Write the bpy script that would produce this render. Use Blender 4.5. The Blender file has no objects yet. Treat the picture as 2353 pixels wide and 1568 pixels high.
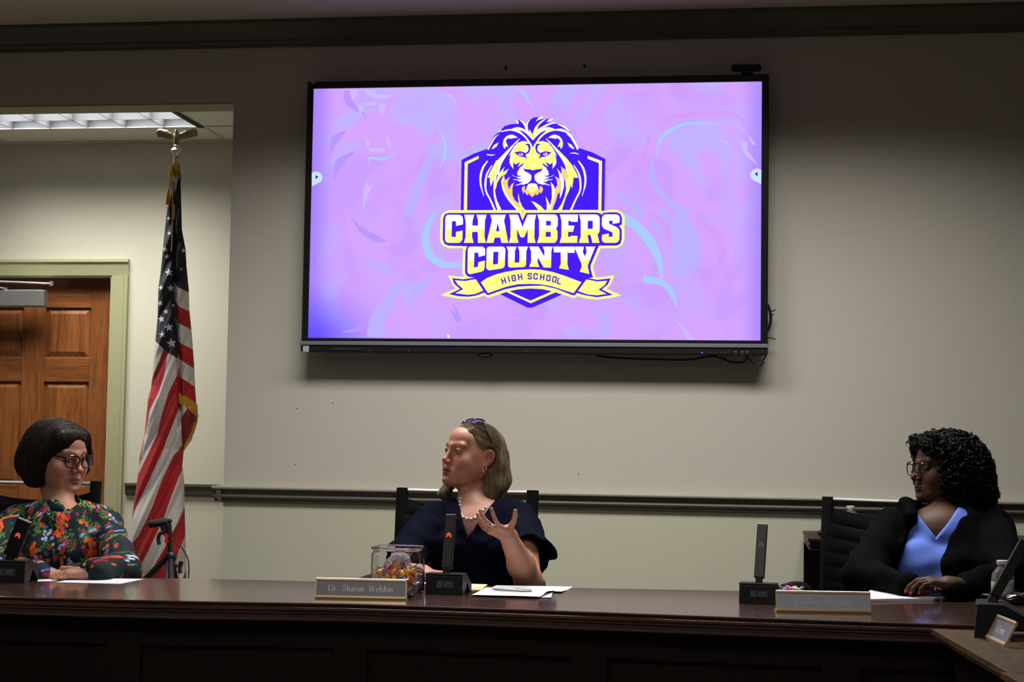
import bpy, bmesh, math, random
import numpy as np
from mathutils import Vector, Matrix
from mathutils.geometry import tessellate_polygon
random.seed(7); rng = np.random.default_rng(7)
scn = bpy.context.scene; COL = scn.collection
# ---------------------------------------------------------------- camera
W, H = 2353, 1568
FPX, YAW, PIT, ROL = 3676.955, 0.1408001, 0.06286666, 0.01510391
CAM = np.array([1.805557, -6.711818, 1.17])
_f = np.array([-math.sin(YAW)*math.cos(PIT), math.cos(YAW)*math.cos(PIT), math.sin(PIT)])
_r = np.array([math.cos(YAW), math.sin(YAW), 0.0]); _u = np.cross(_r, _f)
CR = _r*math.cos(ROL)+_u*math.sin(ROL); CU = np.cross(CR, _f); CF = _f
cd = bpy.data.cameras.new('camera'); cam = bpy.data.objects.new('camera', cd); COL.objects.link(cam)
cd.sensor_width = 36; cd.lens = FPX/W*36; cd.clip_start = .05; cd.clip_end = 60
cam.matrix_world = Matrix(((CR[0], CU[0], -CF[0], CAM[0]), (CR[1], CU[1], -CF[1], CAM[1]), (CR[2], CU[2], -CF[2], CAM[2]), (0, 0, 0, 1)))
scn.camera = cam
def ray(x, y): return CF+CR*(x-W/2)/FPX+CU*(H/2-y)/FPX
def at(x, y, Y):
    d = ray(x, y); return CAM+d*(Y-CAM[1])/d[1]
def onz(x, y, z):
    d = ray(x, y); return CAM+d*(z-CAM[2])/d[2]
# ---------------------------------------------------------------- exposure, world
vs = scn.view_settings; vs.view_transform = 'Standard'; vs.look = 'None'; vs.gamma = 1; vs.use_curve_mapping = False; vs.exposure = 0
wd = bpy.data.worlds.new('world'); scn.world = wd; wd.use_nodes = True
wd.node_tree.nodes['Background'].inputs[0].default_value = (.8, .85, 1, 1); wd.node_tree.nodes['Background'].inputs[1].default_value = .02
CZ = 2.985      # main ceiling height
def area(name, loc, sx, sy, power, color=(1, .96, .89), spread=180, rot=(0, 0, 0)):
    l = bpy.data.lights.new(name, 'AREA'); l.shape = 'RECTANGLE'; l.size = sx; l.size_y = sy; l.energy = power; l.color = color; l.spread = math.radians(spread)
    o = bpy.data.objects.new(name, l); COL.objects.link(o); o.location = loc; o.rotation_euler = rot; return o
LAMPS = [  # x, y, sx, sy, watts, spread : recessed troffers of the meeting room, then two added fill lights
    (0.50, -1.38, 1.2, .5, 40, 138),
    (2.00, -1.38, 1.2, .5, 35, 138),
    (-1.7, -2.35, 1.2, .5, 6, 140),
    (1.2, -4.8, 1.2, .6, 36, 150),  # unseen fill light, added to brighten the faces from the front
    (-1.4, -4.8, 1.2, .6, 17, 150),  # unseen fill light, added on the left
]
LAMP_OBJ = [area('troffer_and_fill_light', (x, y, CZ-.012), sx, sy, p, spread=sp) for (x, y, sx, sy, p, sp) in LAMPS]
# ---------------------------------------------------------------- object helpers
ROOTLOC = {}
def rootloc(p):
    v = np.zeros(3)
    while p is not None:
        v = v+ROOTLOC.get(p.name, np.zeros(3)); p = p.parent
    return v
def tag(o, label=None, cat=None, group=None, kind=None):
    if label: o['label'] = label
    if cat: o['category'] = cat
    if group: o['group'] = group
    if kind: o['kind'] = kind
    return o
def thing(name, label, cat, loc=(0, 0, 0), rotz=0, group=None):
    o = bpy.data.objects.new(name, None); COL.objects.link(o); o.location = loc; o.rotation_euler = (0, 0, rotz); o.empty_display_size = .05
    ROOTLOC[o.name] = np.array(loc, float); return tag(o, label, cat, group)
def link_mesh(name, me, mat, parent):
    o = bpy.data.objects.new(name, me); COL.objects.link(o)
    if parent is not None: o.parent = parent
    for m in (mat if isinstance(mat, (list, tuple)) else [mat]):
        if m is not None: me.materials.append(m)
    return o
def np_mesh(name, V, F, mat=None, parent=None, smooth=True, world=True, col=None, mi=None):
    """V (n,3), F (m,4) or (m,3) numpy or list of lists"""
    V = np.asarray(V, float)
    if world and parent is not None: V = V-rootloc(parent)
    me = bpy.data.meshes.new(name)
    if isinstance(F, np.ndarray):
        n, k = F.shape
        me.vertices.add(len(V)); me.vertices.foreach_set('co', V.astype(np.float32).ravel())
        me.loops.add(n*k); me.loops.foreach_set('vertex_index', F.astype(np.int32).ravel())
        me.polygons.add(n); me.polygons.foreach_set('loop_start', np.arange(0, n*k, k, dtype=np.int32)); me.polygons.foreach_set('loop_total', np.full(n, k, np.int32))
        me.update(calc_edges=True); me.validate()
    else:
        me.from_pydata([tuple(v) for v in V], [], F); me.update()
    if smooth: me.polygons.foreach_set('use_smooth', np.ones(len(me.polygons), bool))
    if mi is not None: me.polygons.foreach_set('material_index', np.asarray(mi, np.int32))
    if col is not None:
        a = me.color_attributes.new('Col', 'FLOAT_COLOR', 'POINT'); c = np.ones((len(V), 4), np.float32); c[:, :3] = col; a.data.foreach_set('color', c.ravel())
    return link_mesh(name, me, mat, parent)
def nrm(v): v = np.asarray(v, float); return v/max(np.linalg.norm(v), 1e-9)
def catmull(P, n=8):
    P = [np.asarray(p, float) for p in P]
    if len(P) < 3: return [P[0]+(P[-1]-P[0])*t/n for t in range(n+1)]
    Q = [2*P[0]-P[1]]+P+[2*P[-1]-P[-2]]; out = []
    for i in range(1, len(Q)-2):
        for k in range(n):
            t = k/n; a, b, c, d = Q[i-1:i+3]
            out.append(.5*((2*b)+(c-a)*t+(2*a-5*b+4*c-d)*t*t+(3*b-a-3*c+d)*t**3))
    out.append(P[-1]); return out
class MB:
    def __init__(s): s.v = []; s.f = []; s.m = []
    def add(s, V, F, mi=0):
        n = len(s.v); s.v += [tuple(map(float, v)) for v in V]; s.f += [[i+n for i in f] for f in F]; s.m += [mi]*len(F); return s
    def box(s, c, d, rot=None, bev=0, mi=0):
        """c centre, d full size, rot 3x3 (columns = local axes)"""
        hx, hy, hz = np.array(d, float)/2; R = np.eye(3) if rot is None else np.array(rot)
        b = min(bev, hx*.9, hy*.9, hz*.9)
        if b <= 0:
            V = [(x, y, z) for x in (-hx, hx) for y in (-hy, hy) for z in (-hz, hz)]
            F = [(0, 1, 3, 2), (4, 6, 7, 5), (0, 4, 5, 1), (2, 3, 7, 6), (0, 2, 6, 4), (1, 5, 7, 3)]
        else:
            V = []; idx = {}
            for sx in (-1, 1):
                for sy in (-1, 1):
                    for sz in (-1, 1):
                        for a in range(3):
                            p = [sx*(hx-b), sy*(hy-b), sz*(hz-b)]; p[a] = (sx*hx, sy*hy, sz*hz)[a]
                            idx[(sx, sy, sz, a)] = len(V); V.append(p)
            F = []
            for a in range(3):
                o1, o2 = (a+1) % 3, (a+2) % 3
                for sg in (-1, 1):
                    q = []
                    for (p1, p2) in ((-1, -1), (1, -1), (1, 1), (-1, 1)):
                        k = [0, 0, 0]; k[a] = sg; k[o1] = p1; k[o2] = p2; q.append(idx[(k[0], k[1], k[2], a)])
                    F.append(q if sg > 0 else q[::-1])
            for a in range(3):
                o1, o2 = (a+1) % 3, (a+2) % 3
                for p1 in (-1, 1):
                    for p2 in (-1, 1):
                        q = []
                        for (sg, ax) in ((-1, o1), (1, o1), (1, o2), (-1, o2)):
                            k = [0, 0, 0]; k[a] = sg; k[o1] = p1; k[o2] = p2; q.append(idx[(k[0], k[1], k[2], ax)])
                        F.append(q if p1*p2 < 0 else q[::-1])
            for sx in (-1, 1):
                for sy in (-1, 1):
                    for sz in (-1, 1):
                        q = [idx[(sx, sy, sz, a)] for a in range(3)]; F.append(q if sx*sy*sz > 0 else q[::-1])
        V = [np.array(c)+R@np.array(v) for v in V]; return s.add(V, F, mi)
    def tube(s, P, r, n=10, cap=True, mi=0, flat=None):
        """tube along points P, r scalar or list; flat=(sx,sy) cross-section scale"""
        P = [np.asarray(p, float) for p in P]; rr = [r]*len(P) if np.isscalar(r) else list(r)
        up = np.array([0, 0, 1.]); V = []; F = []; prev = None
        for i, p in enumerate(P):
            t = nrm(P[min(i+1, len(P)-1)]-P[max(i-1, 0)])
            if prev is None:
                a = np.cross(t, up);
                if np.linalg.norm(a) < .1: a = np.cross(t, [1, 0, 0])
                a = nrm(a)
            else: a = nrm(prev-t*np.dot(prev, t))
            prev = a; b = np.cross(t, a); fx, fy = flat or (1, 1)
            for k in range(n):
                th = 2*math.pi*k/n; V.append(p+(a*math.cos(th)*fx+b*math.sin(th)*fy)*rr[i])
        for i in range(len(P)-1):
            for k in range(n):
                a0 = i*n+k; a1 = i*n+(k+1) % n; F.append((a0, a1, a1+n, a0+n))
        if cap: F.append(list(range(n))[::-1]); F.append([len(V)-n+k for k in range(n)])
        return s.add(V, F, mi)
    def lathe(s, prof, c=(0, 0, 0), n=24, axis=None, mi=0):
        """prof list of (r, z)"""
        R = np.eye(3) if axis is None else axis_rot(axis)
        V = [np.array(c)+R@np.array([r*math.cos(2*math.pi*k/n), r*math.sin(2*math.pi*k/n), z]) for r, z in prof for k in range(n)]
        F = [(i*n+k, i*n+(k+1) % n, (i+1)*n+(k+1) % n, (i+1)*n+k) for i in range(len(prof)-1) for k in range(n)]
        return s.add(V, F, mi)
    def ell(s, c, r, n=16, m=10, rot=None, mi=0):
        R = np.eye(3) if rot is None else np.array(rot); V = []; F = []
        for j in range(m+1):
            ph = math.pi*j/m
            for k in range(n):
                th = 2*math.pi*k/n; V.append(np.array(c)+R@np.array([r[0]*math.sin(ph)*math.cos(th), r[1]*math.sin(ph)*math.sin(th), r[2]*math.cos(ph)]))
        for j in range(m):
            for k in range(n):
                a = j*n+k; b = j*n+(k+1) % n; F.append((a, a+n, b+n, b))
        return s.add(V, F, mi)
    def prism(s, poly, A, B, C, t0, t1, mi=0):
        """poly list of (a,b) in plane axes A,B, extruded along C from t0 to t1 (A,B,C vectors; origin is included as tuple (O,A))"""
        O, A = A; A = np.array(A, float); B = np.array(B, float); C = np.array(C, float); O = np.array(O, float); n = len(poly)
        V = [O+A*a+B*b+C*t for t in (t0, t1) for a, b in poly]
        F = [(i, (i+1) % n, n+(i+1) % n, n+i) for i in range(n)]
        tri = tessellate_polygon([[Vector((a, b, 0)) for a, b in poly]])
        F += [tuple(t) for t in tri]+[tuple(n+i for i in t[::-1]) for t in tri]
        return s.add(V, F, mi)
    def sweep(s, prof, p0, p1, out=(0, -1, 0), mi=0):
        """moulding: prof list of (o, z) closed, swept straight from p0 to p1 (world), o along out"""
        o = np.array(out, float); n = len(prof)
        V = [np.array(p)+o*a+np.array([0, 0, b]) for p in (p0, p1) for a, b in prof]
        F = [(i, (i+1) % n, n+(i+1) % n, n+i) for i in range(n)]
        tri = tessellate_polygon([[Vector((a, b, 0)) for a, b in prof]])
        F += [tuple(t) for t in tri]+[tuple(n+i for i in t[::-1]) for t in tri]
        return s.add(V, F, mi)
    def build(s, name, mat, parent=None, smooth=False, world=True, fix=True, auto=None):
        V = np.array(s.v)
        if world and parent is not None: V = V-rootloc(parent)
        me = bpy.data.meshes.new(name); me.from_pydata([tuple(v) for v in V], [], s.f); me.update()
        me.polygons.foreach_set('material_index', np.array(s.m, np.int32))
        if fix:
            bm = bmesh.new(); bm.from_mesh(me); bmesh.ops.remove_doubles(bm, verts=bm.verts, dist=1e-6); bmesh.ops.recalc_face_normals(bm, faces=bm.faces); bm.to_mesh(me); bm.free()
        if smooth:
            me.polygons.foreach_set('use_smooth', np.ones(len(me.polygons), bool))
            if smooth != 'all':
                try: me.set_sharp_from_angle(angle=math.radians(35))
                except Exception: pass
        return link_mesh(name, me, mat, parent)
def axis_rot(a):
    a = nrm(a); x = np.cross([0, 0, 1], a)
    if np.linalg.norm(x) < 1e-4: x = np.array([1., 0, 0])
    x = nrm(x); y = np.cross(a, x); return np.stack([x, y, a], 1)
def rotz(t): c, s = math.cos(t), math.sin(t); return np.array([[c, -s, 0], [s, c, 0], [0, 0, 1.]])
def rotx(t): c, s = math.cos(t), math.sin(t); return np.array([[1, 0, 0], [0, c, -s], [0, s, c.real]])
def roty(t): c, s = math.cos(t), math.sin(t); return np.array([[c, 0, s], [0, 1, 0], [-s, 0, c]])
def copy_tree(o, loc, rz=None, label=None):
    c = o.copy(); COL.objects.link(c)
    def rec(a, b):
        for ch in a.children:
            d = ch.copy(); COL.objects.link(d); d.parent = b; rec(ch, d)
    rec(o, c); c.location = loc
    if rz is not None: c.rotation_euler = (0, 0, rz)
    if label: c['label'] = label
    return c
# ---------------------------------------------------------------- materials
def srgb(r, g, b):
    f = lambda c: (c/12.92 if c <= .04045 else ((c+.055)/1.055)**2.4)
    return tuple(f(x/255) for x in (r, g, b))
MATS = {}
def mat(name, c, rough=.6, metal=0, var=.08, nscale=40, bump=0, bscale=200, stretch=(1, 1, 1), coat=0, coat_r=.1, trans=0, ior=1.45, spec=.5, alpha=1, sheen=0, col2=None, attr=False, sss=0, emit=None, estr=1):
    m = bpy.data.materials.new(name); m.use_nodes = True; nt = m.node_tree; N = nt.nodes; L = nt.links; b = N['Principled BSDF']
    b.inputs['Roughness'].default_value = rough; b.inputs['Metallic'].default_value = metal; b.inputs['IOR'].default_value = ior
    b.inputs['Coat Weight'].default_value = coat; b.inputs['Coat Roughness'].default_value = coat_r; b.inputs['Transmission Weight'].default_value = trans
    b.inputs['Specular IOR Level'].default_value = spec; b.inputs['Alpha'].default_value = alpha; b.inputs['Sheen Weight'].default_value = sheen
    if sss: b.inputs['Subsurface Weight'].default_value = sss; b.inputs['Subsurface Radius'].default_value = (.01, .004, .002); b.inputs['Subsurface Scale'].default_value = 1
    tc = N.new('ShaderNodeTexCoord'); mp = N.new('ShaderNodeMapping'); mp.inputs['Scale'].default_value = stretch; L.new(tc.outputs['Object'], mp.inputs['Vector'])
    nz = N.new('ShaderNodeTexNoise'); nz.inputs['Scale'].default_value = nscale; nz.inputs['Detail'].default_value = 5; L.new(mp.outputs[0], nz.inputs['Vector'])
    mx = N.new('ShaderNodeMix'); mx.data_type = 'RGBA'
    if attr:
        at_ = N.new('ShaderNodeAttribute'); at_.attribute_name = 'Col'
        hs = N.new('ShaderNodeMix'); hs.data_type = 'RGBA'; hs.blend_type = 'MULTIPLY'; hs.inputs[0].default_value = 1
        rp = N.new('ShaderNodeValToRGB'); rp.color_ramp.elements[0].color = (1-var,)*3+(1,); rp.color_ramp.elements[1].color = (1+var,)*3+(1,)
        L.new(nz.outputs['Fac'], rp.inputs[0]); L.new(at_.outputs['Color'], hs.inputs[6]); L.new(rp.outputs[0], hs.inputs[7]); L.new(hs.outputs[2], b.inputs['Base Color'])
    else:
        c1 = tuple(x*(1-var) for x in c); c2 = col2 or tuple(min(1, x*(1+var)) for x in c)
        mx.inputs[6].default_value = (*c1, 1); mx.inputs[7].default_value = (*c2, 1)
        L.new(nz.outputs['Fac'], mx.inputs[0]); L.new(mx.outputs[2], b.inputs['Base Color'])
    if bump:
        n2 = N.new('ShaderNodeTexNoise'); n2.inputs['Scale'].default_value = bscale; n2.inputs['Detail'].default_value = 3; L.new(mp.outputs[0], n2.inputs['Vector'])
        bp = N.new('ShaderNodeBump'); bp.inputs['Strength'].default_value = bump; bp.inputs['Distance'].default_value = .002; L.new(n2.outputs['Fac'], bp.inputs['Height']); L.new(bp.outputs[0], b.inputs['Normal'])
    if emit: b.inputs['Emission Color'].default_value = (*emit, 1); b.inputs['Emission Strength'].default_value = estr
    MATS[name] = m; return m
def emis(name, c, s=1):
    m = bpy.data.materials.new(name); m.use_nodes = True; nt = m.node_tree; nt.nodes.remove(nt.nodes['Principled BSDF'])
    e = nt.nodes.new('ShaderNodeEmission'); e.inputs[0].default_value = (*c, 1); e.inputs[1].default_value = s; nt.links.new(e.outputs[0], nt.nodes['Material Output'].inputs[0]); MATS[name] = m; return m
# ---------------------------------------------------------------- signed distance modelling (bodies, hair, clothes)
def axes_grid(lo, hi, h, fine=()):
    """rectilinear axis; fine = [(a,b,hf)]"""
    out = [lo]; 
    while out[-1] < hi:
        x = out[-1]; s = h
        for a, b, hf in fine:
            if a <= x < b: s = hf
        out.append(x+s)
    return np.array(out, np.float32)
def ln(v): return np.sqrt(np.einsum('ij,ij->i', v, v))
def _ell(P, c, r, R=None):
    p = P-np.asarray(c, np.float32)
    if R is not None: p = p@np.asarray(R, np.float32)
    r = np.asarray(r, np.float32); k0 = ln(p/r); k1 = ln(p/(r*r)); return k0*(k0-1)/np.maximum(k1, 1e-5)
def _cap(P, a, b, ra, rb):
    a = np.asarray(a, np.float32); b = np.asarray(b, np.float32); ba = b-a; pa = P-a
    h = np.clip(pa@ba/max(float(ba@ba), 1e-9), 0, 1).astype(np.float32); return ln(pa-h[:, None]*ba)-(ra+(rb-ra)*h)
def _box(P, c, hsz, R, r):
    p = P-np.asarray(c, np.float32)
    if R is not None: p = p@np.asarray(R, np.float32)
    q = np.abs(p)-(np.asarray(hsz, np.float32)-r); return ln(np.maximum(q, 0))+np.minimum(q.max(1), 0)-r
class SDF:
    """ops in order; frame F=(origin, R, s): local p -> origin + s*R@p"""
    def __init__(s): s.ops = []; s.fr = (np.zeros(3), np.eye(3), 1.)
    def frame(s, o=(0, 0, 0), R=np.eye(3), sc=1.): s.fr = (np.array(o, float), np.array(R, float), sc); return s
    def W(s, p): o, R, sc = s.fr; return o+sc*(R@np.asarray(p, float))
    def ell(s, c, r, k=.01, op=1, R=None):
        o, Rf, sc = s.fr; RR = Rf if R is None else Rf@np.asarray(R); r = np.asarray(r, float)*sc; c = s.W(c)
        s.ops.append((op, lambda P: _ell(P, c, r, RR), k*sc, c-r.max(), c+r.max())); return s
    def sph(s, c, r, k=.01, op=1): return s.ell(c, (r, r, r), k, op)
    def cap(s, a, b, ra, rb=None, k=.01, op=1):
        sc = s.fr[2]; rb = ra if rb is None else rb; a = s.W(a); b = s.W(b); ra *= sc; rb *= sc; m = max(ra, rb)
        s.ops.append((op, lambda P: _cap(P, a, b, ra, rb), k*sc, np.minimum(a, b)-m, np.maximum(a, b)+m)); return s
    def chain(s, pts, rs, k=.01, op=1):
        for i in range(len(pts)-1): s.cap(pts[i], pts[i+1], rs[i] if not np.isscalar(rs) else rs, rs[i+1] if not np.isscalar(rs) else rs, k, op)
        return s
    def box(s, c, h, k=.01, op=1, R=None, r=.002):
        o, Rf, sc = s.fr; RR = Rf if R is None else Rf@np.asarray(R); h = np.asarray(h, float)*sc; c = s.W(c); m = np.linalg.norm(h)
        s.ops.append((op, lambda P: _box(P, c, h, RR, r*sc), k*sc, c-m, c+m)); return s
    def fn(s, f, lo, hi, k=.01, op=1): s.ops.append((op, f, k, np.array(lo, float), np.array(hi, float))); return s
    def mod(s, f): s.ops.append((9, f, 0, None, None)); return s
    def __call__(s, P):
        d = np.full(len(P), .2, np.float32)
        for op, f, k, lo, hi in s.ops:
            if op == 9: d = f(P, d); continue
            if op == 3:   # intersect, global
                e = f(P); hh = np.maximum(k-np.abs(d-e), 0)/max(k, 1e-6); d = np.maximum(d, e)+hh*hh*k*.25; continue
            mg = .07+k
            i = np.nonzero(((P > (lo-mg).astype(np.float32)) & (P < (hi+mg).astype(np.float32))).all(1))[0]
            if not len(i): continue
            e = f(P[i]).astype(np.float32); di = d[i]
            if op == 1: hh = np.maximum(k-np.abs(di-e), 0)/max(k, 1e-6); d[i] = np.minimum(di, e)-hh*hh*k*.25
            else: e = -e; hh = np.maximum(k-np.abs(di-e), 0)/max(k, 1e-6); d[i] = np.maximum(di, e)+hh*hh*k*.25
        return d
def polygonise(f, ax, band=None):
    X, Y, Z = ax; nx, ny, nz = len(X), len(Y), len(Z); B = 6
    G = np.full((nx, ny, nz), .2, np.float32)
    bi = [np.arange(0, n, B) for n in (nx, ny, nz)]
    def ctr(A, idx): e = np.minimum(idx+B, len(A)-1); return (A[idx]+A[e])/2, (A[e]-A[idx])/2
    cx, hx = ctr(X, bi[0]); cy, hy = ctr(Y, bi[1]); cz, hz = ctr(Z, bi[2])
    C = np.stack(np.meshgrid(cx, cy, cz, indexing='ij'), -1).reshape(-1, 3).astype(np.float32)
    Hh = np.stack(np.meshgrid(hx, hy, hz, indexing='ij'), -1).reshape(-1, 3)
    d = f(C); rad = np.linalg.norm(Hh, axis=1)*1.5+.008
    act = np.abs(d) < rad; sgn = np.where(d < 0, -.1, .2).astype(np.float32)
    nb = [len(b) for b in bi]
    S = np.repeat(np.repeat(np.repeat(sgn.reshape(nb), B, 0), B, 1), B, 2)[:nx, :ny, :nz]; G[:] = S
    ids = np.nonzero(act)[0]; bx, by, bz = np.unravel_index(ids, nb)
    o = np.arange(B); ox, oy, oz = [a.ravel() for a in np.meshgrid(o, o, o, indexing='ij')]
    for c0 in range(0, len(ids), 2500):
        ix = (bx[c0:c0+2500, None]*B+ox).ravel(); iy = (by[c0:c0+2500, None]*B+oy).ravel(); iz = (bz[c0:c0+2500, None]*B+oz).ravel()
        ok = (ix < nx) & (iy < ny) & (iz < nz); ix, iy, iz = ix[ok], iy[ok], iz[ok]
        G[ix, iy, iz] = f(np.stack([X[ix], Y[iy], Z[iz]], 1).astype(np.float32))
    ins = G < 0; ins[0] = ins[-1] = False; ins[:, 0] = ins[:, -1] = False; ins[:, :, 0] = ins[:, :, -1] = False; G = np.where(ins, np.minimum(G, -1e-6), np.maximum(G, 1e-6))
    s = np.zeros((nx-1, ny-1, nz-1), np.uint8)
    for a in (0, 1):
        for b in (0, 1):
            for c in (0, 1): s += ins[a:nx-1+a, b:ny-1+b, c:nz-1+c]
    cell = np.nonzero(((s > 0) & (s < 8)).ravel())[0]; ci, cj, ck = np.unravel_index(cell, s.shape)
    idm = np.full(s.shape, -1, np.int32); idm[ci, cj, ck] = np.arange(len(cell), dtype=np.int32)
    acc = np.zeros((len(cell), 3)); cnt = np.zeros(len(cell)); AX = (X, Y, Z)
    for a in range(3):
        b, c = (a+1) % 3, (a+2) % 3
        for ob in (0, 1):
            for oc in (0, 1):
                off = [0, 0, 0]; off[b] = ob; off[c] = oc
                i0 = [ci+off[0], cj+off[1], ck+off[2]]; i1 = list(i0); i1[a] = i0[a]+1
                g0 = G[tuple(i0)]; g1 = G[tuple(i1)]; m = (g0 < 0) != (g1 < 0); t = np.where(m, g0/np.where(m, g0-g1, 1), 0)
                p = np.stack([AX[q][i0[q]] for q in range(3)], 1).astype(float); p[:, a] += t*(AX[a][i1[a]]-AX[a][i0[a]])
                acc[m] += p[m]; cnt[m] += 1
    V = acc/np.maximum(cnt, 1)[:, None]; FF = []
    for a in range(3):
        b, c = (a+1) % 3, (a+2) % 3
        sl0 = [slice(None)]*3; sl1 = [slice(None)]*3; sl0[a] = slice(0, -1); sl1[a] = slice(1, None)
        e0 = ins[tuple(sl0)]; e1 = ins[tuple(sl1)]; x = np.nonzero(e0 != e1); x = [np.array(q) for q in x]
        ok = (x[b] > 0) & (x[c] > 0) & (x[b] < ins.shape[b]-1) & (x[c] < ins.shape[c]-1); x = [q[ok] for q in x]
        fl = e0[tuple(x)]
        def cid(db, dc): q = list(x); q[b] = x[b]-db; q[c] = x[c]-dc; return idm[tuple(q)]
        q = np.stack([cid(1, 1), cid(0, 1), cid(0, 0), cid(1, 0)], 1); q[~fl] = q[~fl][:, ::-1]; FF.append(q)
    F = np.concatenate(FF); F = F[(F >= 0).all(1)]
    return V, F
def sdf_mesh(name, f, lo, hi, h, mat, parent, fine=((), (), ()), col=None, relax=1):
    ax = [axes_grid(lo[i], hi[i], h, fine[i]) for i in range(3)]
    V, F = polygonise(f, ax)
    # light relaxation along the surface
    for _ in range(relax):
        S = np.zeros_like(V); n = np.zeros(len(V))
        for k in range(4):
            np.add.at(S, F[:, k], V[F[:, (k+1) % 4]]+V[F[:, (k+3) % 4]]); np.add.at(n, F[:, k], 2)
        V = V*.5+S/np.maximum(n, 1)[:, None]*.5
    return np_mesh(name, V, F, mat, parent, True, True, None if col is None else col(V))
# ---------------------------------------------------------------- heads
def view_frame(px, py, Y, yaw, pitch=0, roll=0):
    """frame of a head: yaw>0 turns the face to the viewer's left; local -y is the face, +x the viewer's right at yaw 0, z up"""
    o = at(px, py, Y); T = CAM-o; T[2] = 0; a = math.atan2(T[0], -T[1])      # direction to the camera
    R = rotz(a-math.radians(yaw))@rotx(math.radians(pitch))@roty(math.radians(roll)); return o, R
def head(S, o, R, s=1., mouth=.0016, open_=.0040, nose=1., jowl=0., lip=1., lids=.0008, wide=1., cheek=1., earside=(1, -1), brow=1.):
    S.frame(o, R, s); w = wide
    S.ell((0, .012, .026), (.074*w, .092, .075), .01)
    S.ell((0, -.026, -.030), (.062*w, .062, .080), .02)
    S.ell((0, -.046, .042), (.054*w, .042, .042), .02)
    for x in (-1, 1):
        S.cap((x*.047*w, .002, -.056), (x*.017, -.070, -.097), .0175+jowl*.5, .017, .035)
        S.ell((x*.050*w, -.012, -.020), (.022, .040, .045), .03)
        S.ell((x*.040*w, -.062, -.034), (.021*cheek, .019, .023), .022)
        S.cap((x*.042, -.074, .020), (x*.006, -.085, .017), .0095*brow, .0085*brow, .012)
        S.ell((x*.040*w, -.042, -.058), (.022, .034, .034), .02)
        if jowl: S.ell((x*.036, -.052, -.088), (.018, .020, .018+jowl*.4), .02)
    S.sph((0, -.079, -.095), .0180, .022)
    for x in (-1, 1):
        S.ell((x*.031, -.1035, .000), (.0165, .014, .0105), .012, op=-1)
    n = nose
    S.cap((0, -.086, .012), (0, -.086-.021*n, -.030), .0062, .0088*n, .012)
    S.sph((0, -.086-.0245*n, -.0355), .0090*n, .008)
    for x in (-1, 1): S.ell((x*.0115*n, -.086-.013*n, -.0400), (.0075*n, .0095, .0068), .005)
    for x in (-1, 1): S.sph((x*.0062*n, -.086-.019*n, -.0478), .0033, .003, op=-1)
    S.ell((0, -.076, -.070), (.029, .022, .024), .014)
    l = lip; mo = mouth
    for x in (-1, 1):
        S.chain([(x*.0235, -.0850, -.0690), (x*.012, -.0945, -.0655-mo), (x*.0045, -.0975, -.0632+mo*.5), (0, -.0968, -.0642+mo*.5)], [.0022, .0038*l, .0042*l, .0038*l], .005)
        S.chain([(x*.0225, -.0852, -.0705), (x*.011, -.0940, -.0745-mo), (0, -.0962, -.0758-mo*1.3)], [.0022, .0046*l, .0054*l], .005)
    S.chain([(-.0235, -.0885, -.0690), (-.010, -.0990, -.0688-mo*.5), (0, -.1020, -.0692-mo*.5), (.010, -.0990, -.0688-mo*.5), (.0235, -.0885, -.0690)], [.0008, mo, mo*1.15, mo, .0008], .0018, op=-1)
    S.cap((0, -.1035, -.0500), (0, -.1035, -.0580), .0028, .003, .005, op=-1)
    S.cap((-.012, -.1010, -.0865), (.012, -.1010, -.0865), .0050, .0050, .010, op=-1)
    for x in (-1, 1):
        S.chain([(x*.0185, -.0975, -.0420), (x*.0265, -.0915, -.0555)], [.0014, .0016], .008, op=-1)
        # eyelids
        E = np.array([x*.031, -.0765, 0.])
        S.ell(E+(0, 0, .0005), (.0150, .0132, .0128), .005)
        S.ell(E+(0, -.0125, -.0012), (.0125, .0075, open_), .0014, op=-1)
        S.sph(E, .0108, .0005, op=-1)
        S.chain([E+(-.0135, -.0095, .0075), E+(0, -.0155, .0092), E+(.0135, -.0090, .0070)], [.0008, .0012, .0008], .003, op=-1)
        S.chain([E+(-.010, -.0135, -.0125), E+(.002, -.0140, -.0150), E+(.014, -.0090, -.0130)], [.0008, .0014, .0008], .005, op=-1)
    for x in earside:
        Re = rotz(x*math.radians(-28))@rotx(math.radians(-12))@roty(x*math.radians(7))
        S.ell((x*.0765*w, .015, -.008), (.0070, .0180, .0300), .006, R=Re)
        S.ell((x*.0835*w, .009, -.005), (.0065, .0100, .0180), .004, op=-1, R=Re)
        S.cap((x*.0845*w, .019, .012), (x*.0825*w, .021, -.014), .0020, .0020, .004, op=-1)
        S.ell((x*.0725*w, .005, -.036), (.0065, .008, .0085), .006)
    return S
def eyes(o, R, s, parent, look=(0, 0), iris=(.12, .16, .18)):
    """eyeballs looking in local direction offsets look=(x,z)"""
    for x in (-1, 1):
        c = o+s*R@np.array([x*.031, -.0765, 0]); n, m = 40, 40; V = []; colr = []; F = []
        g = nrm([look[0], -1, look[1]]); A = axis_rot(g)
        for j in range(m+1):
            ph = math.pi*j/m
            for k in range(n):
                th = 2*math.pi*k/n; p = A@np.array([math.sin(ph)*math.cos(th), math.sin(ph)*math.sin(th), math.cos(ph)])
                V.append(c+s*R@(p*.0116)); a = math.sin(ph) if ph < 1.57 else 1
                colr.append((.008, .007, .006) if a < .22 else (iris if a < .50 else ((iris[0]*.3, iris[1]*.3, iris[2]*.3) if a < .56 else (.40, .36, .34))))
        for j in range(m):
            for k in range(n): a = j*n+k; b = j*n+(k+1) % n; F.append((a, a+n, b+n, b))
        np_mesh('eye', np.array(V), np.array(F), MATS['eye'], parent, True, True, np.array(colr))
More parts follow.
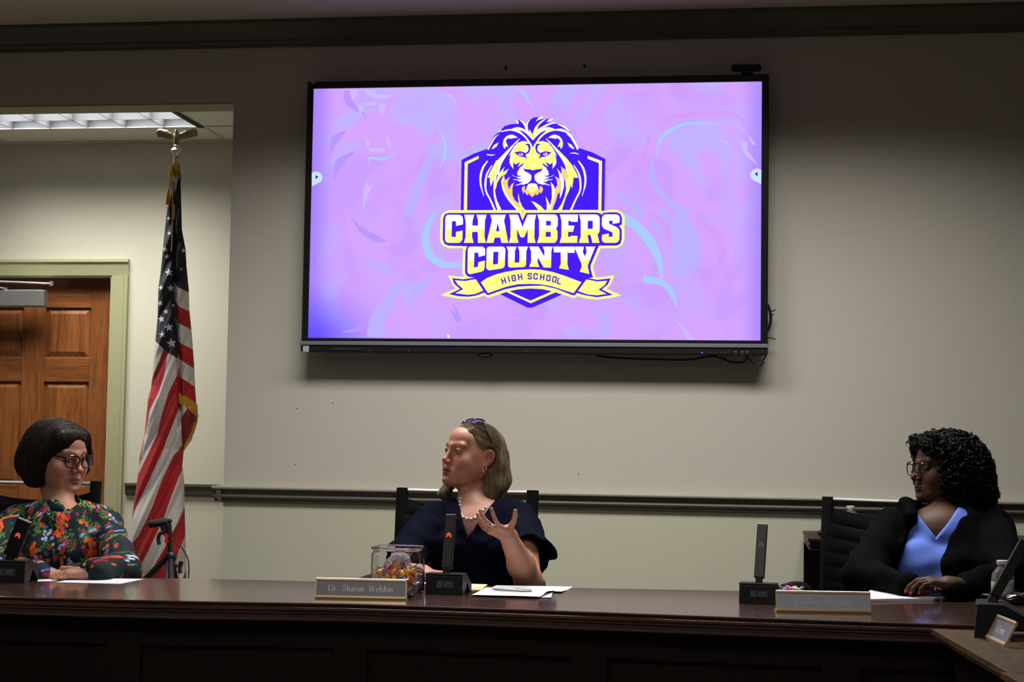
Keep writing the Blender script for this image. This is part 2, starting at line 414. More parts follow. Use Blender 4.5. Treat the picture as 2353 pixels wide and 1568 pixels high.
def lmix(a, b, t): return a*(1-t[:, None])+np.asarray(b)*t[:, None]
def sstep(e0, e1, x): t = np.clip((x-e0)/(e1-e0), 0, 1); return t*t*(3-2*t)
def skin_col(o, R, s, base, lipc, browc, blush, mouth=.0016, browz=.0185, browt=1., folds=.12, lash=.0036):
    base = np.array(base)
    def f(V):
        L = ((V-o)@R)/s; x, y, z = L.T; c = np.tile(base, (len(V), 1)); front = sstep(-.02, -.05, y)
        ax_ = np.abs(x)
        c = lmix(c, blush, .55*front*np.exp(-((ax_-.040)/.018)**2-((z+.030)/.018)**2))
        c = lmix(c, blush, .45*front*np.exp(-(x/.014)**2-((z+.036)/.012)**2))
        c = lmix(c, blush, .6*sstep(.071, .079, ax_)*sstep(.035, .02, np.abs(z+.01)))
        # darker tone of the thin skin round the eyes
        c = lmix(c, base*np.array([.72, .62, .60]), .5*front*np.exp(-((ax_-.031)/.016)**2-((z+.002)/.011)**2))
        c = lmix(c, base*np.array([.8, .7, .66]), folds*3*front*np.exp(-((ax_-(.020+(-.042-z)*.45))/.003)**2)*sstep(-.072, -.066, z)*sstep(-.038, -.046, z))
        # lips
        up = -.0600-.35*np.maximum(0, ax_-.004)*.55+.0010*np.cos(ax_*900)*np.exp(-(ax_/.008)**2); lo = -.0825+mouth*-1.2+np.clip(ax_/.0235, 0, 1)**2*.0125
        m = front*sstep(.0235, .0215, ax_)*sstep(lo-.0008, lo+.0008, z)*sstep(up+.0008, up-.0008, z)*sstep(-.083, -.088, y-.25*np.maximum(ax_-.008, 0)*1.0)
        c = lmix(c, lipc, m)
        c = lmix(c, (.03, .008, .008), front*m*np.exp(-((z+.069+mouth*.5)/(mouth*1.0+.0006))**2))
        # brows
        t = (ax_-.012)/.036; bz = browz+.0065*np.sin(np.clip(t, 0, 1)*2.3)-.001
        bm = front*sstep(0, .08, t)*sstep(1.05, .85, t)*sstep(.0034*browt, .0016*browt, np.abs(z-bz))
        c = lmix(c, browc, .75*bm)
        Ez = np.stack([(ax_-.031)/.0125, (y+.0890)/.0075, (z+.0012)/lash], 1); q = np.linalg.norm(Ez, axis=1)
        c = lmix(c, base*np.array([.10, .08, .08]), .85*front*sstep(1.45, 1.15, q)*sstep(-.0002, .0012, z+.0012+ax_*0)*sstep(1.35, 1.1, np.abs(Ez[:, 0])))
        c = lmix(c, base*np.array([.35, .25, .24]), .5*front*sstep(1.35, 1.1, q)*sstep(.0002, -.0012, z+.0012)*sstep(1.35, 1.1, np.abs(Ez[:, 0])))
        return c
    return f
def hand(S, wrist, palm_dir, normal, side, s=1., curl=(20, 20, 20, 20), spread=(10, 2, -5, -13), thumb=(45, 25), lengths=(1, 1, 1, 1), tips=None, r=1.):
    """palm_dir: wrist->knuckles, normal: out of the palm, side: +1 thumb on cross(palm_dir, normal) side"""
    d = nrm(palm_dir); n = nrm(normal-np.dot(normal, d)*d); t = np.cross(d, n)*side
    R = np.stack([t, d, n], 1); S.frame(wrist, R, s)
    S.box((.000, .045, 0), (.036, .046, .011), .012, r=.010); S.ell((.012, .025, .008), (.020, .028, .013), .015); S.ell((-.022, .035, .006), (.014, .032, .011), .012)
    S.cap((0, -.02, 0), (0, .02, 0), .024, .026, .02)
    xs = (.029, .0095, -.010, -.028); L0 = (.042, .046, .043, .034); base = (.084, .088, .084, .075); tipsout = []
    for i in range(4):
        a = math.radians(spread[i]); p = np.array([xs[i], base[i], .000]); cu = 0; L = L0[i]*lengths[i]; rr = (.0092, .0094, .0090, .0080)[i]*r
        prev = np.array([xs[i]*.8, base[i]-.030, 0]); S.cap(prev, p, rr*.95, rr, .008)
        for k, (fl, fr) in enumerate(((1, .6), (.62, 1.), (.5, .8))):
            cu += curl[i]*fr; cr = math.radians(cu); dv = np.array([math.sin(a)*math.cos(cr), math.cos(a)*math.cos(cr), math.sin(cr)])
            q = p+dv*L*fl; S.cap(p, q, rr*(1-.07*k), rr*(.93-.07*k), .004); p = q
        tipsout.append((S.W(p), S.fr[1]@dv))
    a, b = map(math.radians, thumb); p = np.array([.024, .018, .006]); d1 = np.array([math.sin(a), math.cos(a), math.sin(b)]); d1 = d1/np.linalg.norm(d1)
    q = p+d1*.042; S.cap(p, q, .015, .0115*r, .014)
    d2 = nrm(d1+np.array([-.15, .25, .05])); q2 = q+d2*.032; S.cap(q, q2, .0108*r, .0100*r, .004)
    d3 = nrm(d2+np.array([-.05, .25, -.05])); q3 = q2+d3*.024; S.cap(q2, q3, .0100*r, .0085*r, .004); tipsout.append((S.W(q3), S.fr[1]@d3))
    S.frame(); return tipsout
# ---------------------------------------------------------------- materials of the place
def weave(name, c, c2, vs_=900, rough=.85, bump=.25):
    """woven vinyl wallcovering: fine vertical threads"""
    m = mat(name, c, rough, var=.05, nscale=3); nt = m.node_tree; N = nt.nodes; L = nt.links; b = N['Principled BSDF']
    tc = N.new('ShaderNodeTexCoord'); mp = N.new('ShaderNodeMapping'); mp.inputs['Scale'].default_value = (vs_, vs_, vs_*.03); L.new(tc.outputs['Object'], mp.inputs[0])
    n1 = N.new('ShaderNodeTexNoise'); n1.inputs['Scale'].default_value = 1; n1.inputs['Detail'].default_value = 2; L.new(mp.outputs[0], n1.inputs['Vector'])
    mp2 = N.new('ShaderNodeMapping'); mp2.inputs['Scale'].default_value = (vs_*.05, vs_*.05, vs_*.8); L.new(tc.outputs['Object'], mp2.inputs[0])
    n2 = N.new('ShaderNodeTexNoise'); n2.inputs['Scale'].default_value = 1; L.new(mp2.outputs[0], n2.inputs['Vector'])
    ad = N.new('ShaderNodeMath'); ad.operation = 'ADD'; L.new(n1.outputs['Fac'], ad.inputs[0]); L.new(n2.outputs['Fac'], ad.inputs[1])
    rp = N.new('ShaderNodeValToRGB'); rp.color_ramp.elements[0].position = .7; rp.color_ramp.elements[1].position = 1.3 if False else 1.0
    rp.color_ramp.elements[0].position = .35; hf = N.new('ShaderNodeMath'); hf.operation = 'MULTIPLY'; hf.inputs[1].default_value = .5; L.new(ad.outputs[0], hf.inputs[0]); L.new(hf.outputs[0], rp.inputs[0])
    rp.color_ramp.elements[0].position = .35; rp.color_ramp.elements[1].position = .65
    rp.color_ramp.elements[0].color = (*c, 1); rp.color_ramp.elements[1].color = (*c2, 1); L.new(rp.outputs[0], b.inputs['Base Color'])
    bp = N.new('ShaderNodeBump'); bp.inputs['Strength'].default_value = bump; bp.inputs['Distance'].default_value = .0006; L.new(hf.outputs[0], bp.inputs['Height']); L.new(bp.outputs[0], b.inputs['Normal']); return m
weave('wallcover', (.470, .450, .395), (.525, .503, .445), bump=.15)
mat('wainscot', (.50, .495, .39), .7, var=.03, nscale=8, bump=.05, bscale=300)
mat('niche_paint', (.53, .505, .415), .75, var=.03, nscale=6, bump=.06, bscale=250)
mat('header_paint', (.32, .28, .20), .75, var=.03, nscale=6)
mat('trim_paint_shaded', (.085, .078, .057), .45, var=.05, nscale=20)  # colour darkened for the shade under the rail cap
mat('cap_paint', (.36, .34, .27), .4, var=.04, nscale=20)
mat('crown_paint', (.10, .092, .07), .5, var=.05, nscale=20)
mat('casing_paint', (.33, .32, .19), .4, var=.04, nscale=12)
mat('ceiling_paint', (.50, .44, .33), .9, var=.04, nscale=10, bump=.2, bscale=90)
mat('ceiling_tile', (.80, .78, .69), .9, var=.06, nscale=90, bump=.4, bscale=160)
mat('grid_metal', (.60, .58, .50), .5, var=.03)
mat('carpet', (.13, .12, .11), .95, var=.3, nscale=180)
mat('room_wall', (.50, .47, .41), .8, var=.04)
def wood(name, c1, c2, rough=.35, coat=.3, coat_r=.12, sc=(18, 18, 1.2), dist=2.2, spec=.5):
    m = mat(name, c1, rough, coat=coat, coat_r=coat_r, spec=spec); nt = m.node_tree; N = nt.nodes; L = nt.links; b = N['Principled BSDF']
    tc = N.new('ShaderNodeTexCoord'); mp = N.new('ShaderNodeMapping'); mp.inputs['Scale'].default_value = sc; L.new(tc.outputs['Object'], mp.inputs[0])
    n1 = N.new('ShaderNodeTexNoise'); n1.inputs['Scale'].default_value = 1; n1.inputs['Detail'].default_value = 6; n1.inputs['Distortion'].default_value = dist; L.new(mp.outputs[0], n1.inputs['Vector'])
    mp2 = N.new('ShaderNodeMapping'); mp2.inputs['Scale'].default_value = tuple(x*9 for x in sc); L.new(tc.outputs['Object'], mp2.inputs[0])
    n2 = N.new('ShaderNodeTexNoise'); n2.inputs['Scale'].default_value = 1; n2.inputs['Detail'].default_value = 4; L.new(mp2.outputs[0], n2.inputs['Vector'])
    mx = N.new('ShaderNodeMath'); mx.operation = 'MULTIPLY_ADD'; mx.inputs[1].default_value = .45; L.new(n2.outputs['Fac'], mx.inputs[0])
    sc1 = N.new('ShaderNodeMath'); sc1.operation = 'MULTIPLY'; sc1.inputs[1].default_value = .6; L.new(n1.outputs['Fac'], sc1.inputs[0]); L.new(sc1.outputs[0], mx.inputs[2])
    rp = N.new('ShaderNodeValToRGB'); rp.color_ramp.elements[0].position = .38; rp.color_ramp.elements[1].position = .66
    rp.color_ramp.elements[0].color = (*c1, 1); rp.color_ramp.elements[1].color = (*c2, 1); L.new(mx.outputs[0], rp.inputs[0]); L.new(rp.outputs[0], b.inputs['Base Color']); return m
wood('oak', (.13, .038, .009), (.27, .095, .026), .38, .35, .2)
wood('oak_rail', (.13, .038, .009), (.27, .095, .026), .38, .35, .2, sc=(1.2, 18, 18))
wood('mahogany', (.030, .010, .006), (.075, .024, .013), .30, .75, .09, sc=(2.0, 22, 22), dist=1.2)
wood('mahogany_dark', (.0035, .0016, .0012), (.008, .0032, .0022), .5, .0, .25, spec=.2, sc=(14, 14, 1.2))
wood('walnut_top', (.040, .021, .007), (.095, .052, .020), .6, .0, .25, sc=(14, 1.6, 14), spec=.25)
mat('black_plastic', (.008, .008, .009), .42, var=.15, spec=.4)
mat('black_matte', (.008, .008, .009), .7, var=.2)
mat('bezel', (.010, .010, .011), .25, var=.1)
mat('silver_strip', (.30, .31, .36), .35, .6, var=.05)
mat('chrome', (.9, .9, .92), .34, 1, var=.03)
mat('brass', (.95, .70, .42), .36, .75, var=.05)
mat('plate_grey', (.22, .22, .24), .4, .2, var=.05)
mat('plate_glare', (.40, .40, .46), .4, .1, var=.03)  # ceiling light glare on the plate, put into a lighter colour
mat('paper', (.72, .72, .80), .75, var=.02, nscale=12)
mat('manila', (.80, .70, .42), .75, var=.03)
mat('closer_metal', (.33, .33, .33), .35, .7, var=.05)
mat('led_off', (.35, .36, .42), .5, var=.02)
mat('white_plastic', (.6, .6, .6), .4, var=.03)
mat('letter_white', (.9, .9, .92), .5, var=.03)
# ---------------------------------------------------------------- room shell
XL, XR, YB = -4.2, 5.2, -9.2; NX = -.397; NY = 1.35   # niche: right jamb x, back wall y
def structure(name, mb, m, **k): o = mb.build(name, m, **k); o['kind'] = 'structure'; return o
ZS = at(500, 236, 0)[2]; ZN = at(400, 324, NY)[2]; RAIL = .961
# the main wall in two storeys of finish: woven cover above the rail, paint below
zr0, zr1 = at(1000, 1146, 0)[2], RAIL
w = MB(); w.box(((NX+XR)/2, .075, (RAIL+3.05)/2-.02), (XR-NX, .15, 3.05-RAIL+.04)); w.box(((NX+XL)/2, .075, (ZS+3.05)/2), (NX-XL, .15, 3.05-ZS))
WALLB = structure('wall_back', w, MATS['wallcover'])
structure('wall_lower', MB().box(((NX+XR)/2, .077, RAIL/2-.02), (XR-NX, .148, RAIL)), MATS['wainscot'])
structure('trim_1', MB().box(((NX+XL)/2, .078, ZS-.003), (NX-XL, .155, .006)), MATS['header_paint'])
DX1 = at(258, 660, NY)[0]; DX0 = DX1-.915; DZ1 = at(150, 634, NY)[2]
structure('wall_niche', MB().box(((NX+.9+DX1)/2, NY+.05, 1.5), (NX+.9-DX1, .1, 3.0)).box(((XL+DX0)/2, NY+.05, 1.5), (DX0-XL, .1, 3.0)).box(((DX0+DX1)/2, NY+.05, (DZ1+3)/2), (DX1-DX0, .1, 3-DZ1)), MATS['niche_paint'])
structure('wall_niche_side', MB().box((NX+.55, .75, 1.5), (.06, 1.25, 3.0)), MATS['niche_paint'])
structure('wall_left', MB().box((XL-.05, (YB+NY)/2, 1.5), (.1, NY-YB+.2, 3.1)), MATS['room_wall'])
structure('wall_right', MB().box((XR+.05, YB/2, 1.5), (.1, -YB+.3, 3.1)), MATS['room_wall'])
structure('wall_front', MB().box(((XL+XR)/2, YB-.05, 1.5), (XR-XL+.2, .1, 3.1)), MATS['room_wall'])
structure('floor', MB().box(((XL+XR)/2, (YB+NY)/2, -.03), (XR-XL+.2, NY-YB+.2, .06)), MATS['carpet'])
# main ceiling with openings for the troffers is one slab; lamps hang just below it
structure('ceiling', MB().box(((XL+XR)/2, YB/2, CZ+.03), (XR-XL+.2, -YB, .06)), MATS['ceiling_paint'])
zc0 = at(1176, 98, 0)[2]; zc1 = CZ
prof = [(0, zc0), (.012, zc0), (.014, zc0+.014), (.022, zc0+.02), (.024, zc0+.032), (.05, zc0+.052), (.078, zc1-.018), (.09, zc1-.014), (.092, zc1), (0, zc1)]
structure('trim_2', MB().sweep(prof, (XL, 0, 0), (XR, 0, 0)), MATS['crown_paint'], smooth=True)
# chair rail with its return round the wall corner
rl = RAIL
prof = [(0, rl), (.038, rl), (.040, rl-.006), (.036, rl-.012), (.026, rl-.016), (.020, rl-.03), (.026, rl-.044), (.022, rl-.052), (.012, rl-.056), (.014, rl-.064), (.008, rl-.068), (0, rl-.070)]
cap_ = [(0, rl+.0005), (.040, rl+.0005), (.042, rl-.005), (.040, rl-.0115), (0, rl-.0115)]
r_ = MB(); r_.sweep(prof, (NX-.036, 0, 0), (XR, 0, 0)); r_.sweep(prof, (NX, -.036, 0), (NX, .15, 0), out=(-1, 0, 0))
structure('trim_3', r_, MATS['trim_paint_shaded'], smooth=True)
r_ = MB(); r_.sweep(cap_, (NX-.04, 0, 0), (XR, 0, 0)); r_.sweep(cap_, (NX, -.04, 0), (NX, .15, 0), out=(-1, 0, 0))
structure('trim_4', r_, MATS['cap_paint'], smooth=True)
zr = at(400, 1112, NY)[2]; dxr = at(290, 1120, NY)[0]
prof = [(0, zr), (.03, zr), (.03, zr-.012), (.018, zr-.02), (.02, zr-.045), (.012, zr-.062), (0, zr-.066)]
structure('trim_5', MB().sweep(prof, (dxr, NY, 0), (NX+.5, NY, 0)), MATS['trim_paint_shaded'], smooth=True)
structure('baseboard_back', MB().sweep([(0, 0), (.015, 0), (.015, .10), (.008, .115), (0, .118)], (NX, 0, 0), (XR, 0, 0)), MATS['cap_paint'])
# niche ceiling: tiles in a grid round the recessed parabolic light
NCY0 = .15; lx1 = at(463, 291, NY-.35)[0]; lyb = CAM[1]+ray(440, 292)[1]*((ZN-CAM[2])/ray(440, 292)[2]); lyf = lyb-.60; lx1 = onz(466, 291, ZN)[0]; lx0 = lx1-1.215
gx = [lx1-1.215*2, lx1-1.215, lx1, lx1+1.215]; gy = [lyf-.605, lyf, lyb, NY]
gridm = MB()
for x in gx: gridm.box((x, (NCY0+NY)/2, ZN+.001), (.016, NY-NCY0, .004))
for y in gy[1:-1]: gridm.box(((XL+NX+.6)/2, y, ZN+.001), (NX+.6-XL, .016, .004))
gridm.box(((XL+NX+.6)/2, NY-.01, ZN-.002), (NX+.6-XL, .022, .01))
structure('ceiling_niche', MB().box(((XL+NX+.6)/2, .75, ZN+.20), (NX+.6-XL, 1.3, .04)), MATS['room_wall'])
cg = structure('trim_6', gridm, MATS['grid_metal'])
for i in range(-1, 3):
    for j in range(3):
        xa, xb = (gx[i], gx[i+1]) if i >= 0 else (XL, gx[0])
        ya, yb = max(gy[j], NCY0), gy[j+1]
        if i == 1 and j == 1: continue
        if i == 2: xb = NX+.58
        t = MB().box(((xa+xb)/2, (ya+yb)/2, ZN+.010), (xb-xa-.004, yb-ya-.004, .014)).build('ceiling_tile', MATS['ceiling_tile'], cg)
# the troffer: white box, parabolic louvre, three tubes
tf = thing('ceiling_light', 'recessed parabolic fluorescent light in the niche ceiling above the door', 'ceiling light', ((lx0+lx1)/2, (lyf+lyb)/2, ZN))
mat('louvre', (.13, .133, .145), .4, .0, var=.02); emis('tube_glow', (.86, .92, 1.0), 3.2)
m = MB(); zt = ZN+.115
m.box(((lx0+lx1)/2, (lyf+lyb)/2, zt), (lx1-lx0, .60, .006))
for x in (lx0, lx1): m.box((x, (lyf+lyb)/2, ZN+.06), (.006, .60, .115))
for y in (lyf, lyb): m.box(((lx0+lx1)/2, y, ZN+.06), (lx1-lx0, .006, .115))
m.build('housing', MATS['louvre'], tf)
MB().box((lx1-.012, (lyf+lyb)/2, ZN-.003), (.028, .60, .006)).build('end_trim', MATS['black_matte'], tf)
for i in range(1, 3):
    y = lyf+.60*i/3; MB().prism([(-.012, .085), (.012, .085), (.004, .03), (.002, 0), (-.002, 0), (-.004, .03)], ((lx0, y, ZN), (0, 1, 0)), (0, 0, 1), (1, 0, 0), 0, lx1-lx0).build('louvre_blade', MATS['louvre'], tf, smooth=True)
for i in range(1, 6):
    x = lx0+(lx1-lx0)*i/6; MB().prism([(-.012, .085), (.012, .085), (.004, .03), (.002, 0), (-.002, 0), (-.004, .03)], ((x, lyf, ZN), (1, 0, 0)), (0, 0, 1), (0, 1, 0), 0, .60).build('louvre_blade', MATS['louvre'], tf, smooth=True)
for i in range(3):
    y = lyf+.1+.2*i; MB().tube([(lx0+.02, y, ZN+.096), (lx1-.02, y, ZN+.096)], .013, 12).build('lamp_tube', MATS['tube_glow'], tf, smooth=True)
NL = area('niche_tube_light', ((lx0+lx1)/2, (lyf+lyb)/2, ZN+.078), 1.15, .52, 56, (1, .99, .91), 122)
NL2 = area('corridor_light', ((lx0+lx1)/2-2.4, (lyf+lyb)/2, ZN-.01), 1.15, .52, 8, (1, .99, .91), 130)
# troffers of the main ceiling (above the frame), the last two for added fill
TL_ = ['above the seats left of the display middle', 'above the seats near the right end of the display', 'near the niche', 'for added fill light behind the viewer, right one', 'for added fill light behind the viewer, left one']
for (x, y, sx, sy, p, sp), tl_ in zip(LAMPS, TL_):
    fx = thing('ceiling_light', 'white ceiling troffer '+tl_, 'ceiling light', (x, y, CZ), group='meeting room troffers')
    m = MB()
    for s_ in (-1, 1): m.box((x+s_*(sx/2+.02), y, CZ-.008), (.03, sy+.07, .014)); m.box((x, y+s_*(sy/2+.02), CZ-.008), (sx+.07, .03, .014))
    m.build('frame', MATS['white_plastic'], fx); MB().box((x, y, CZ-.004), (sx, sy, .004)).build('diffuser', MATS['white_plastic'], fx)
# ---------------------------------------------------------------- the door in the niche
Yd = NY
ox1 = at(258, 660, Yd)[0]; oz1 = at(150, 634, Yd)[2]; cx1 = at(298, 620, Yd)[0]; cz1 = at(150, 597, Yd)[2]; ow = .915; ox0 = ox1-ow
dr = thing('door_1', None, None, (ox0+ow/2, Yd, 0)); dr['kind'] = 'structure'
cw = cx1-ox1; ch = cz1-oz1
def casing(mb, x, z0, z1, flip):
    pf = [(0, 0), (cw, 0), (cw, .026), (cw*.82, .028), (cw*.74, .020), (cw*.35, .014), (cw*.15, .012), (0, .010)]
    mb.prism([(flip*a, b) for a, b in pf], ((x, Yd, 0), (1, 0, 0)), (0, -1, 0), (0, 0, 1), z0, z1)
m = MB(); casing(m, ox1, 0, oz1, 1); casing(m, ox0, 0, oz1, -1)
pf = [(0, 0), (ch, 0), (ch, .026), (ch*.82, .028), (ch*.74, .020), (ch*.35, .014), (ch*.15, .012), (0, .010)]
m.prism(pf, ((0, Yd, oz1), (0, 0, 1)), (0, -1, 0), (1, 0, 0), ox0-cw, ox1+cw)
m.build('door_casing', MATS['casing_paint'], dr, smooth=True)
MB().box((ox1-.004, Yd+.045, oz1/2), (.008, .10, oz1)).box((ox0+.004, Yd+.045, oz1/2), (.008, .10, oz1)).box(((ox0+ox1)/2, Yd+.045, oz1-.004), (ow, .10, .008)).build('jamb', MATS['casing_paint'], dr)
# slab: stiles and rails proud, raised panels
dz1 = oz1-.008; yf = Yd+.072
def U(px): return at(px, 760, yf-.01)[0]
def Z(py): return at(150, py, yf-.01)[2]
xs = [ox0+.008, 0, 0, U(104), U(207), ox1-.008]
xs[1] = ox0+(ox1-xs[4]); xs[2] = xs[1]+(xs[4]-xs[3])
ph_ = [(Z(822), Z(708)), (Z(1300), Z(876))]; ph_ = [(Z(822), Z(708)), (.90, Z(878)), (.22, .76)]
MB().box(((ox0+ox1)/2, yf+.016, dz1/2), (ow-.01, .02, dz1-.01)).build('door_core', MATS['oak'], dr)
for nm, a, b in (('door_stile', xs[0], xs[1]), ('door_stile', xs[4], xs[5]), ('door_stile', xs[2], xs[3])):
    MB().box(((a+b)/2, yf, dz1/2), (b-a, .018, dz1-.01), bev=.003).build(nm, MATS['oak'], dr)
zz = [.01, ph_[2][0], ph_[2][1], ph_[1][0], ph_[1][1], ph_[0][0], ph_[0][1], dz1-.005]
for i in range(0, 8, 2):
    for a, b in ((xs[1], xs[2]), (xs[3], xs[4])):
        MB().box(((a+b)/2, yf+.0004, (zz[i]+zz[i+1])/2), (b-a, .018, zz[i+1]-zz[i]), bev=.003).build('door_rail', MATS['oak_rail'], dr)
for a, b in ((xs[1], xs[2]), (xs[3], xs[4])):
    for z0, z1 in ph_:
        g = .006; i_ = .026; V = []; 
        for (e, y) in ((g, yf+.006), (g+i_, yf-.005)):
            V += [(a+e, y, z0+e), (b-e, y, z0+e), (b-e, y, z1-e), (a+e, y, z1-e)]
        F = [(0, 1, 5, 4), (1, 2, 6, 5), (2, 3, 7, 6), (3, 0, 4, 7), (4, 5, 6, 7)]
        MB().add(V, F).build('door_panel', MATS['oak'], dr)
cl = thing('door_closer', 'grey surface door closer with its arm at the top of the oak door', 'door closer', (at(50, 685, Yd-.05)))
a0 = at(106, 667, Yd-.055); a1 = at(106, 706, Yd-.055); wcl = .30
MB().box((a0[0]-wcl/2, Yd-.055, (a0[2]+a1[2])/2), (wcl, .062, a0[2]-a1[2]), bev=.006).build('closer_body', MATS['closer_metal'], cl)
p0 = at(118, 652, Yd-.05); p1 = at(-60, 645, Yd-.12)
MB().tube([p0, p1], .008, 8, flat=(1.6, .7)).tube([p0+(0, 0, -.012), p0+(0, 0, .012)], .012, 12).build('closer_arm', MATS['chrome'], cl, smooth=True)
p0 = at(12, 664, Yd-.07); p1 = at(-60, 648, Yd-.16)
MB().tube([p0, p1], .008, 8, flat=(1.6, .7)).tube([p0+(0, 0, -.02), p0+(0, 0, .008)], .014, 12).build('closer_arm', MATS['chrome'], cl, smooth=True)
# ---------------------------------------------------------------- small marks on the wall
mat('screw_dark', (.03, .03, .03), .5, .3)
for (px, py, lab) in ((1162, 155, 'dark wall anchor above the display, the left one of two'), (1343, 152, 'dark wall anchor above the display, the right one of two')):
    p = at(px, py, 0); o = MB().tube([p+(0, .01, 0), p+(0, -.006, 0)], .006, 10).tube([p+(0, -.004, 0), p+(.004, -.012, -.008)], .003, 8).build('wall_anchor', MATS['screw_dark'], None, smooth=True); tag(o, lab, 'wall anchor')
for (px, py, lab) in ((682, 937, 'tiny screw in the wall left below the display'), (765, 925, 'tiny screw in the wall under the display shadow'), (680, 1066, 'tiny screw in the wall above the chair rail, left of the centre woman'), (1329, 1087, 'tiny screw in the wall right of the centre woman')):
    p = at(px, py, 0); o = MB().tube([p+(0, .004, 0), p+(0, -.003, 0)], .0035, 10).build('wall_screw', MATS['white_plastic'], None, smooth=True); tag(o, lab, 'screw')
    MB().tube([p+(0, -.002, 0), p+(0, -.0034, 0)], .0016, 8).build('screw_head', MATS['screw_dark'], o)
# ---------------------------------------------------------------- interactive display
YS = -.10
def S2(px, py, d=0): return at(px, py, YS-d)
tv = thing('display', 'large wall mounted black flat screen showing a purple school crest', 'display', (.95, YS, 2.1))
sx0, sx1 = at(715, 490, YS)[0], at(1749, 490, YS)[0]; sz0, sz1 = at(1228, 780, YS)[2], at(1228, 196.5, YS)[2]
bx0, bx1 = at(698, 600, YS)[0], at(1765, 600, YS)[0]; bz1 = at(1200, 181, YS)[2]; bz0 = at(1200, 813, YS)[2]; zs1 = at(1200, 788, YS)[2]; zs0 = at(1200, 797, YS)[2]
m = MB(); g = .0
m.box(((bx0+sx0)/2, YS+.005, (bz1+zs1)/2), (sx0-bx0, .03, bz1-zs1), bev=.003).box(((bx1+sx1)/2, YS+.005, (bz1+zs1)/2), (bx1-sx1, .03, bz1-zs1), bev=.003)
m.box(((sx0+sx1)/2, YS+.005, (bz1+sz1)/2), (sx1-sx0, .03, bz1-sz1), bev=.003).box(((sx0+sx1)/2, YS+.005, (zs1+sz0)/2), (sx1-sx0, .03, sz0-zs1), bev=.003)
m.build('bezel', MATS['bezel'], tv)
MB().box(((bx0+bx1)/2, YS+.034, (bz0+bz1)/2), (bx1-bx0-.01, .05, bz1-bz0-.02), bev=.012).box((.95, -.022, 2.1), (.7, .038, .4)).build('housing', MATS['black_plastic'], tv)
MB().box(((bx0+bx1)/2, YS-.004, (zs0+zs1)/2), (bx1-bx0+.004, .04, zs1-zs0), bev=.002).build('silver_strip', MATS['silver_strip'], tv)
MB().box(((bx0+bx1)/2, YS+.004, (bz0+zs0)/2), (bx1-bx0, .045, zs0-bz0), bev=.004).build('control_bar', MATS['black_plastic'], tv)
mat('sticker', (.35, .40, .40), .5, var=.3, nscale=300)
p = at(703, 802, YS-.019); MB().box(p, (.026, .0008, .026)).build('sticker', MATS['sticker'], tv)
p = at(720, 189.5, YS-.011); MB().box(p, (.014, .0008, .009)).build('corner_tag', MATS['sticker'], tv)
emis('blue_led', (.05, .08, 1), 4)
for i, px in enumerate((1613, 1626, 1636, 1646, 1657, 1667)):
    p = at(px, 811, YS-.0195); MB().tube([p, p+(0, -.0015, 0)], .0028 if i == 0 else .0018, 10).build('indicator' if i == 0 else 'button', MATS['blue_led'] if i == 0 else MATS['closer_metal'], tv)
for px in (1690, 1705, 1717):
    p = at(px, 809, YS-.0195); MB().box(p, (.012, .002, .004)).build('port', MATS['closer_metal'], tv)
    p = at(px, 815, YS-.0195); MB().box(p, (.014, .004, .007), bev=.001).build('port', MATS['black_matte'], tv)
for px in (849, 940): p = at(px, 806, YS-.0195); MB().box(p, (.004, .002, .004)).build('port', MATS['closer_metal'], tv)
MB().box(at(795, 803, YS-.019), (.14, .004, .010), bev=.002).build('pen_tray', MATS['black_matte'], tv)
MB().ell(at(1115, 817, YS), (.032, .012, .010)).build('sensor', MATS['black_matte'], tv, smooth='all')
# webcam
wc = thing('webcam', 'black webcam bar standing on top of the display near its right corner', 'webcam', at(1714, 172, YS))
p = at(1714.5, 156.5, YS+.01); MB().box(p, (.122, .032, .026), bev=.006).build('camera_body', MATS['black_plastic'], wc)
pl = p+(0, -.018, 0); MB().lathe([(.012, 0), (.012, .004), (.009, .005), (.0, .002)], pl, axis=(0, -1, 0)).build('lens', MATS['bezel'], wc, smooth=True)
MB().box(p+(.005, 0, -.021), (.05, .03, .018), bev=.003).build('clamp', MATS['black_plastic'], wc)
# screen picture ------------------------------------------------------------
sm = bpy.data.materials.new('screen_picture'); sm.use_nodes = True; nt = sm.node_tree; N = nt.nodes; L = nt.links; N.remove(N['Principled BSDF'])
em = N.new('ShaderNodeEmission'); tc = N.new('ShaderNodeTexCoord'); L.new(em.outputs[0], N['Material Output'].inputs[0])
def noise(sc, dist=1.5, det=1, seed=0):
    mp = N.new('ShaderNodeMapping'); mp.inputs['Location'].default_value = (seed, 0, seed); L.new(tc.outputs['Object'], mp.inputs[0])
    n = N.new('ShaderNodeTexNoise'); n.inputs['Scale'].default_value = sc; n.inputs['Detail'].default_value = det; n.inputs['Distortion'].default_value = dist; L.new(mp.outputs[0], n.inputs['Vector'])
    r = N.new('ShaderNodeValToRGB'); r.color_ramp.elements[0].position = .42; r.color_ramp.elements[1].position = .58; L.new(n.outputs['Fac'], r.inputs[0]); return r.outputs[0]
def mixc(f, a, b):
    x = N.new('ShaderNodeMix'); x.data_type = 'RGBA'; L.new(f, x.inputs[0])
    for s_, v in ((6, a), (7, b)):
        if isinstance(v, tuple): x.inputs[s_].default_value = (*v, 1)
        else: L.new(v, x.inputs[s_])
    return x.outputs[2]
c = mixc(noise(1.6, 2, 1, 3), srgb(206, 160, 255), srgb(196, 180, 255)); c = mixc(noise(2.2, 3, 1, 9), c, srgb(214, 166, 255))
sep = N.new('ShaderNodeSeparateXYZ'); L.new(tc.outputs['Object'], sep.inputs[0])
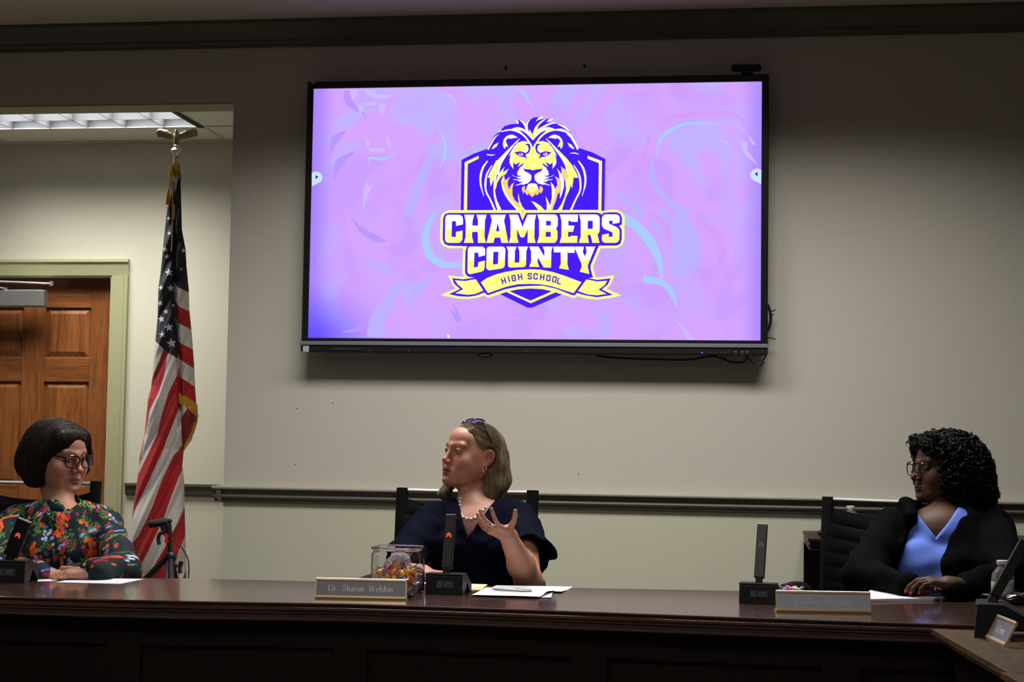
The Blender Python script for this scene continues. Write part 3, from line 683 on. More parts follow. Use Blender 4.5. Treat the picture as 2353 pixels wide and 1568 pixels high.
def edge(axis, a, b):
    r = N.new('ShaderNodeMapRange'); r.inputs[1].default_value = a; r.inputs[2].default_value = b; r.interpolation_type = 'SMOOTHSTEP'; L.new(sep.outputs[axis], r.inputs[0]); return r.outputs[0]
c = mixc(edge(0, -.84, -.965), c, srgb(168, 132, 255)); c = mixc(edge(0, .84, .96), c, srgb(172, 140, 255))
mm = N.new('ShaderNodeMath'); mm.operation = 'MULTIPLY'; L.new(edge(0, -.55, -.97), mm.inputs[0]); L.new(edge(2, -.22, -.52), mm.inputs[1]); c = mixc(mm.outputs[0], c, srgb(96, 78, 255))
L.new(c, em.inputs[0]); em.inputs[1].default_value = 1
sw = MB().box(((sx0+sx1)/2, YS, (sz0+sz1)/2), (sx1-sx0, .006, sz1-sz0)).build('screen', sm, tv)
layer = [0]
def flat(name, polys, m, holes=None, L_=None):
    """polygons given in photograph pixels, laid on the screen surface"""
    if len(polys) > 1:
        k = layer[0]
        for i, pg in enumerate(polys): layer[0] = k; flat(name, [pg], m, {0: holes[i]} if holes and i in holes else None)
        return
    layer[0] += 1; y = YS-.0031-.00012*layer[0]; V = []; F = []
    for i, pg in enumerate(polys):
        loops = [pg]+((holes or {}).get(i, [])); base = len(V); tot = [q for lp in loops for q in lp]
        tri = tessellate_polygon([[Vector((a, b, 0)) for a, b in lp] for lp in loops])
        V += [at(a, b, y) for a, b in tot]; F += [tuple(base+k for k in t) for t in tri]
    return np_mesh(name, V, F, m, sw, False)
def strokes(name, items, m, join=False):
    """items: (pts, widths) tapered strokes"""
    if len(items) > 1 and not join:
        k = layer[0]
        for it in items: layer[0] = k; strokes(name, [it], m)
        return
    layer[0] += 1; y = YS-.0031-.00012*layer[0]; V = []; F = []
    for pts, ws in items:
        q = catmull(pts, 6) if len(pts) > 2 else [np.array(p, float) for p in pts]; wz = np.interp(np.linspace(0, 1, len(q)), np.linspace(0, 1, len(ws)), ws); b = len(V)
        for i, p in enumerate(q):
            t = nrm(q[min(i+1, len(q)-1)]-q[max(i-1, 0)]); n = np.array([-t[1], t[0]])*wz[i]/2
            V += [at(*(p+n), y), at(*(p-n), y)]
        F += [(b+2*i, b+2*i+1, b+2*i+3, b+2*i+2) for i in range(len(q)-1)]
    return np_mesh(name, V, F, m, sw, False)
def tr(ox, oy, s): return lambda pts: [(ox+a/s, oy+b/s) for a, b in pts]
c4, cA, cB, c3, cR, c5, c6 = tr(960, 230, 3.1366), tr(1100, 260, 9.412), tr(1100, 370, 9.412), tr(1000, 470, 10.23), tr(1220, 470, 10.23), tr(1000, 550, 9.222), tr(1220, 550, 9.222)
BL = emis('crest_blue', srgb(72, 30, 255), 1); WH = emis('crest_white', (1, 1, 1), 1); YE = emis('crest_yellow', srgb(255, 255, 140), 1); ORG = emis('crest_orange', srgb(255, 214, 120), 1); PK = emis('crest_pink', srgb(255, 170, 205), 1)
SW = emis('swoosh_blue', srgb(172, 206, 255), 1); SV = emis('swoosh_violet', srgb(186, 152, 255), 1); SP = emis('swoosh_pale', srgb(206, 190, 255), 1)
# faint animals of the wallpaper
tlz, trz, blz, brz = tr(680, 130, 4.2018), tr(1240, 130, 4.2018), tr(680, 480, 3.734), tr(1240, 480, 3.734)
strokes('pattern', [(tlz([(960, 1540), (800, 1300), (330, 1100), (500, 700), (850, 640)]), [30, 60, 30, 10, 0]) if False else (tlz([(1080, 1550), (1180, 1250), (1290, 1000), (1290, 820)]), [22, 26, 18, 4]),
    (brz([(1120, 420), (1180, 700), (1020, 860)]), [4, 6, 0]), (trz([(1080, 1000), (1100, 1250), (1250, 1450), (1420, 1550)]), [6, 24, 30, 40]), (trz([(700, 1300), (900, 1430), (1000, 1550)]), [10, 20, 24]),
    (blz([(900, 620), (800, 780), (700, 950), (690, 1100)]), [10, 26, 34, 44]), (blz([(1200, 560), (1050, 680), (950, 850)]), [4, 20, 2]), (brz([(420, 880), (560, 930), (540, 1080)]), [4, 16, 30]), (brz([(1000, 60), (1200, 180), (1260, 420), (1150, 560)]), [60, 66, 66, 20])], emis('pattern_lilac', srgb(190, 178, 255), 1))
strokes('pattern', [(trz([(1060, 760), (1000, 1050), (1080, 1300), (1300, 1540)]), [8, 12, 10, 12]), (brz([(950, 20), (1080, 160), (1130, 330)]), [4, 20, 6]), (brz([(1330, 60), (1520, 240), (1560, 430), (1500, 560)]), [6, 22, 20, 0]), (brz([(1640, 260), (1680, 420), (1560, 660), (1330, 810)]), [0, 6, 8, 0]),
    (trz([(1120, 690), (1300, 580), (1600, 560), (1850, 555), (2060, 680)]), [2, 10, 14, 10, 0])], emis('pattern_pink', srgb(214, 160, 250), 1))
strokes('pattern', [(tlz([(320, 960), (380, 800), (480, 720)]), [0, 20, 3]), (tlz([(370, 1200), (420, 1030), (560, 920)]), [0, 20, 3]), (blz([(470, 60), (560, 180), (700, 260), (790, 280)]), [0, 12, 16, 0]), (blz([(400, 1060), (560, 1020), (640, 880)]), [2, 14, 0]), (blz([(1320, 860), (1400, 960), (1340, 790)]), [2, 14, 0]), (tlz([(490, 330), (520, 450), (700, 590)]), [12, 16, 0])], SV)
strokes('pattern', [(blz([(1215, 0), (1140, 130), (1110, 260), (1150, 400), (1260, 475), (1420, 480)]), [0, 10, 16, 18, 15, 8]), (brz([(700, 70), (830, 150), (960, 300), (1030, 470), (1050, 605)]), [20, 22, 22, 14, 2]), (brz([(890, 600), (1060, 640), (1140, 740), (1185, 860)]), [18, 14, 12, 0]),
    (trz([(1130, 1000), (1150, 840), (1250, 720), (1420, 650), (1650, 645), (1850, 650)]), [0, 6, 9, 6, 3, 0]), (tlz([(1350, 640), (1430, 800), (1440, 950), (1380, 1100)]), [0, 6, 7, 0]), (tlz([(690, 1040), (720, 980), (850, 990), (1000, 910)]), [0, 6, 6, 0]), (tlz([(1390, 345), (1500, 390), (1580, 520)]), [0, 6, 0]), (tlz([(2100, 300), (2200, 360), (2320, 540)]), [2, 8, 0])], SW)
flat('pattern', [tlz([(525, 320), (605, 320), (590, 370), (560, 408), (530, 370)]), tlz([(650, 318), (740, 325), (800, 365), (950, 372), (860, 408), (760, 395), (690, 370)]), tlz([(585, 450), (645, 480), (630, 575), (605, 520)]), tlz([(795, 455), (875, 460), (835, 585), (805, 510)]), tlz([(640, 450), (765, 440), (770, 470), (635, 465)]),
    tlz([(668, 760), (718, 840), (690, 885), (670, 830)]), tlz([(875, 760), (930, 850), (900, 900), (875, 840)]), tlz([(712, 885), (855, 882), (860, 918), (712, 920)]), tlz([(690, 1205), (700, 1260), (735, 1235), (690, 1360), (650, 1480), (650, 1300)]),
    trz([(1720, 812), (1800, 815), (1850, 865), (1780, 835)]), trz([(1945, 815), (2005, 825), (2000, 900), (2110, 1050), (1990, 960), (1950, 880)]), brz([(1130, 920), (1250, 1030), (1330, 1130), (1270, 1130), (1200, 1000)]), trz([(1850, 645), (1960, 690), (2090, 850), (2050, 850), (2000, 740)])], SP)
# on-screen menu handles and pointer
flat('menu_handle', [[(716, 398), (724, 394), (733, 395.5), (740, 402), (741, 410), (737, 418), (717, 428.5)], [(1750, 391), (1741, 386.5), (1730, 390), (1723.5, 399), (1725, 409), (1732, 415), (1750, 423.5)]], emis('handle_pale', srgb(205, 228, 255), 1))
flat('menu_handle', [[(725, 402), (732, 407), (725, 412)], [(1741, 395), (1734, 400), (1741, 405.5)]], emis('handle_arrow', srgb(60, 40, 190), 1))
flat('pointer', [[(1028, 767), (1034, 773), (1031.5, 774), (1033, 777.5), (1031, 778), (1029.8, 775), (1028, 776.5)]], WH)
# the crest
flat('crest', [c4([(315, 432), (400, 388), (500, 352), (830, 300), (1160, 345), (1260, 378), (1352, 425), (1343, 900), (1200, 1100), (1150, 1345), (1045, 1400), (825, 1497), (790, 1497), (590, 1398), (480, 1345), (430, 1100), (308, 900)])], BL)
flat('crest', [c4([(338, 448), (430, 405), (530, 374), (830, 360), (1110, 374), (1200, 392), (1328, 440), (1322, 860), (1190, 1080), (980+60, 1365), (815, 1466), (640, 1385), (440, 1100), (330, 860)])], YE)
flat('crest', [c4([(360, 462), (440, 422), (540, 388), (830, 370), (1110, 390), (1195, 412), (1305, 455), (1300, 860), (1180, 1080), (1010, 1360), (812, 1446), (660, 1378), (450, 1080), (354, 860)])], BL)
flat('crest', [cA([(0, 840), (200, 765), (250, 650), (330, 500), (440, 400), (470, 380), (560, 280), (700, 240), (835, 232), (850, 190), (840, 145), (870, 145), (950, 200), (1030, 300), (1062, 220), (1120, 140), (1190, 95), (1290, 85), (1350, 100), (1300, 150), (1380, 130), (1430, 135), (1530, 125), (1560, 140), (1500, 200), (1600, 200), (1700, 235), (1850, 310), (1960, 400), (2060, 520), (2170, 760), (2353, 830), (2353, 1400), (0, 1400)])], BL)
MX = lambda pts: [(2345-a, b) for a, b in pts]
st = []
for f_ in (lambda p: p, MX):
    st += [(cA(f_([(200, 795), (270, 660), (350, 530), (440, 455)])), [3, 3.4, 3, .5]), (cA(f_([(490, 405), (600, 372), (720, 365), (880, 415), (1000, 510), (1090, 630), (1172, 752)])), [2, 3.4, 4, 4.5, 4, 4, 1]),
           (cA(f_([(425, 412), (500, 370)])), [3, 1]), (cA(f_([(720, 335), (860, 330), (1000, 390), (1100, 480), (1172, 585)])), [1, 6, 6, 5, 1])]
st += [(cA([(880, 150), (960, 205), (1020, 290), (1050, 390), (1110, 470), (1172, 570)]), [1, 4, 6, 6, 5, 2]), (cA([(1100, 150), (1050, 230), (1040, 320), (1070, 420)]), [1, 3, 5, 4]), (cA([(1955, 395), (1850, 300), (1700, 240)]), [2, 5, 1]), (cA([(1670, 215), (1560, 225), (1400, 300), (1270, 400), (1190, 540)]), [2, 4, 5, 6, 3]),
       (cA([(1385, 90), (1300, 120), (1232, 188)]), [5, 4, 0]), (cA([(1600, 130), (1520, 160), (1455, 205)]), [4, 4, 0]), (cA([(815, 155), (845, 195), (845, 235)]), [3, 4, 3]), (cA([(1435, 140), (1340, 200), (1250, 300), (1190, 430)]), [2, 4, 5, 5]), (cA([(2165, 770), (2080, 640), (2000, 500), (1900, 410), (1780, 355), (1650, 355)]), [1, 6, 6, 5, 4, 2]),
       (cA([(365, 890), (280, 910), (170, 895)]), [0, 3, 2]), (cA([(1970, 870), (2070, 865), (2160, 890)]), [1, 3, 2])]
strokes('crest', st, WH)
flat('crest', [cA([(1100, 345), (1130, 410), (1165, 462), (1200, 360), (1270, 260), (1360, 190), (1290, 290), (1255, 395), (1350, 320), (1450, 270), (1330, 360), (1240, 450), (1190, 540), (1172, 560), (1130, 500), (1095, 440)])]+[cA(f_([(740, 345), (850, 325), (890, 370), (940, 440), (1000, 490), (900, 420), (790, 375)])) for f_ in (lambda p: p, MX)], YE)
ear = [(850, 535), (790, 492), (740, 470), (680, 465), (600, 500), (540, 570), (520, 660), (535, 740), (580, 780), (572, 720), (640, 735), (600, 640), (580, 600), (620, 555), (660, 540), (680, 560), (760, 540)]
flat('crest', [cA(ear), cA(MX(ear)), cA([(270, 780), (330, 690), (432, 632), (390, 720), (330, 765)]), cA(MX([(270, 780), (330, 690), (432, 632), (390, 720), (330, 765)]))], WH)
ein = [(525, 640), (560, 620), (600, 640), (640, 733), (572, 716), (575, 765), (535, 720)]
flat('crest', [cA(ein), cA(MX(ein))], YE)
mane = [(890, 550), (780, 640), (600, 820), (440, 980), (330, 1120), (230, 1300), (190, 1400), (330, 1400), (380, 1250), (440, 1120), (540, 960), (640, 810), (760, 690), (830, 620)]
flat('crest', [cA(mane), cA(MX(mane))], YE)
strokes('crest', [(cA(f_([(890, 555), (800, 640), (650, 790)])), [2, 3, 1]) for f_ in (lambda p: p, MX)]+[(cA(f_([(760, 700), (640, 840), (530, 980), (450, 1140), (400, 1330)])), [1, 4, 6, 6, 7]) for f_ in (lambda p: p, MX)], WH)
face = [(1172, 750), (1140, 665), (1080, 625), (960, 600), (840, 640), (770, 720), (700, 830), (650, 945), (725, 870), (690, 960), (680, 1050), (690, 1130), (750, 1215), (745, 1070), (800, 1110), (900, 1060), (840, 1165), (970, 1080), (940, 1170), (960, 1200), (1030, 1215), (1172, 1240)]
flat('crest', [cA(face+MX(face)[::-1][1:-1])], YE)
strokes('crest', [(cA(f_([(715, 880), (690, 980), (690, 1090), (745, 1205)])), [1, 4, 4, 0]) for f_ in (lambda p: p, MX)]+[(cA(f_([(770, 730), (700, 860), (655, 940)])), [1, 3, 0]) for f_ in (lambda p: p, MX)], WH)
mz = [(970, 85), (890, 140), (840, 230), (828, 300), (860, 318), (940, 322), (860, 345), (800, 340), (705, 292), (750, 330), (830, 355), (840, 378), (940, 388), (880, 402), (735, 393), (780, 415), (845, 422), (880, 450), (960, 440), (860, 505), (782, 528), (840, 530), (900, 508), (960, 515), (1060, 485), (1130, 420), (1142, 350), (1130, 300), (1080, 260), (1000, 225), (955, 150)]
flat('crest', [cB(mz), cB(MX(mz))], WH)
nz = [(950, 150), (1000, 190), (1060, 178), (1110, 185), (1172, 203)]; nz2 = [(1172, 420), (1150, 400), (1148, 330), (1120, 285), (1070, 255), (1000, 225)]
flat('crest', [cB(nz+MX(nz)[::-1][1:]+MX(nz2)[::-1]+nz2[1:])], BL)
flat('crest', [cB([(930, 600), (945, 560), (1000, 540), (1000, 620), (1020, 640), (1300, 640), (1315, 620), (1320, 540), (1375, 562), (1395, 620), (1345, 715), (1318, 660), (1290, 720), (1238, 745), (1235, 690), (1200, 750), (1155, 782), (1110, 740), (1080, 690), (1070, 745), (1020, 715), (985, 650), (965, 718)])], ORG)
flat('crest', [cB([(1020, 645), (1045, 550), (1080, 495), (1165, 480), (1250, 495), (1280, 560), (1302, 645), (1240, 620), (1165, 560), (1090, 620)])], WH)
flat('crest', [cB([(1050, 620), (1110, 560), (1165, 545), (1230, 560), (1280, 620), (1220, 660), (1160, 690), (1100, 660)])], YE)
eye_ = [(770, 850), (900, 825), (960, 840), (1010, 865), (1060, 830), (1082, 780), (1060, 700), (1000, 682), (1060, 658), (1110, 680), (1122, 760), (1095, 850), (1010, 905), (1052, 990), (980, 950), (900, 945), (840, 910)]
wpa = [(890, 812), (960, 812), (1030, 790), (1060, 740), (1080, 780), (1055, 835), (1010, 858), (960, 838)]
flat('crest', [cA(eye_), cA(MX(eye_))], BL); flat('crest', [cA(wpa), cA(MX(wpa))], WH)
el_ = lambda cx, cy, a, b: [(cx+a*math.cos(t*math.pi/8), cy+b*math.sin(t*math.pi/8)) for t in range(16)]
flat('crest', [cA(el_(910, 895, 52, 34)), cA(MX(el_(905, 893, 52, 34)))], PK); flat('crest', [cA(el_(905, 882, 18, 14)), cA(el_(1445, 878, 18, 14))], BL); flat('crest', [cA(el_(938, 885, 18, 14)), cA(el_(1465, 870, 18, 14))], WH)
# lower mane strands
wl = [([(190, 0), (90, 150), (42, 330), (45, 520), (110, 765)], [3, 5, 5, 4, 1]), ([(290, 90), (180, 280), (145, 480), (160, 660), (250, 840), (350, 1065)], [2, 4, 5, 4, 4, 5]), ([(470, -60), (390, 220), (350, 420), (335, 640), (370, 850), (450, 1065)], [6, 5, 4, 4, 5, 9])]
strokes('crest', [(cB(p), w_) for p, w_ in wl]+[(cB(MX(p)), w_) for p, w_ in wl[:2]], WH)
flat('crest', [cB([(380, -20), (290, 160), (245, 330), (240, 430), (260, 555), (330, 400), (380, 250), (440, 0)]), cB([(560, 125), (450, 250), (400, 345), (350, 500), (335, 640), (372, 600), (400, 470), (480, 350), (585, 285), (650, 165), (520, 250)])], YE)
flat('crest', [cB([(545, 310), (575, 420), (680, 335), (630, 440), (630, 520), (660, 610), (690, 530), (765, 455), (730, 580), (730, 740), (780, 850), (870, 920), (850, 780), (855, 695), (890, 860), (940, 980), (1010, 1065), (1010, 1120), (950, 1280), (880, 1120), (800, 1000), (620, 770), (520, 560), (495, 440)])], ORG)
flat('crest', [cB([(870, 920), (850, 780), (855, 695), (890, 860), (940, 980), (1010, 1065), (1010, 1120), (950, 1280), (880, 1120), (860, 1060), (900, 1000)])], YE)
strokes('crest', [(cB([(540, 330), (505, 450), (540, 620), (650, 820), (850, 1060)]), [1, 4, 5, 6, 5])], WH)
flat('crest', [cB([(1130, 862), (1200, 950), (1290, 1065), (1425, 1065), (1330, 965), (1230, 900)]), cB([(1445, 765), (1470, 920), (1468, 1065), (1590, 1065), (1545, 960), (1490, 840)]),
    cB([(1780, 115), (1870, 210), (1930, 330), (1890, 30), (1975, 60), (2040, 260), (2045, 420), (2020, 595), (1992, 520), (1960, 640), (1890, 780), (1830, 960), (1800, 1065), (1700, 1065), (1790, 930), (1860, 760), (1890, 600), (1870, 420), (1800, 285)])], YE)
flat('crest', [cB([(1645, 325), (1740, 390), (1790, 500), (1760, 640), (1735, 720), (1720, 680), (1670, 860), (1590, 1065), (1560, 1065), (1640, 800), (1640, 620), (1700, 520), (1690, 420)]), cB([(1775, 115), (1880, 190), (1930, 330), (1890, 420), (1820, 290)])], ORG)
flat('crest', [cB([(1690, 158), (1790, 280), (1845, 400), (1845, 560), (1800, 720), (1752, 825), (1765, 640), (1790, 500), (1745, 380), (1730, 260)]), cB([(1555, 450), (1630, 540), (1648, 620), (1640, 800), (1560, 1040), (1545, 980), (1580, 780), (1580, 600)])], WH)
# name plate of the crest
outer = c3([(330, 135), (1900, 133), (3800, 128), (3900, 150), (3980, 150), (4100, 125), (4271, 125), (4390, 180), (4456, 300), (4456, 480), (4441, 540), (4453, 620), (4446, 850), (4390, 970), (4261, 1030), (3891, 1030)])+c6([(1480, 190), (1310, 590), (1380, 810), (1560, 795), (1770, 765), (1740, 840), (1690, 960), (1610, 1050), (1760, 1120), (1915, 1192), (1720, 1240), (1450, 1280), (1300, 1275), (1130, 1250), (990, 1208), (950, 1235), (905, 1245), (830, 1225), (590, 1150), (480, 1110), (250, 1060), (0, 1045)])+c5([(2000, 1045), (1750, 1065), (1530, 1110), (1340, 1175), (1150, 1235), (1080, 1225), (1035, 1195), (900, 1240), (700, 1270), (450, 1255), (120, 1185), (280, 1110), (430, 1050), (350, 930), (275, 760), (440, 785), (620, 800), (580, 720), (578, 600), (590, 190), (330, 192)])+c3([(320, 1030), (200, 980), (130, 900), (115, 830), (125, 330), (160, 230), (230, 165)])
inner = c3([(310, 200), (1985, 198), (2055, 370), (2135, 198), (3800, 190), (3880, 210), (3905, 240), (3960, 195), (4100, 185), (4271, 185), (4360, 230), (4392, 330), (4390, 470), (4325, 500), (4385, 590), (4385, 820), (4350, 930), (4260, 970), (3850, 970)])+c6([(1265, 550), (1265, 640), (1317, 812), (1225, 825), (1400, 862), (1690, 830), (1630, 960), (1500, 1065), (1740, 1180), (1400, 1230), (1150, 1190), (970, 1138), (930, 1188), (890, 1190), (520, 1045), (250, 985), (0, 990)])+c5([(2020, 990), (1750, 1005), (1480, 1060), (1130, 1185), (1095, 1178), (1045, 1130), (850, 1200), (700, 1220), (500, 1210), (290, 1165), (525, 1055), (400, 940), (360, 825), (600, 850), (830, 815), (700, 795), (640, 740), (632, 680), (640, 250), (680, 150)])+c3([(310, 970), (220, 930), (175, 820), (185, 330), (225, 230)])
flat('crest', [outer], YE)
flat('crest', [inner], BL)
flat('crest', [c3([(1905, 130), (2140, 130), (2140, 196), (2050, 372), (1985, 196)])], YE)
flat('crest', [c3([(2010, 100), (2095, 140), (2100, 190), (2052, 290), (2040, 180)])], ORG)
M_ = {'CH': 526.7, 'CO': 597.4}
def twotone(nm, py):
    zc = at(1223, py, YS-.008)[2]-2.1
    m = bpy.data.materials.new(nm); m.use_nodes = True; nt = m.node_tree; N = nt.nodes; N.remove(N['Principled BSDF']); e = N.new('ShaderNodeEmission'); t = N.new('ShaderNodeTexCoord'); s_ = N.new('ShaderNodeSeparateXYZ'); g = N.new('ShaderNodeMath'); g.operation = 'GREATER_THAN'; g.inputs[1].default_value = zc
    x = N.new('ShaderNodeMix'); x.data_type = 'RGBA'; x.inputs[6].default_value = (*srgb(255, 255, 140), 1); x.inputs[7].default_value = (1, 1, 1, 1); k = nt.links
    k.new(t.outputs['Object'], s_.inputs[0]); k.new(s_.outputs[2], g.inputs[0]); k.new(g.outputs[0], x.inputs[0]); k.new(x.outputs[2], e.inputs[0]); k.new(e.outputs[0], N['Material Output'].inputs[0]); return m
LT = [c3([(300, 242), (570, 242), (630, 270), (655, 330), (655, 470), (490, 507), (487, 395), (395, 395), (385, 760), (487, 765), (487, 645), (645, 612), (640, 820), (610, 880), (560, 905), (300, 905), (250, 880), (228, 820), (235, 330), (255, 270)]),
      c3([(680, 240), (920, 240), (880, 385), (875, 495), (1005, 495), (1005, 385), (970, 240), (1210, 240), (1170, 385), (1160, 770), (1195, 905), (1005, 905), (1000, 645), (870, 650), (868, 760), (905, 905), (672, 905), (715, 765), (715, 385)]),
      c3([(1295, 240), (1660, 240), (1620, 380), (1720, 905), (1555, 905), (1530, 780), (1400, 780), (1370, 905), (1205, 905), (1330, 380)]),
      c3([(1735, 240), (1945, 240), (2052, 525), (2170, 240), (2376, 240), (2341, 385), (2331, 770), (2361, 905), (2170, 905), (2175, 590), (2090, 775), (2010, 775), (1925, 590), (1925, 760), (1960, 905), (1730, 905), (1770, 770), (1770, 385)]),
      cR([(150, 235), (560, 235), (615, 265), (635, 330), (630, 500), (595, 570), (625, 640), (625, 800), (600, 870), (550, 905), (145, 905), (190, 750), (190, 385)]),
      cR([(680, 235), (1105, 235), (1100, 410), (945, 410), (935, 388), (880, 388), (880, 492), (1025, 497), (990, 645), (875, 645), (872, 760), (930, 760), (935, 735), (1095, 740), (1090, 905), (672, 905), (715, 750), (715, 385)]),
      cR([(1130, 235), (1545, 235), (1600, 270), (1618, 330), (1615, 640), (1565, 710), (1615, 905), (1445, 905), (1400, 720), (1330, 720), (1365, 905), (1125, 905), (1168, 760), (1168, 385)]),
      cR([(1740, 232), (2010, 232), (2070, 265), (2090, 320), (2085, 430), (1920, 460), (1920, 385), (1838, 385), (1838, 450), (2030, 540), (2075, 590), (2085, 640), (2080, 820), (2050, 880), (1990, 905), (1740, 905), (1680, 870), (1665, 810), (1668, 715), (1830, 680), (1830, 760), (1918, 760), (1918, 660), (1720, 575), (1680, 530), (1665, 480), (1668, 320), (1690, 262)])]
HO = {2: [c3([(1470, 430), (1510, 630), (1430, 630)])], 4: [cR([(355, 388), (467, 388), (467, 492), (355, 492)]), cR([(350, 645), (465, 645), (465, 760), (347, 760)])], 6: [cR([(1338, 385), (1452, 385), (1450, 573), (1335, 573)])]}
mch = twotone('letters_upper', 526.7); mco = twotone('letters_lower', 597.4)
for i, pg in enumerate(LT): layer[0] = 60; flat('letter', [pg], mch, {0: HO[i]} if i in HO else None)
LC = [c5([(740, 155), (1000, 155), (1050, 185), (1062, 230), (1058, 340), (920, 378), (912, 285), (832, 288), (820, 600), (905, 582), (912, 490), (1052, 448), (1048, 600), (1030, 660), (980, 690), (740, 742), (700, 730), (682, 690), (690, 220), (705, 175)]),
      c5([(1140, 155), (1430, 155), (1470, 175), (1488, 215), (1475, 560), (1455, 600), (1410, 622), (1150, 660), (1100, 640), (1080, 600), (1090, 210), (1105, 172)]),
      c5([(1510, 155), (1728, 155), (1690, 250), (1685, 495), (1782, 493), (1783, 250), (1750, 155), (1972, 155), (1932, 250), (1925, 540), (1905, 580), (1860, 592), (1600, 602), (1560, 590), (1543, 560), (1543, 250)]),
      c5([(1992, 155), (2190, 155), (2310, 362), (2315, 250), (2275, 155), (2495, 155), (2462, 250), (2455, 605), (2300, 600), (2175, 385), (2170, 490), (2207, 590), (1990, 585), (2030, 480), (2030, 250)]),
      c6([(478, 155), (930, 155), (925, 290), (790, 288), (775, 270), (775, 540), (805, 650), (592, 618), (632, 520), (628, 270), (600, 280), (485, 280)]),
      c6([(940, 155), (1125, 155), (1100, 270), (1140, 362), (1180, 270), (1160, 155), (1368, 155), (1210, 540), (1207, 600), (1242, 738), (1032, 690), (1070, 590), (1070, 520), (932, 200)])]
for i, pg in enumerate(LC): layer[0] = 60; flat('letter', [pg], mco, {0: [c5([(1235, 270), (1338, 267), (1330, 522), (1225, 537)])]} if i == 1 else None)
layer[0] = 61
flat('crest', [c5([(965, 910), (1100, 820), (1300, 740), (1500, 690), (1750, 650), (2029, 635)])+c6([(200, 645), (450, 690), (700, 770), (900, 845), (1075, 910), (905, 1145), (700, 1080), (450, 1000), (200, 955), (0, 948)])+c5([(1750, 955), (1500, 1010), (1300, 1080), (1120, 1145)]),
    c5([(415, 870), (640, 885), (860, 845), (1020, 1090), (850, 1160), (700, 1180), (420, 1145), (595, 1060), (480, 960)]), c6([(1175, 850), (1400, 895), (1620, 880), (1560, 980), (1430, 1070), (1605, 1160), (1400, 1190), (1200, 1170), (995, 1100)])], YE)
GL = {'H': [[(0, 0), (0, 1)], [(1, 0), (1, 1)], [(0, .5), (1, .5)]], 'I': [[(.5, 0), (.5, 1)]], 'G': [[(1, .22), (1, .1), (.85, 0), (.15, 0), (0, .12), (0, .88), (.15, 1), (.85, 1), (1, .88), (1, .5), (.55, .5)]], 'S': [[(1, .2), (1, .1), (.85, 0), (.15, 0), (0, .12), (0, .35), (1, .62), (1, .88), (.85, 1), (.15, 1), (0, .9), (0, .8)]],
      'C': [[(1, .25), (1, .12), (.85, 0), (.15, 0), (0, .12), (0, .88), (.15, 1), (.85, 1), (1, .88), (1, .75)]], 'O': [[(.5, 0), (.15, 0), (0, .12), (0, .88), (.15, 1), (.85, 1), (1, .88), (1, .12), (.85, 0), (.5, 0)]], 'L': [[(0, 0), (0, 1), (1, 1)]]}
def mono(ch, cx, cy, rot, w_, h_, th):
    out = []; cr, sr = math.cos(math.radians(rot)), math.sin(math.radians(rot))
    for pl in GL[ch]:
        for a, b in zip(pl[:-1], pl[1:]):
            q = []
            for (x, y) in (a, b): X, Y = (x-.5)*w_, (y-.5)*h_; q.append((cx+X*cr-Y*sr, cy+X*sr+Y*cr))
            d = nrm(np.array(q[1])-np.array(q[0]))*th*.4; out.append(([tuple(np.array(q[0])-d), tuple(np.array(q[1])+d)], [th, th]))
    return out
for ch, f_, cx, cy, rt in (('H', c5, 1450, 880, -19), ('I', c5, 1562, 848, -15), ('G', c5, 1665, 825, -11), ('H', c5, 1800, 798, -7), ('S', c5, 2005, 785, -1), ('C', c6, 100, 787, 3), ('H', c6, 240, 802, 7), ('O', c6, 372, 824, 10), ('O', c6, 497, 850, 14), ('L', c6, 603, 888, 17)):
    (x, y), = f_([(cx, cy)]); layer[0] = 62; strokes('letter', mono(ch, x, y, rt, 7.2 if ch != 'I' else 7, 11.8, 3.0), emis('banner_violet', srgb(96, 56, 205), 1) if 'banner_violet' not in MATS else MATS['banner_violet'], True)
# ---------------------------------------------------------------- desks
TZ = .75
def offs(poly, d):
    out = []
    for i, p in enumerate(poly):
        a = poly[max(i-1, 0)]; b = poly[min(i+1, len(poly)-1)]; t = nrm(np.array(b)-np.array(a)); out.append(np.array(p)+np.array([t[1], -t[0]])*d)
    return out
def edge_loft(mb, path, prof):
    """path: 2D points left to right; out is towards the camera; prof (out, z)"""
    cols = [[(*q, TZ+z) for q in offs(path, o)] for o, z in prof]; n = len(path)
    for a, b in zip(cols[:-1], cols[1:]): mb.add(a+b, [(i, i+1, n+i+1, n+i) for i in range(n-1)])
fr = [onz(x, y, TZ)[:2] for x, y in ((0, 1371), (230, 1377.5), (460, 1382.3), (640, 1385), (800, 1387.5), (1020, 1394.5), (1240, 1402), (1460, 1410), (1680, 1418), (2000, 1429), (2300, 1438.5))]
fr = [fr[0]+(fr[0]-fr[1])*3.2]+fr+[np.array([3.3, fr[-1][1]])]
bk = [onz(x, y, TZ)[:2] for x, y in ((0, 1327.5), (230, 1328.5), (460, 1330.5), (900, 1341), (1340, 1352), (1700, 1358.5))]
bk = [bk[0]+(bk[0]-bk[1])*2.2]+bk+[np.array([3.3, bk[-1][1]+.0])]
EP = [(-.002, 0), (0, -.0015), (0, -.0045), (-.007, -.0055), (-.007, -.0085), (.001, -.0095), (.0055, -.012), (.006, -.015), (.0045, -.0185), (0, -.0205), (-.001, -.0225), (.001, -.0235), (.001, -.0275), (-.008, -.0300), (-.012, -.046), (-.020, -.052), (-.045, -.054)]
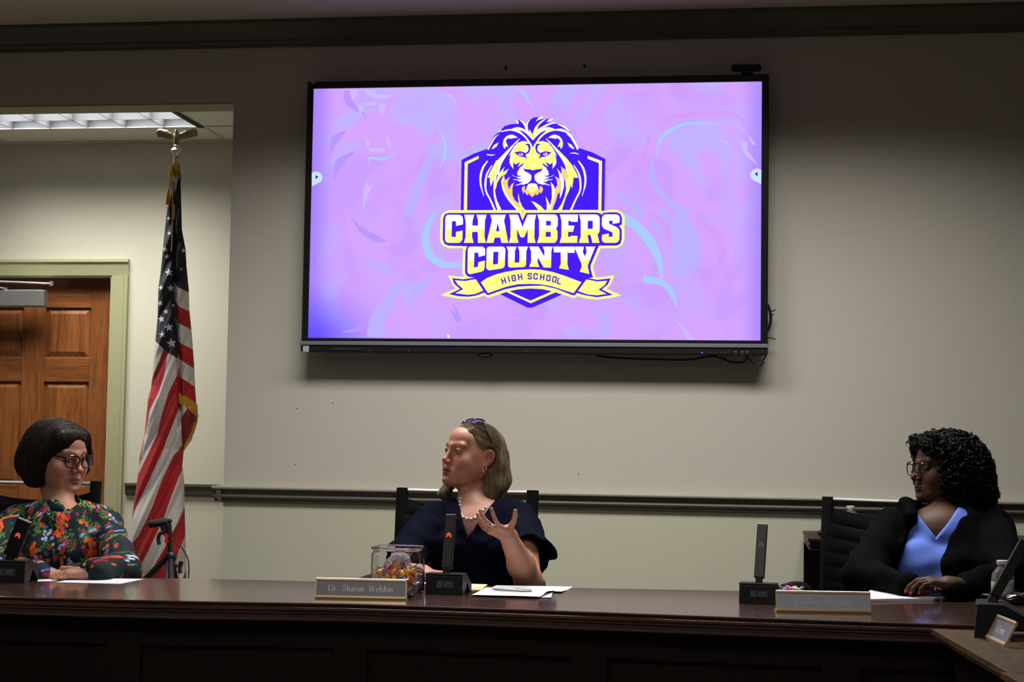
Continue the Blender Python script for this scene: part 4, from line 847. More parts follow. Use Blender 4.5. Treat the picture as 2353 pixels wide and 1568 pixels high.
def desk(label, fpath, bpath):
    c = (np.mean([p[0] for p in fpath]), np.mean([p[1] for p in fpath]), 0)
    d = thing('conference_desk', label, 'desk', c, group=None)
    m = MB(); pts = [tuple(p) for p in offs(fpath, -.002)]+[tuple(p) for p in bpath[::-1]]
    V = [(x, y, TZ) for x, y in pts]; tri = tessellate_polygon([[Vector((x, y, 0)) for x, y in pts]]); m.add(V, [tuple(t) for t in tri]); m.add([(x, y, TZ-.03) for x, y in pts], [tuple(t) for t in tri])
    n = len(pts); m.add([(x, y, z) for z in (TZ, TZ-.03) for x, y in pts], [(i, (i+1) % n, n+(i+1) % n, n+i) for i in range(len(fpath)-1, n)])
    m.build('desk_top', MATS['mahogany'], d)
    fp2 = [np.array(q) for q in fpath]; fp2[0] = fp2[0]-nrm(fp2[1]-fp2[0])*.004; fp2[-1] = fp2[-1]+nrm(fp2[-1]-fp2[-2])*.004; m = MB(); edge_loft(m, fp2, EP); m.build('edge_moulding', MATS['mahogany'], d, smooth=True)
    # apron, plinth and recessed panels with stiles
    inn = offs(fpath, -.05); inn[0] = inn[0]-nrm(inn[1]-inn[0])*.006; inn[-1] = inn[-1]+nrm(inn[-1]-inn[-2])*.006
    L_ = [0]
    for a, b in zip(inn[:-1], inn[1:]): L_.append(L_[-1]+np.linalg.norm(b-a))
    def P(s, o=0): 
        x = np.interp(s, L_, [q[0] for q in inn]); y = np.interp(s, L_, [q[1] for q in inn]); return np.array([x, y-o])
    def slab(nm, s0, s1, z0, z1, o, th, mt):
        q0, q1 = P(s0, o), P(s1, o); t = nrm(q1-q0); nn = np.array([t[1], -t[0]]); m = MB(); V = []
        for (q, e) in ((q0, 0), (q1, 0), (q1, th), (q0, th)):
            w = q-nn*e; V += [(w[0], w[1], z0), (w[0], w[1], z1)]
        m.add(V, [(0, 2, 3, 1), (2, 4, 5, 3), (4, 6, 7, 5), (6, 0, 1, 7), (1, 3, 5, 7), (0, 6, 4, 2)]); m.build(nm, mt, d)
    T = L_[-1]; k = max(1, round(T/.62)); step = T/k
    for i in range(k):
        a, b = i*step, (i+1)*step
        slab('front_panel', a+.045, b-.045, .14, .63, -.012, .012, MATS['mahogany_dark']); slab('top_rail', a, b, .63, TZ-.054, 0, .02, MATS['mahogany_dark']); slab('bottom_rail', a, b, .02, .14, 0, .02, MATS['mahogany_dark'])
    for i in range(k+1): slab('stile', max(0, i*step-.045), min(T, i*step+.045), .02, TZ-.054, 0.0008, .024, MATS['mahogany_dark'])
    return d
cut = 5; cb = 4
seamb = bk[4]
desk('long glossy mahogany desk at the left, in front of the floral blouse', fr[:cut+1], bk[:cb+1])
desk('long glossy mahogany desk at the right, carrying both long name plates and two microphones', fr[cut:], bk[cb:])
# brown wing desk towards the camera at the lower right
ZWG = float(at(2145, 1446, fr[-2][1]-.012)[2])
wl0 = onz(2145, 1449, ZWG); wl1 = onz(2353, 1568, ZWG)
wd_ = thing('conference_desk', 'brown wooden wing desk running towards the viewer at the lower right corner', 'desk', (2.9, -4.0, 0))
wy0 = fr[-2][1]-.012
xa = wl0[0]+(wl1[0]-wl0[0])*(wy0-wl0[1])/(wl1[1]-wl0[1]); slope = (wl1[0]-wl0[0])/(wl1[1]-wl0[1])
js = onz(2305, 1545, ZWG)[1]
def wing_top(nm, y0, y1, ex):
    a = [(xa+slope*(y0-wy0)-ex, y0), (3.3, y0), (3.3, y1), (xa+slope*(y1-wy0)-ex, y1)]
    m = MB(); m.add([(x, y, z) for z in (ZWG, ZWG-.012) for x, y in a], [(0, 1, 2, 3), (4, 7, 6, 5), (0, 4, 5, 1), (1, 5, 6, 2), (2, 6, 7, 3), (3, 7, 4, 0)])
    b = [(x+(.006 if i in (0, 3) else 0), y) for i, (x, y) in enumerate(a)]
    m.add([(x, y, z) for z in (ZWG-.012, ZWG-.022) for x, y in b], [(0, 1, 2, 3), (4, 7, 6, 5), (0, 4, 5, 1), (1, 5, 6, 2), (2, 6, 7, 3), (3, 7, 4, 0)])
    return m.build(nm, MATS['walnut_top'], wd_)
wing_top('desk_top', wy0, js+.002, 0); wing_top('desk_top', js-.002, -5.6, .012)
m = MB(); a0 = xa+.05; a1 = xa+slope*(-5.6-wy0)+.05
m.add([(a0, wy0-.04, 0), (a0, wy0-.04, ZWG-.022), (a1, -5.6, ZWG-.022), (a1, -5.6, 0), (a0+.02, wy0-.04, 0), (a0+.02, wy0-.04, ZWG-.022), (a1+.02, -5.6, ZWG-.022), (a1+.02, -5.6, 0)], [(0, 1, 2, 3), (4, 7, 6, 5), (0, 4, 5, 1), (2, 6, 7, 3), (1, 5, 6, 2), (0, 3, 7, 4)])
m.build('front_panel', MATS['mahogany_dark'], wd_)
# ---------------------------------------------------------------- chairs
mat('leather_black', (.0035, .0035, .004), .6, var=.2, nscale=60, bump=.08, bscale=220, spec=.05)
mat('mesh_black', (.005, .005, .0055), .8, var=.4, nscale=700, spec=.1)
def make_chair(label):
    t = thing('office_chair', label, 'chair', (0, 0, 0), 0)
    def build(mb, nm, mt, par=t, sm=True): return mb.build(nm, mt, par, smooth=sm, world=False)
    zt = 1.0; wv = .235
    # sling back with padded ribs; facing -y
    nx_, nz_ = 25, 90; V = []; F = []
    for j in range(nz_):
        v = j/(nz_-1)
        for i in range(nx_):
            u = i/(nx_-1)*2-1; z = .50+(zt-.035-.03*(1-u*u)*1.3-.50)*v; y = .0+.045*(1-u*u)+.05*v-.03*math.sin(v*3.1)
            rib = .006*abs(math.sin(v*math.pi*9))**.45*min(1, (1-abs(u))*8)
            V.append((u*wv*.98, y-rib, z))
    for j in range(nz_-1):
        for i in range(nx_-1): a = j*nx_+i; F.append((a, a+1, a+nx_+1, a+nx_))
    V2 = [(x, y+.018, z) for x, y, z in V]; n = len(V); F2 = [tuple(n+q for q in f[::-1]) for f in F]
    rim = [i for i in range(nx_)]+[j*nx_+nx_-1 for j in range(1, nz_)]+[(nz_-1)*nx_+i for i in range(nx_-2, -1, -1)]+[j*nx_ for j in range(nz_-2, 0, -1)]
    F3 = [(rim[i], n+rim[i], n+rim[(i+1) % len(rim)], rim[(i+1) % len(rim)]) for i in range(len(rim))]
    build(MB().add(V+V2, F+F2+F3), 'backrest', MATS['leather_black'])
    for s in (-1, 1):
        build(MB().tube(catmull([(s*wv, -.10, .47), (s*wv, .0, .50), (s*wv, .03, .60), (s*wv, .035, .80), (s*wv, .055, zt)], 5), .019, 8, flat=(1.15, .8)), 'side_frame', MATS['mesh_black'])
        build(MB().tube(catmull([(s*(wv+.02), .02, .55), (s*(wv+.045), .0, .66), (s*(wv+.05), -.12, .69), (s*(wv+.05), -.28, .69)], 5), .014, 8, flat=(1.5, .7)), 'armrest', MATS['black_plastic'])
    build(MB().tube(catmull([(-wv+.02, .055, zt-.008), (0, .075, zt-.010), (wv-.02, .055, zt-.008)], 8), .0065, 10), 'top_bar', MATS['chrome'])
    V = []; F = []
    for j in range(20):
        v = j/19
        for i in range(12):
            u = i/11*2-1; V.append((u*wv*.98, -.44+v*.46, .455+.02*u*u-.03*max(0, .3-v)+.006*abs(math.sin(v*math.pi*7))**.5))
    for j in range(19):
        for i in range(11): a = j*12+i; F.append((a, a+1, a+13, a+12))
    n = len(V); V2 = [(x, y, z-.045) for x, y, z in V]; F2 = [tuple(n+q for q in f[::-1]) for f in F]; rim = list(range(12))+[j*12+11 for j in range(1, 20)]+[19*12+i for i in range(10, -1, -1)]+[j*12 for j in range(18, 0, -1)]
    build(MB().add(V+V2, F+F2+[(rim[i], n+rim[i], n+rim[(i+1) % len(rim)], rim[(i+1) % len(rim)]) for i in range(len(rim))]), 'seat', MATS['leather_black'])
    build(MB().tube([(0, -.2, .41), (0, -.2, .10)], .026, 14), 'gas_post', MATS['black_plastic'])
    for k in range(5):
        a = 2*math.pi*k/5+.3; e = np.array([math.cos(a)*.30, -.2+math.sin(a)*.30, .075]); lg = build(MB().tube([(0, -.2, .12), e], [.024, .014], 8), 'leg', MATS['chrome'])
        build(MB().tube([e+(-.012*math.sin(a), .012*math.cos(a), -.045), e+(.012*math.sin(a), -.012*math.cos(a), -.045)], .030, 14), 'caster', MATS['black_plastic'], lg)
    return t
ch1 = make_chair('black office chair behind the woman in the navy blouse')
pc = at(1066, 1135, -1.16); ch1.location = (pc[0], pc[1], 0); ch1.rotation_euler = (0, 0, math.radians(-2)); ROOTLOC[ch1.name] = np.array([pc[0], pc[1], 0]); ch1['group'] = 'office chairs behind the desks'
pc = at(60, 1120, -1.10); copy_tree(ch1, (pc[0]+.01, pc[1], .0), math.radians(3), 'black office chair with chrome top bar behind the woman in the floral blouse')
pc = at(2035, 1150, -.93); copy_tree(ch1, (pc[0]+.01, pc[1], -.012), math.radians(-20), 'black ribbed leather office chair behind the woman in the black hooded jacket')
# ---------------------------------------------------------------- credenza with bottle and remote
cy0 = -.55
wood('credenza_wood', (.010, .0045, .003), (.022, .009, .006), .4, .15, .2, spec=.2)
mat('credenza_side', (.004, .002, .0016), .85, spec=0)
zc = at(1880, 1237, cy0)[2]; cx0 = at(1857, 1240, cy0)[0]
cr = thing('credenza', 'dark mahogany credenza with banded top edge behind the chair at the right', 'cabinet', (cx0+.6, -.3, 0)); cx1_ = cx0+1.25
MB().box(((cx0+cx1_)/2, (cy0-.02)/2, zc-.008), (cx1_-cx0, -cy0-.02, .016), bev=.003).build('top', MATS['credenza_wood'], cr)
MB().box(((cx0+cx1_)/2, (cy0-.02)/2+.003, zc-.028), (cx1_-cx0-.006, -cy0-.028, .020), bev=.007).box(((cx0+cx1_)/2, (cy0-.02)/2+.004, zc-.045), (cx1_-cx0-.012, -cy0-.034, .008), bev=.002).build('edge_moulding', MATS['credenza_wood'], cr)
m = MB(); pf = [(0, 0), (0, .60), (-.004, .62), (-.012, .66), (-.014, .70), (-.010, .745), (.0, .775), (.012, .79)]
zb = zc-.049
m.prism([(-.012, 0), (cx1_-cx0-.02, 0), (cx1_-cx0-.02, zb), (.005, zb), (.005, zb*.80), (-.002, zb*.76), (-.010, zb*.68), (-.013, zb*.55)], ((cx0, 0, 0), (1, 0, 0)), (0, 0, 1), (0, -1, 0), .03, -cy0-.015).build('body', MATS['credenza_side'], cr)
for k in range(3):
    xx = cx0+.06+k*.39; MB().box((xx+.17, cy0+.012, .36), (.34, .012, .56), bev=.004).build('door', MATS['mahogany_dark'], cr)
def bottle(name, label, loc, h=.16, r=.031, cat='bottle'):
    b = thing(name, label, cat, loc)
    MB().lathe([(r*.9, 0), (r, .006), (r, h*.62), (r*.9, h*.70), (r*.55, h*.82), (.0125, h*.87), (.0125, h*.93)], loc, 24).build('body', MATS['bottle_clear'], b, smooth='all')
    MB().lathe([(r*1.01, h*.16), (r*1.02, h*.17), (r*1.02, h*.5), (r*1.01, h*.51)], loc, 24).build('label', MATS['bottle_label'], b, smooth=True)
    MB().lathe([(.0155, h*.905), (.016, h*.915), (.016, h*.99), (.0145, h), (0, h)], loc, 20).build('cap', MATS['white_plastic'], b, smooth=True); return b
mat('bottle_clear', (.85, .9, .92), .06, trans=.92, var=.02, ior=1.3); mat('bottle_label', (.48, .46, .44), .6, var=.25, nscale=120)
p = at(1955, 1163, -.30); bottle('water_bottle', 'clear water bottle with white cap standing on the credenza behind the chair', (p[0], -.30, zc), h=p[2]-zc)
p = at(1893, 1236, cy0+.10); rm = MB().box((p[0]+.07, cy0+.1, zc+.014), (.19, .05, .022), bev=.009).build('remote_control', MATS['black_plastic'], None); tag(rm, 'black remote control lying on the left end of the credenza', 'remote')
for k in range(6):
    MB().box((p[0]-.005+k*.014, cy0+.1, zc+.0265), (.008, .03, .003), bev=.001).build('button', MATS['black_matte'], rm)
# ---------------------------------------------------------------- desk microphones
emis('red_glow', (1, .07, .03), 2.6)
mat('badge_film', (.045, .055, .065), .3, .2, var=.15); mat('badge_print', (.20, .22, .24), .5, var=.1)
def stroke_mesh(segs, O, A, B, nrm_, off, w_):
    """flat strokes: segs lists of (a,b) points in plane O + a A + b B"""
    V = []; F = []; O, A, B, nn = (np.array(q, float) for q in (O, A, B, nrm_))
    for pl in segs:
        for p, q in zip(pl[:-1], pl[1:]):
            p = np.array(p, float); q = np.array(q, float); d = nrm(q-p); n = np.array([-d[1], d[0]])*w_/2; b = len(V)
            for r_ in (p+n, p-n, q-n, q+n): V.append(O+A*r_[0]+B*r_[1]+nn*off)
            F.append((b, b+1, b+2, b+3))
    return V, F
def make_mic(label, loc, rz, top, glow, wbar=.034, s=1., lip=True, plain=False):
    """top: world offset of the bar's upper end from its foot"""
    t = thing('desk_microphone', label, 'microphone', loc, rz); B_ = lambda mb, nm, mt, par=t, sm=False: mb.build(nm, mt, par, smooth=sm, world=False)
    pr = [(-.060, 0), (-.055, .053), (-.050, .0615), (-.008, .0615), (.064, .022), (.064, 0), (.048, 0), (.004, .034), (-.022, 0)]
    B_(MB().prism([(a*s, b*s) for a, b in pr], ((0, 0, 0), (0, 1, 0)), (0, 0, 1), (1, 0, 0), -.056*s, .056*s), 'base', MATS['black_plastic'])
    B_(MB().box((0, -.049*s, .0585*s), (.114*s, .016*s, .0045*s), bev=.001), 'base_lip', MATS['black_plastic'])
    n = nrm([0, -.053, -.005]); u = nrm([0, .005, .053]); O = np.array([.004, -.0578, .030])*s+n*.0006
    V = [O+np.array([a, 0, 0])+u*b+n*.0004 for a, b in ((-.027*s, -.011*s), (.027*s, -.011*s), (.027*s, .011*s), (-.027*s, .011*s))]
    bd = None if plain else B_(MB().add(V, [(0, 1, 2, 3)]), 'badge', MATS['badge_film'])
    if not plain:
        ul = 'UHF'; gl = {'U': [[(0, 1), (0, .15), (.3, 0), (.7, 0), (1, .15), (1, 1)]], 'H': [[(0, 0), (0, 1)], [(1, 0), (1, 1)], [(0, .5), (1, .5)]], 'F': [[(0, 0), (0, 1), (1, 1)], [(0, .5), (.8, .5)]]}; sg = []
        for i, ch in enumerate(ul): sg += [[(-.001+i*.0075+a*.0052, .000+b*.0065) for a, b in pl] for pl in gl[ch]]
        sg += [[(-.003, -.004), (.022, -.004)], [(-.024, -.007), (-.014, -.007), (-.014, .007), (-.024, .007), (-.024, -.007)], [(-.019, -.007), (-.019, .007)]]
        V, F = stroke_mesh([[(a*s, b*s) for a, b in q] for q in sg], O, (1, 0, 0), u, n, .0009, .0011*s); B_(MB().add(V, F), 'print', MATS['badge_print'], bd)
    foot = np.array([0, -.030, .060])*s; Rz = rotz(-rz); tp = foot+Rz@np.array(top, float); ax_ = nrm(tp-foot)
    xx = nrm(np.cross([0, 1, 0], ax_)) if True else None; xx = nrm(np.array([1, 0, 0])-ax_*ax_[0]); yy = np.cross(ax_, xx); R = np.stack([xx, yy, ax_], 1); Ln = np.linalg.norm(tp-foot)
    B_(MB().box(foot+ax_*.006, (.020*s, .016*s, .026*s), R, .002), 'hinge', MATS['black_matte'])
    c = foot+ax_*(.014+(Ln-.014)/2)
    br = B_(MB().box(c, (wbar, .019*s, Ln-.014), R, .0015), 'bar', MATS['black_plastic'])
    B_(MB().box(tp+ax_*.0003, (wbar-.002, .016*s, .0015), R), 'tip', MATS['silver_strip'], br)
    hC = foot+ax_*(Ln*.64)-yy*.0098*s; sg = []
    for dz in (0, .006): sg.append([(-.0075*s, dz*s-.006), (0, dz*s+.001), (.0075*s, dz*s-.006)])
    V, F = stroke_mesh(sg, hC, xx, ax_, -yy, .0006, .0020*s)
    if not plain: B_(MB().add(V, F), 'indicator', MATS['red_glow'] if glow else MATS['led_off'], br)
    return t
def mic_at(label, x0, y0, x1, y1, rz, tip, glow, **k):
    """front bottom edge of the base from pixel (x0,y0) to (x1,y1)"""
    a = onz(x0, y0, k.get('z', TZ)); b = onz(x1, y1, k.get('z', TZ)); k.pop('z', None); s = np.linalg.norm(b-a)/.112; r = math.atan2(b[1]-a[1], b[0]-a[0])+rz
    c = (a+b)/2; c = c+rotz(r)@np.array([0, .060*s, 0]); return c, r, s
for lab, x0, y0, x1, y1, tip, tdep, glow, rdeg in (('desk microphone with red lit chevrons in front of the woman in navy', 976, 1366.5, 1063, 1367.5, (1037, 1184), .05, True, -3.5),
                                     ('desk microphone with unlit grey chevrons left of the bright name plate', 1698, 1387.5, 1785, 1390, (1752.5, 1206), .05, False, -6),
                                     ('desk microphone at the far left edge, leaning right, with red lit chevrons', -34, 1339, 54, 1341.5, (57, 1196), -.01, True, 4)):
    c, r, s = mic_at(lab, x0, y0, x1, y1, 0, tip, glow); cc = c-rotz(r)@np.array([0, .060*s, 0]); r = math.radians(rdeg); c = cc+rotz(r)@np.array([0, .060*s, 0])
    foot = c+rotz(r)@np.array([0, -.030, .060])*s; tp = at(tip[0], tip[1], foot[1]+tdep)
    make_mic(lab, c, r, tp-foot, glow, wbar=(.0305 if rdeg < 4 else .040)*s, s=s)
c = onz(2316, 1462, ZWG); r = math.radians(-98); s = 1.25; foot = c+rotz(r)@np.array([0, -.030, .060])*s
make_mic('large dark desk microphone at the right picture edge, on the brown wing desk', c, r, at(2352, 1249, foot[1]+.06)-foot, False, wbar=.036, s=s, plain=True)
# ---------------------------------------------------------------- name plates
GS = {'D': (.66, [[(.07, 0), (.07, .72)], [(.07, .72), (.28, .72), (.48, .62), (.57, .36), (.49, .11), (.28, 0), (.07, 0)]], [(0, 0, .14), (0, .72, .1)]), 'r': (.30, [[(.07, 0), (.07, .46)], [(.07, .32), (.15, .43), (.27, .44)]], [(0, 0, .15), (0, .46, .07)]),
      '.': (.20, [[(.06, .0), (.06, .06)]], []), 'S': (.50, [[(.38, .58), (.31, .69), (.19, .73), (.09, .65), (.09, .53), (.2, .41), (.34, .31), (.40, .18), (.34, .05), (.2, -.01), (.07, .06), (.04, .19)]], []),
      'h': (.45, [[(.07, 0), (.07, .76)], [(.07, .33), (.18, .44), (.29, .44), (.34, .33), (.34, 0)]], [(0, 0, .14), (.27, 0, .14), (0, .76, .07)]), 'a': (.41, [[(.07, .37), (.14, .45), (.25, .45), (.30, .36), (.30, .07), (.38, .01)], [(.30, .27), (.14, .22), (.06, .12), (.09, .02), (.18, 0), (.30, .1)]], []),
      'o': (.47, [[(.22, .46), (.09, .4), (.04, .23), (.09, .05), (.22, -.01), (.36, .05), (.41, .23), (.36, .4), (.22, .46)]], []), 'n': (.45, [[(.07, 0), (.07, .46)], [(.07, .33), (.18, .44), (.29, .44), (.34, .33), (.34, 0)]], [(0, 0, .14), (.27, 0, .14), (0, .46, .07)]),
      'W': (.92, [[(.06, .72), (.24, 0)], [(.24, 0), (.44, .68)], [(.42, .72), (.62, 0)], [(.62, 0), (.82, .72)]], [(-.01, .72, .16), (.35, .72, .14), (.76, .72, .13)]), 'e': (.41, [[(.05, .25), (.36, .27), (.32, .41), (.2, .46), (.09, .39), (.04, .23), (.1, .05), (.22, -.01), (.36, .08)]], []),
      'l': (.21, [[(.08, 0), (.08, .76)]], [(0, 0, .16), (.01, .76, .07)]), 'd': (.47, [[(.36, .76), (.36, 0)], [(.36, .36), (.25, .46), (.1, .39), (.04, .22), (.1, .04), (.22, -.01), (.36, .1)]], [(.29, .76, .07), (.36, 0, .08)]), 'L': (.52, [[(.07, 0), (.07, .72)], [(.07, 0), (.44, 0), (.46, .15)]], [(0, 0, .14), (0, .72, .15)]),
      'H': (.72, [[(.08, 0), (.08, .72)], [(.58, 0), (.58, .72)], [(.08, .37), (.58, .37)]], [(0, 0, .16), (0, .72, .16), (.5, 0, .16), (.5, .72, .16)]), 'i': (.21, [[(.08, 0), (.08, .46)], [(.08, .62), (.08, .68)]], [(0, 0, .16), (.01, .46, .07)]),
      'g': (.42, [[(.2, .46), (.08, .38), (.08, .24), (.2, .17), (.32, .24), (.32, .38), (.2, .46)], [(.14, .18), (.08, .08), (.3, .03), (.38, -.08), (.3, -.2), (.12, -.22), (.03, -.12), (.1, .02)], [(.3, .42), (.4, .46)]], []), 'J': (.36, [[(.2, .72), (.2, .05), (.12, -.1), (0, -.12)]], [(.12, .72, .16)]), 'f': (.28, [[(.1, 0), (.1, .6), (.18, .74), (.28, .72)], [(.02, .45), (.22, .45)]], [(.02, 0, .16)]), 's': (.36, [[(.28, .36), (.2, .45), (.09, .4), (.1, .28), (.26, .18), (.29, .08), (.18, 0), (.05, .08)]], []), 'V': (.62, [[(.02, .72), (.28, 0)], [(.28, 0), (.54, .72)]], []), 'w': (.66, [[(.02, .46), (.16, 0)], [(.16, 0), (.3, .44)], [(.3, .44), (.44, 0)], [(.44, 0), (.58, .46)]], []), 'c': (.40, [[(.34, .38), (.22, .46), (.08, .38), (.04, .23), (.09, .05), (.22, -.01), (.35, .08)]], []), ' ': (.52, [], [])}
def text_mesh(txt, cx, cz, hgt, O, A, B, n, off, track=.05, thick=.085, thin=.03, skip=None):
    V = []; F = []; O, A, B, n = (np.array(q, float) for q in (O, A, B, n)); adv = sum(GS[c][0]+track for c in txt); x = -adv/2; k = hgt/.72
    for ci, ch in enumerate(txt):
        w_, pls, ser = GS[ch]
        if skip is None or not skip(ci):
            for pl in pls:
                q = catmull(pl, 4) if len(pl) > 3 else [np.array(p, float) for p in pl]
                for i in range(len(q)-1):
                    d = nrm(q[i+1]-q[i]); ww = thin+(thick-thin)*abs(d[1])**1.5
                    if ch == 'W' and d[1] > 0: ww = thin
                    m_ = np.array([-d[1], d[0]])*ww/2; e = d*.008; b = len(V)
                    for r_ in (q[i]-e+m_, q[i]-e-m_, q[i+1]+e-m_, q[i+1]+e+m_): V.append(O+A*((cx/k+x+r_[0])*k)+B*((r_[1]-.34)*k+cz)+n*off)
                    F.append((b, b+1, b+2, b+3))
            for sx_, sz_, sw_ in ser:
                b = len(V)
                for r_ in ((sx_, sz_-.013), (sx_+sw_, sz_-.013), (sx_+sw_, sz_+.013), (sx_, sz_+.013)): V.append(O+A*((cx/k+x+r_[0])*k)+B*((r_[1]-.34)*k+cz)+n*off)
                F.append((b, b+1, b+2, b+3))
        x += w_+track
    return V, F
def nameplate(label, bl, br, h, txt, platem, letm, hgt, tilt=14, z=TZ, skip=None, dz=0, sq=1.):
    a = np.array(bl); b = np.array(br); A = nrm(b-a); w_ = np.linalg.norm(b-a); nf = np.cross(A, [0, 0, 1]); nf = nrm(nf)   # towards viewer
    t = math.radians(tilt); B = nrm(np.array([0, 0, 1])*math.cos(t)-nf*math.sin(t)); n = nrm(np.cross(A, B)); c = (a+b)/2
    r = thing('name_plate', label, 'name plate', c); R = np.stack([A, -n, B], 1)
    # brass desk holder: wedge foot, bottom channel, top rail
    MB().prism([(0, 0), (0, .008), (.010, .010), (.030, .006), (.042, .0)], ((a[0], a[1], z), tuple(-nf)), (0, 0, 1), tuple(A), 0, w_).build('foot', MATS['brass'], r)
    MB().box(c+B*.0065+n*.0005, (w_, .008, .0075), R, .0012).build('bottom_rail', MATS['brass'], r)
    MB().box(c+B*(h-.0035)+n*.0005, (w_, .007, .0070), R, .0012).build('top_rail', MATS['brass'], r)
    MB().box(c+B*(h/2)-n*.0015, (w_, .003, h-.004), R).build('back_panel', MATS['brass'], r)
    for e in (a, b): MB().box(e+(c-e)*.008+B*(h/2)-n*.0002, (.0022, .005, h-.010), R).build('side_edge', MATS['brass'], r)
    pl = MB().box(c+B*(h/2+.001)+n*.0006, (w_-.005, .0014, h-.014), R).build('plate', platem, r)
    V, F = text_mesh(txt, 0, 0, hgt, c+B*(h/2+.001), A*sq, B, n, .0016, skip=skip)
    MB().add(V, F).build('lettering', letm, pl); return r
a, b = onz(723.5, 1376.5, TZ), onz(933, 1381, TZ)
nameplate('brass framed grey name plate reading Dr., in front of the candy jar', a, b, .0555, 'Dr. Sharon Weldon', MATS['plate_grey'], MATS['letter_white'], .0155, sq=.93)
a, b = onz(1783.5, 1407.5, TZ), onz(2001.5, 1411.5, TZ)
mat('letter_faint', (.72, .72, .78), .4, .3, var=.1)
nameplate('bright name plate with painted glare, faint lettering and brass rails on the right desk', a, b, .0555, 'LaShae Herring', MATS['plate_glare'], MATS['letter_faint'], .0155, sq=.93)
a, b = onz(2266, 1469, ZWG), onz(2308, 1488, ZWG); dirn = nrm(b-a)
nameplate('small looking dark name plate turned aside on the brown wing desk', a, a+nrm(np.array([b[0]-a[0], b[1]-a[1], 0]))*max(.10, np.linalg.norm(b-a)), .062, 'Jeff Jennings', MATS['plate_grey'], MATS['letter_white'], .016, tilt=27, z=ZWG, sq=.5)
mat('brand_print', (.055, .055, .06), .5)
V, F = text_mesh('ViewSonic', 0, 0, .0085, at(1217, 807, YS-.0195), (1, 0, 0), (0, 0, 1), (0, -1, 0), .0006, thick=.09, thin=.07)
MB().add(V, F).build('lettering', MATS['brand_print'], tv)
# ---------------------------------------------------------------- papers
def sheet(name, label, px, z, mt=MATS['paper'], th=.0006, n=10, wave=.0, cat='paper', group=None, lift=None, seed=0):
    """px: 4 corners (back-left, back-right, front-right, front-left)"""
    C = [onz(x, y, z) for x, y in px]; V = []; F = []
    for j in range(n):
        for i in range(n):
            u, v = i/(n-1), j/(n-1); p = (C[0]*(1-u)+C[1]*u)*(1-v)+(C[3]*(1-u)+C[2]*u)*v
            dz = wave*(math.sin(u*5+seed)*math.sin(v*4+seed*2)+.9)/2
            if lift: dz += lift[2]*math.exp(-((u-lift[0])**2+(v-lift[1])**2)/.06)
            V.append(p+(0, 0, dz+th))
    for j in range(n-1):
        for i in range(n-1): a = j*n+i; F.append((a, a+n, a+n+1, a+1))
    N_ = len(V); V2 = [v-(0, 0, th) for v in V]; rim = list(range(n))+[j*n+n-1 for j in range(1, n)]+[(n-1)*n+i for i in range(n-2, -1, -1)]+[j*n for j in range(n-2, 0, -1)]
    o = MB().add(V+V2, F+[tuple(N_+q for q in f[::-1]) for f in F]+[(rim[i], rim[(i+1) % len(rim)], N_+rim[(i+1) % len(rim)], N_+rim[i]) for i in range(len(rim))]).build(name, mt, None, smooth=True); return tag(o, label, cat, group)
sheet('paper_sheet', 'white sheet of paper under the folded hands, beside the left microphone', [(90, 1325.5), (170, 1326.5), (117, 1336.5), (86, 1337)], TZ+.0004)
sheet('paper_sheet', 'wide white sheet of paper in front of the woman in the floral blouse', [(180, 1329), (330, 1331.5), (277, 1342.5), (125, 1339)], TZ+.0004)
sheet('paper_sheet', 'white sheet of paper at the back of the loose papers right of the middle microphone', [(1140, 1347.5), (1316, 1350.5), (1290, 1363), (1122, 1357)], TZ+.0004, wave=.004)
sheet('paper_sheet', 'curled white sheet of paper at the front of the loose papers by the middle microphone', [(1117, 1352.5), (1276, 1357.5), (1240, 1373.5), (1083, 1368.5)], TZ+.004, wave=.003, lift=(1, .5, .005), seed=1)
sheet('paper_sheet', 'white sheet with dark underside curl under the front sheet near the middle microphone', [(1112, 1356), (1270, 1362), (1266, 1375.5), (1092, 1370)], TZ+.0004, wave=.002, seed=2)
sheet('folder', 'cream manila folder behind the middle microphone base', [(1030, 1342), (1120, 1345), (1106, 1358), (1020, 1357)], TZ+.0004, MATS['manila'], cat='folder', th=.002)
sheet('paper_sheet', 'small piece of white paper between the candy jar and the middle microphone', [(950, 1337.5), (990, 1338.5), (985, 1346), (948, 1345.5)], TZ+.0004)
mat('blue_wrap', (.05, .10, .55), .3, var=.4, nscale=150)
sheet('snack_packet', 'small blue and white packet between the candy jar and the middle microphone', [(960, 1351.5), (976, 1352.5), (974, 1361), (957, 1360.5)], TZ+.0004, MATS['blue_wrap'], cat='packet', th=.006, wave=.004)
pn = thing('pen', 'slim silver grey pen lying on the loose papers', 'pen', onz(1130, 1354, TZ+.008))
p0, p1 = onz(1130, 1354.5, TZ+.011), onz(1222, 1359.5, TZ+.011)
MB().tube([p0, p0+(p1-p0)*.08, p1-(p1-p0)*.1, p1], [.001, .0035, .0035, .002], 10).build('barrel', MATS['silver_strip'], pn, smooth=True); MB().tube([p0+(p1-p0)*.6+(0, 0, .004), p1+(0, 0, .0045)], .001, 6).build('clip', MATS['chrome'], pn)
pad = thing('notepad', 'thick white notepad lying open in front of the woman in the blue shirt', 'notepad', onz(2060, 1375, TZ))
C_ = [(2001, 1362.5), (2030, 1361), (2160, 1378), (2146, 1382), (2040, 1383), (1990, 1384)]
for k in range(6):
    dz = .0013*k; q = [onz(x+(k-3)*1.2*(-1)**k, y, TZ) for x, y in C_]; MB().add([p+(0, 0, z) for z in (dz, dz+.0011) for p in q], [(5, 4, 3, 2, 1, 0), (6, 7, 8, 9, 10, 11)]+[(i, (i+1) % 6, 6+(i+1) % 6, 6+i) for i in range(6)]).build('page_block', MATS['paper'], pad)
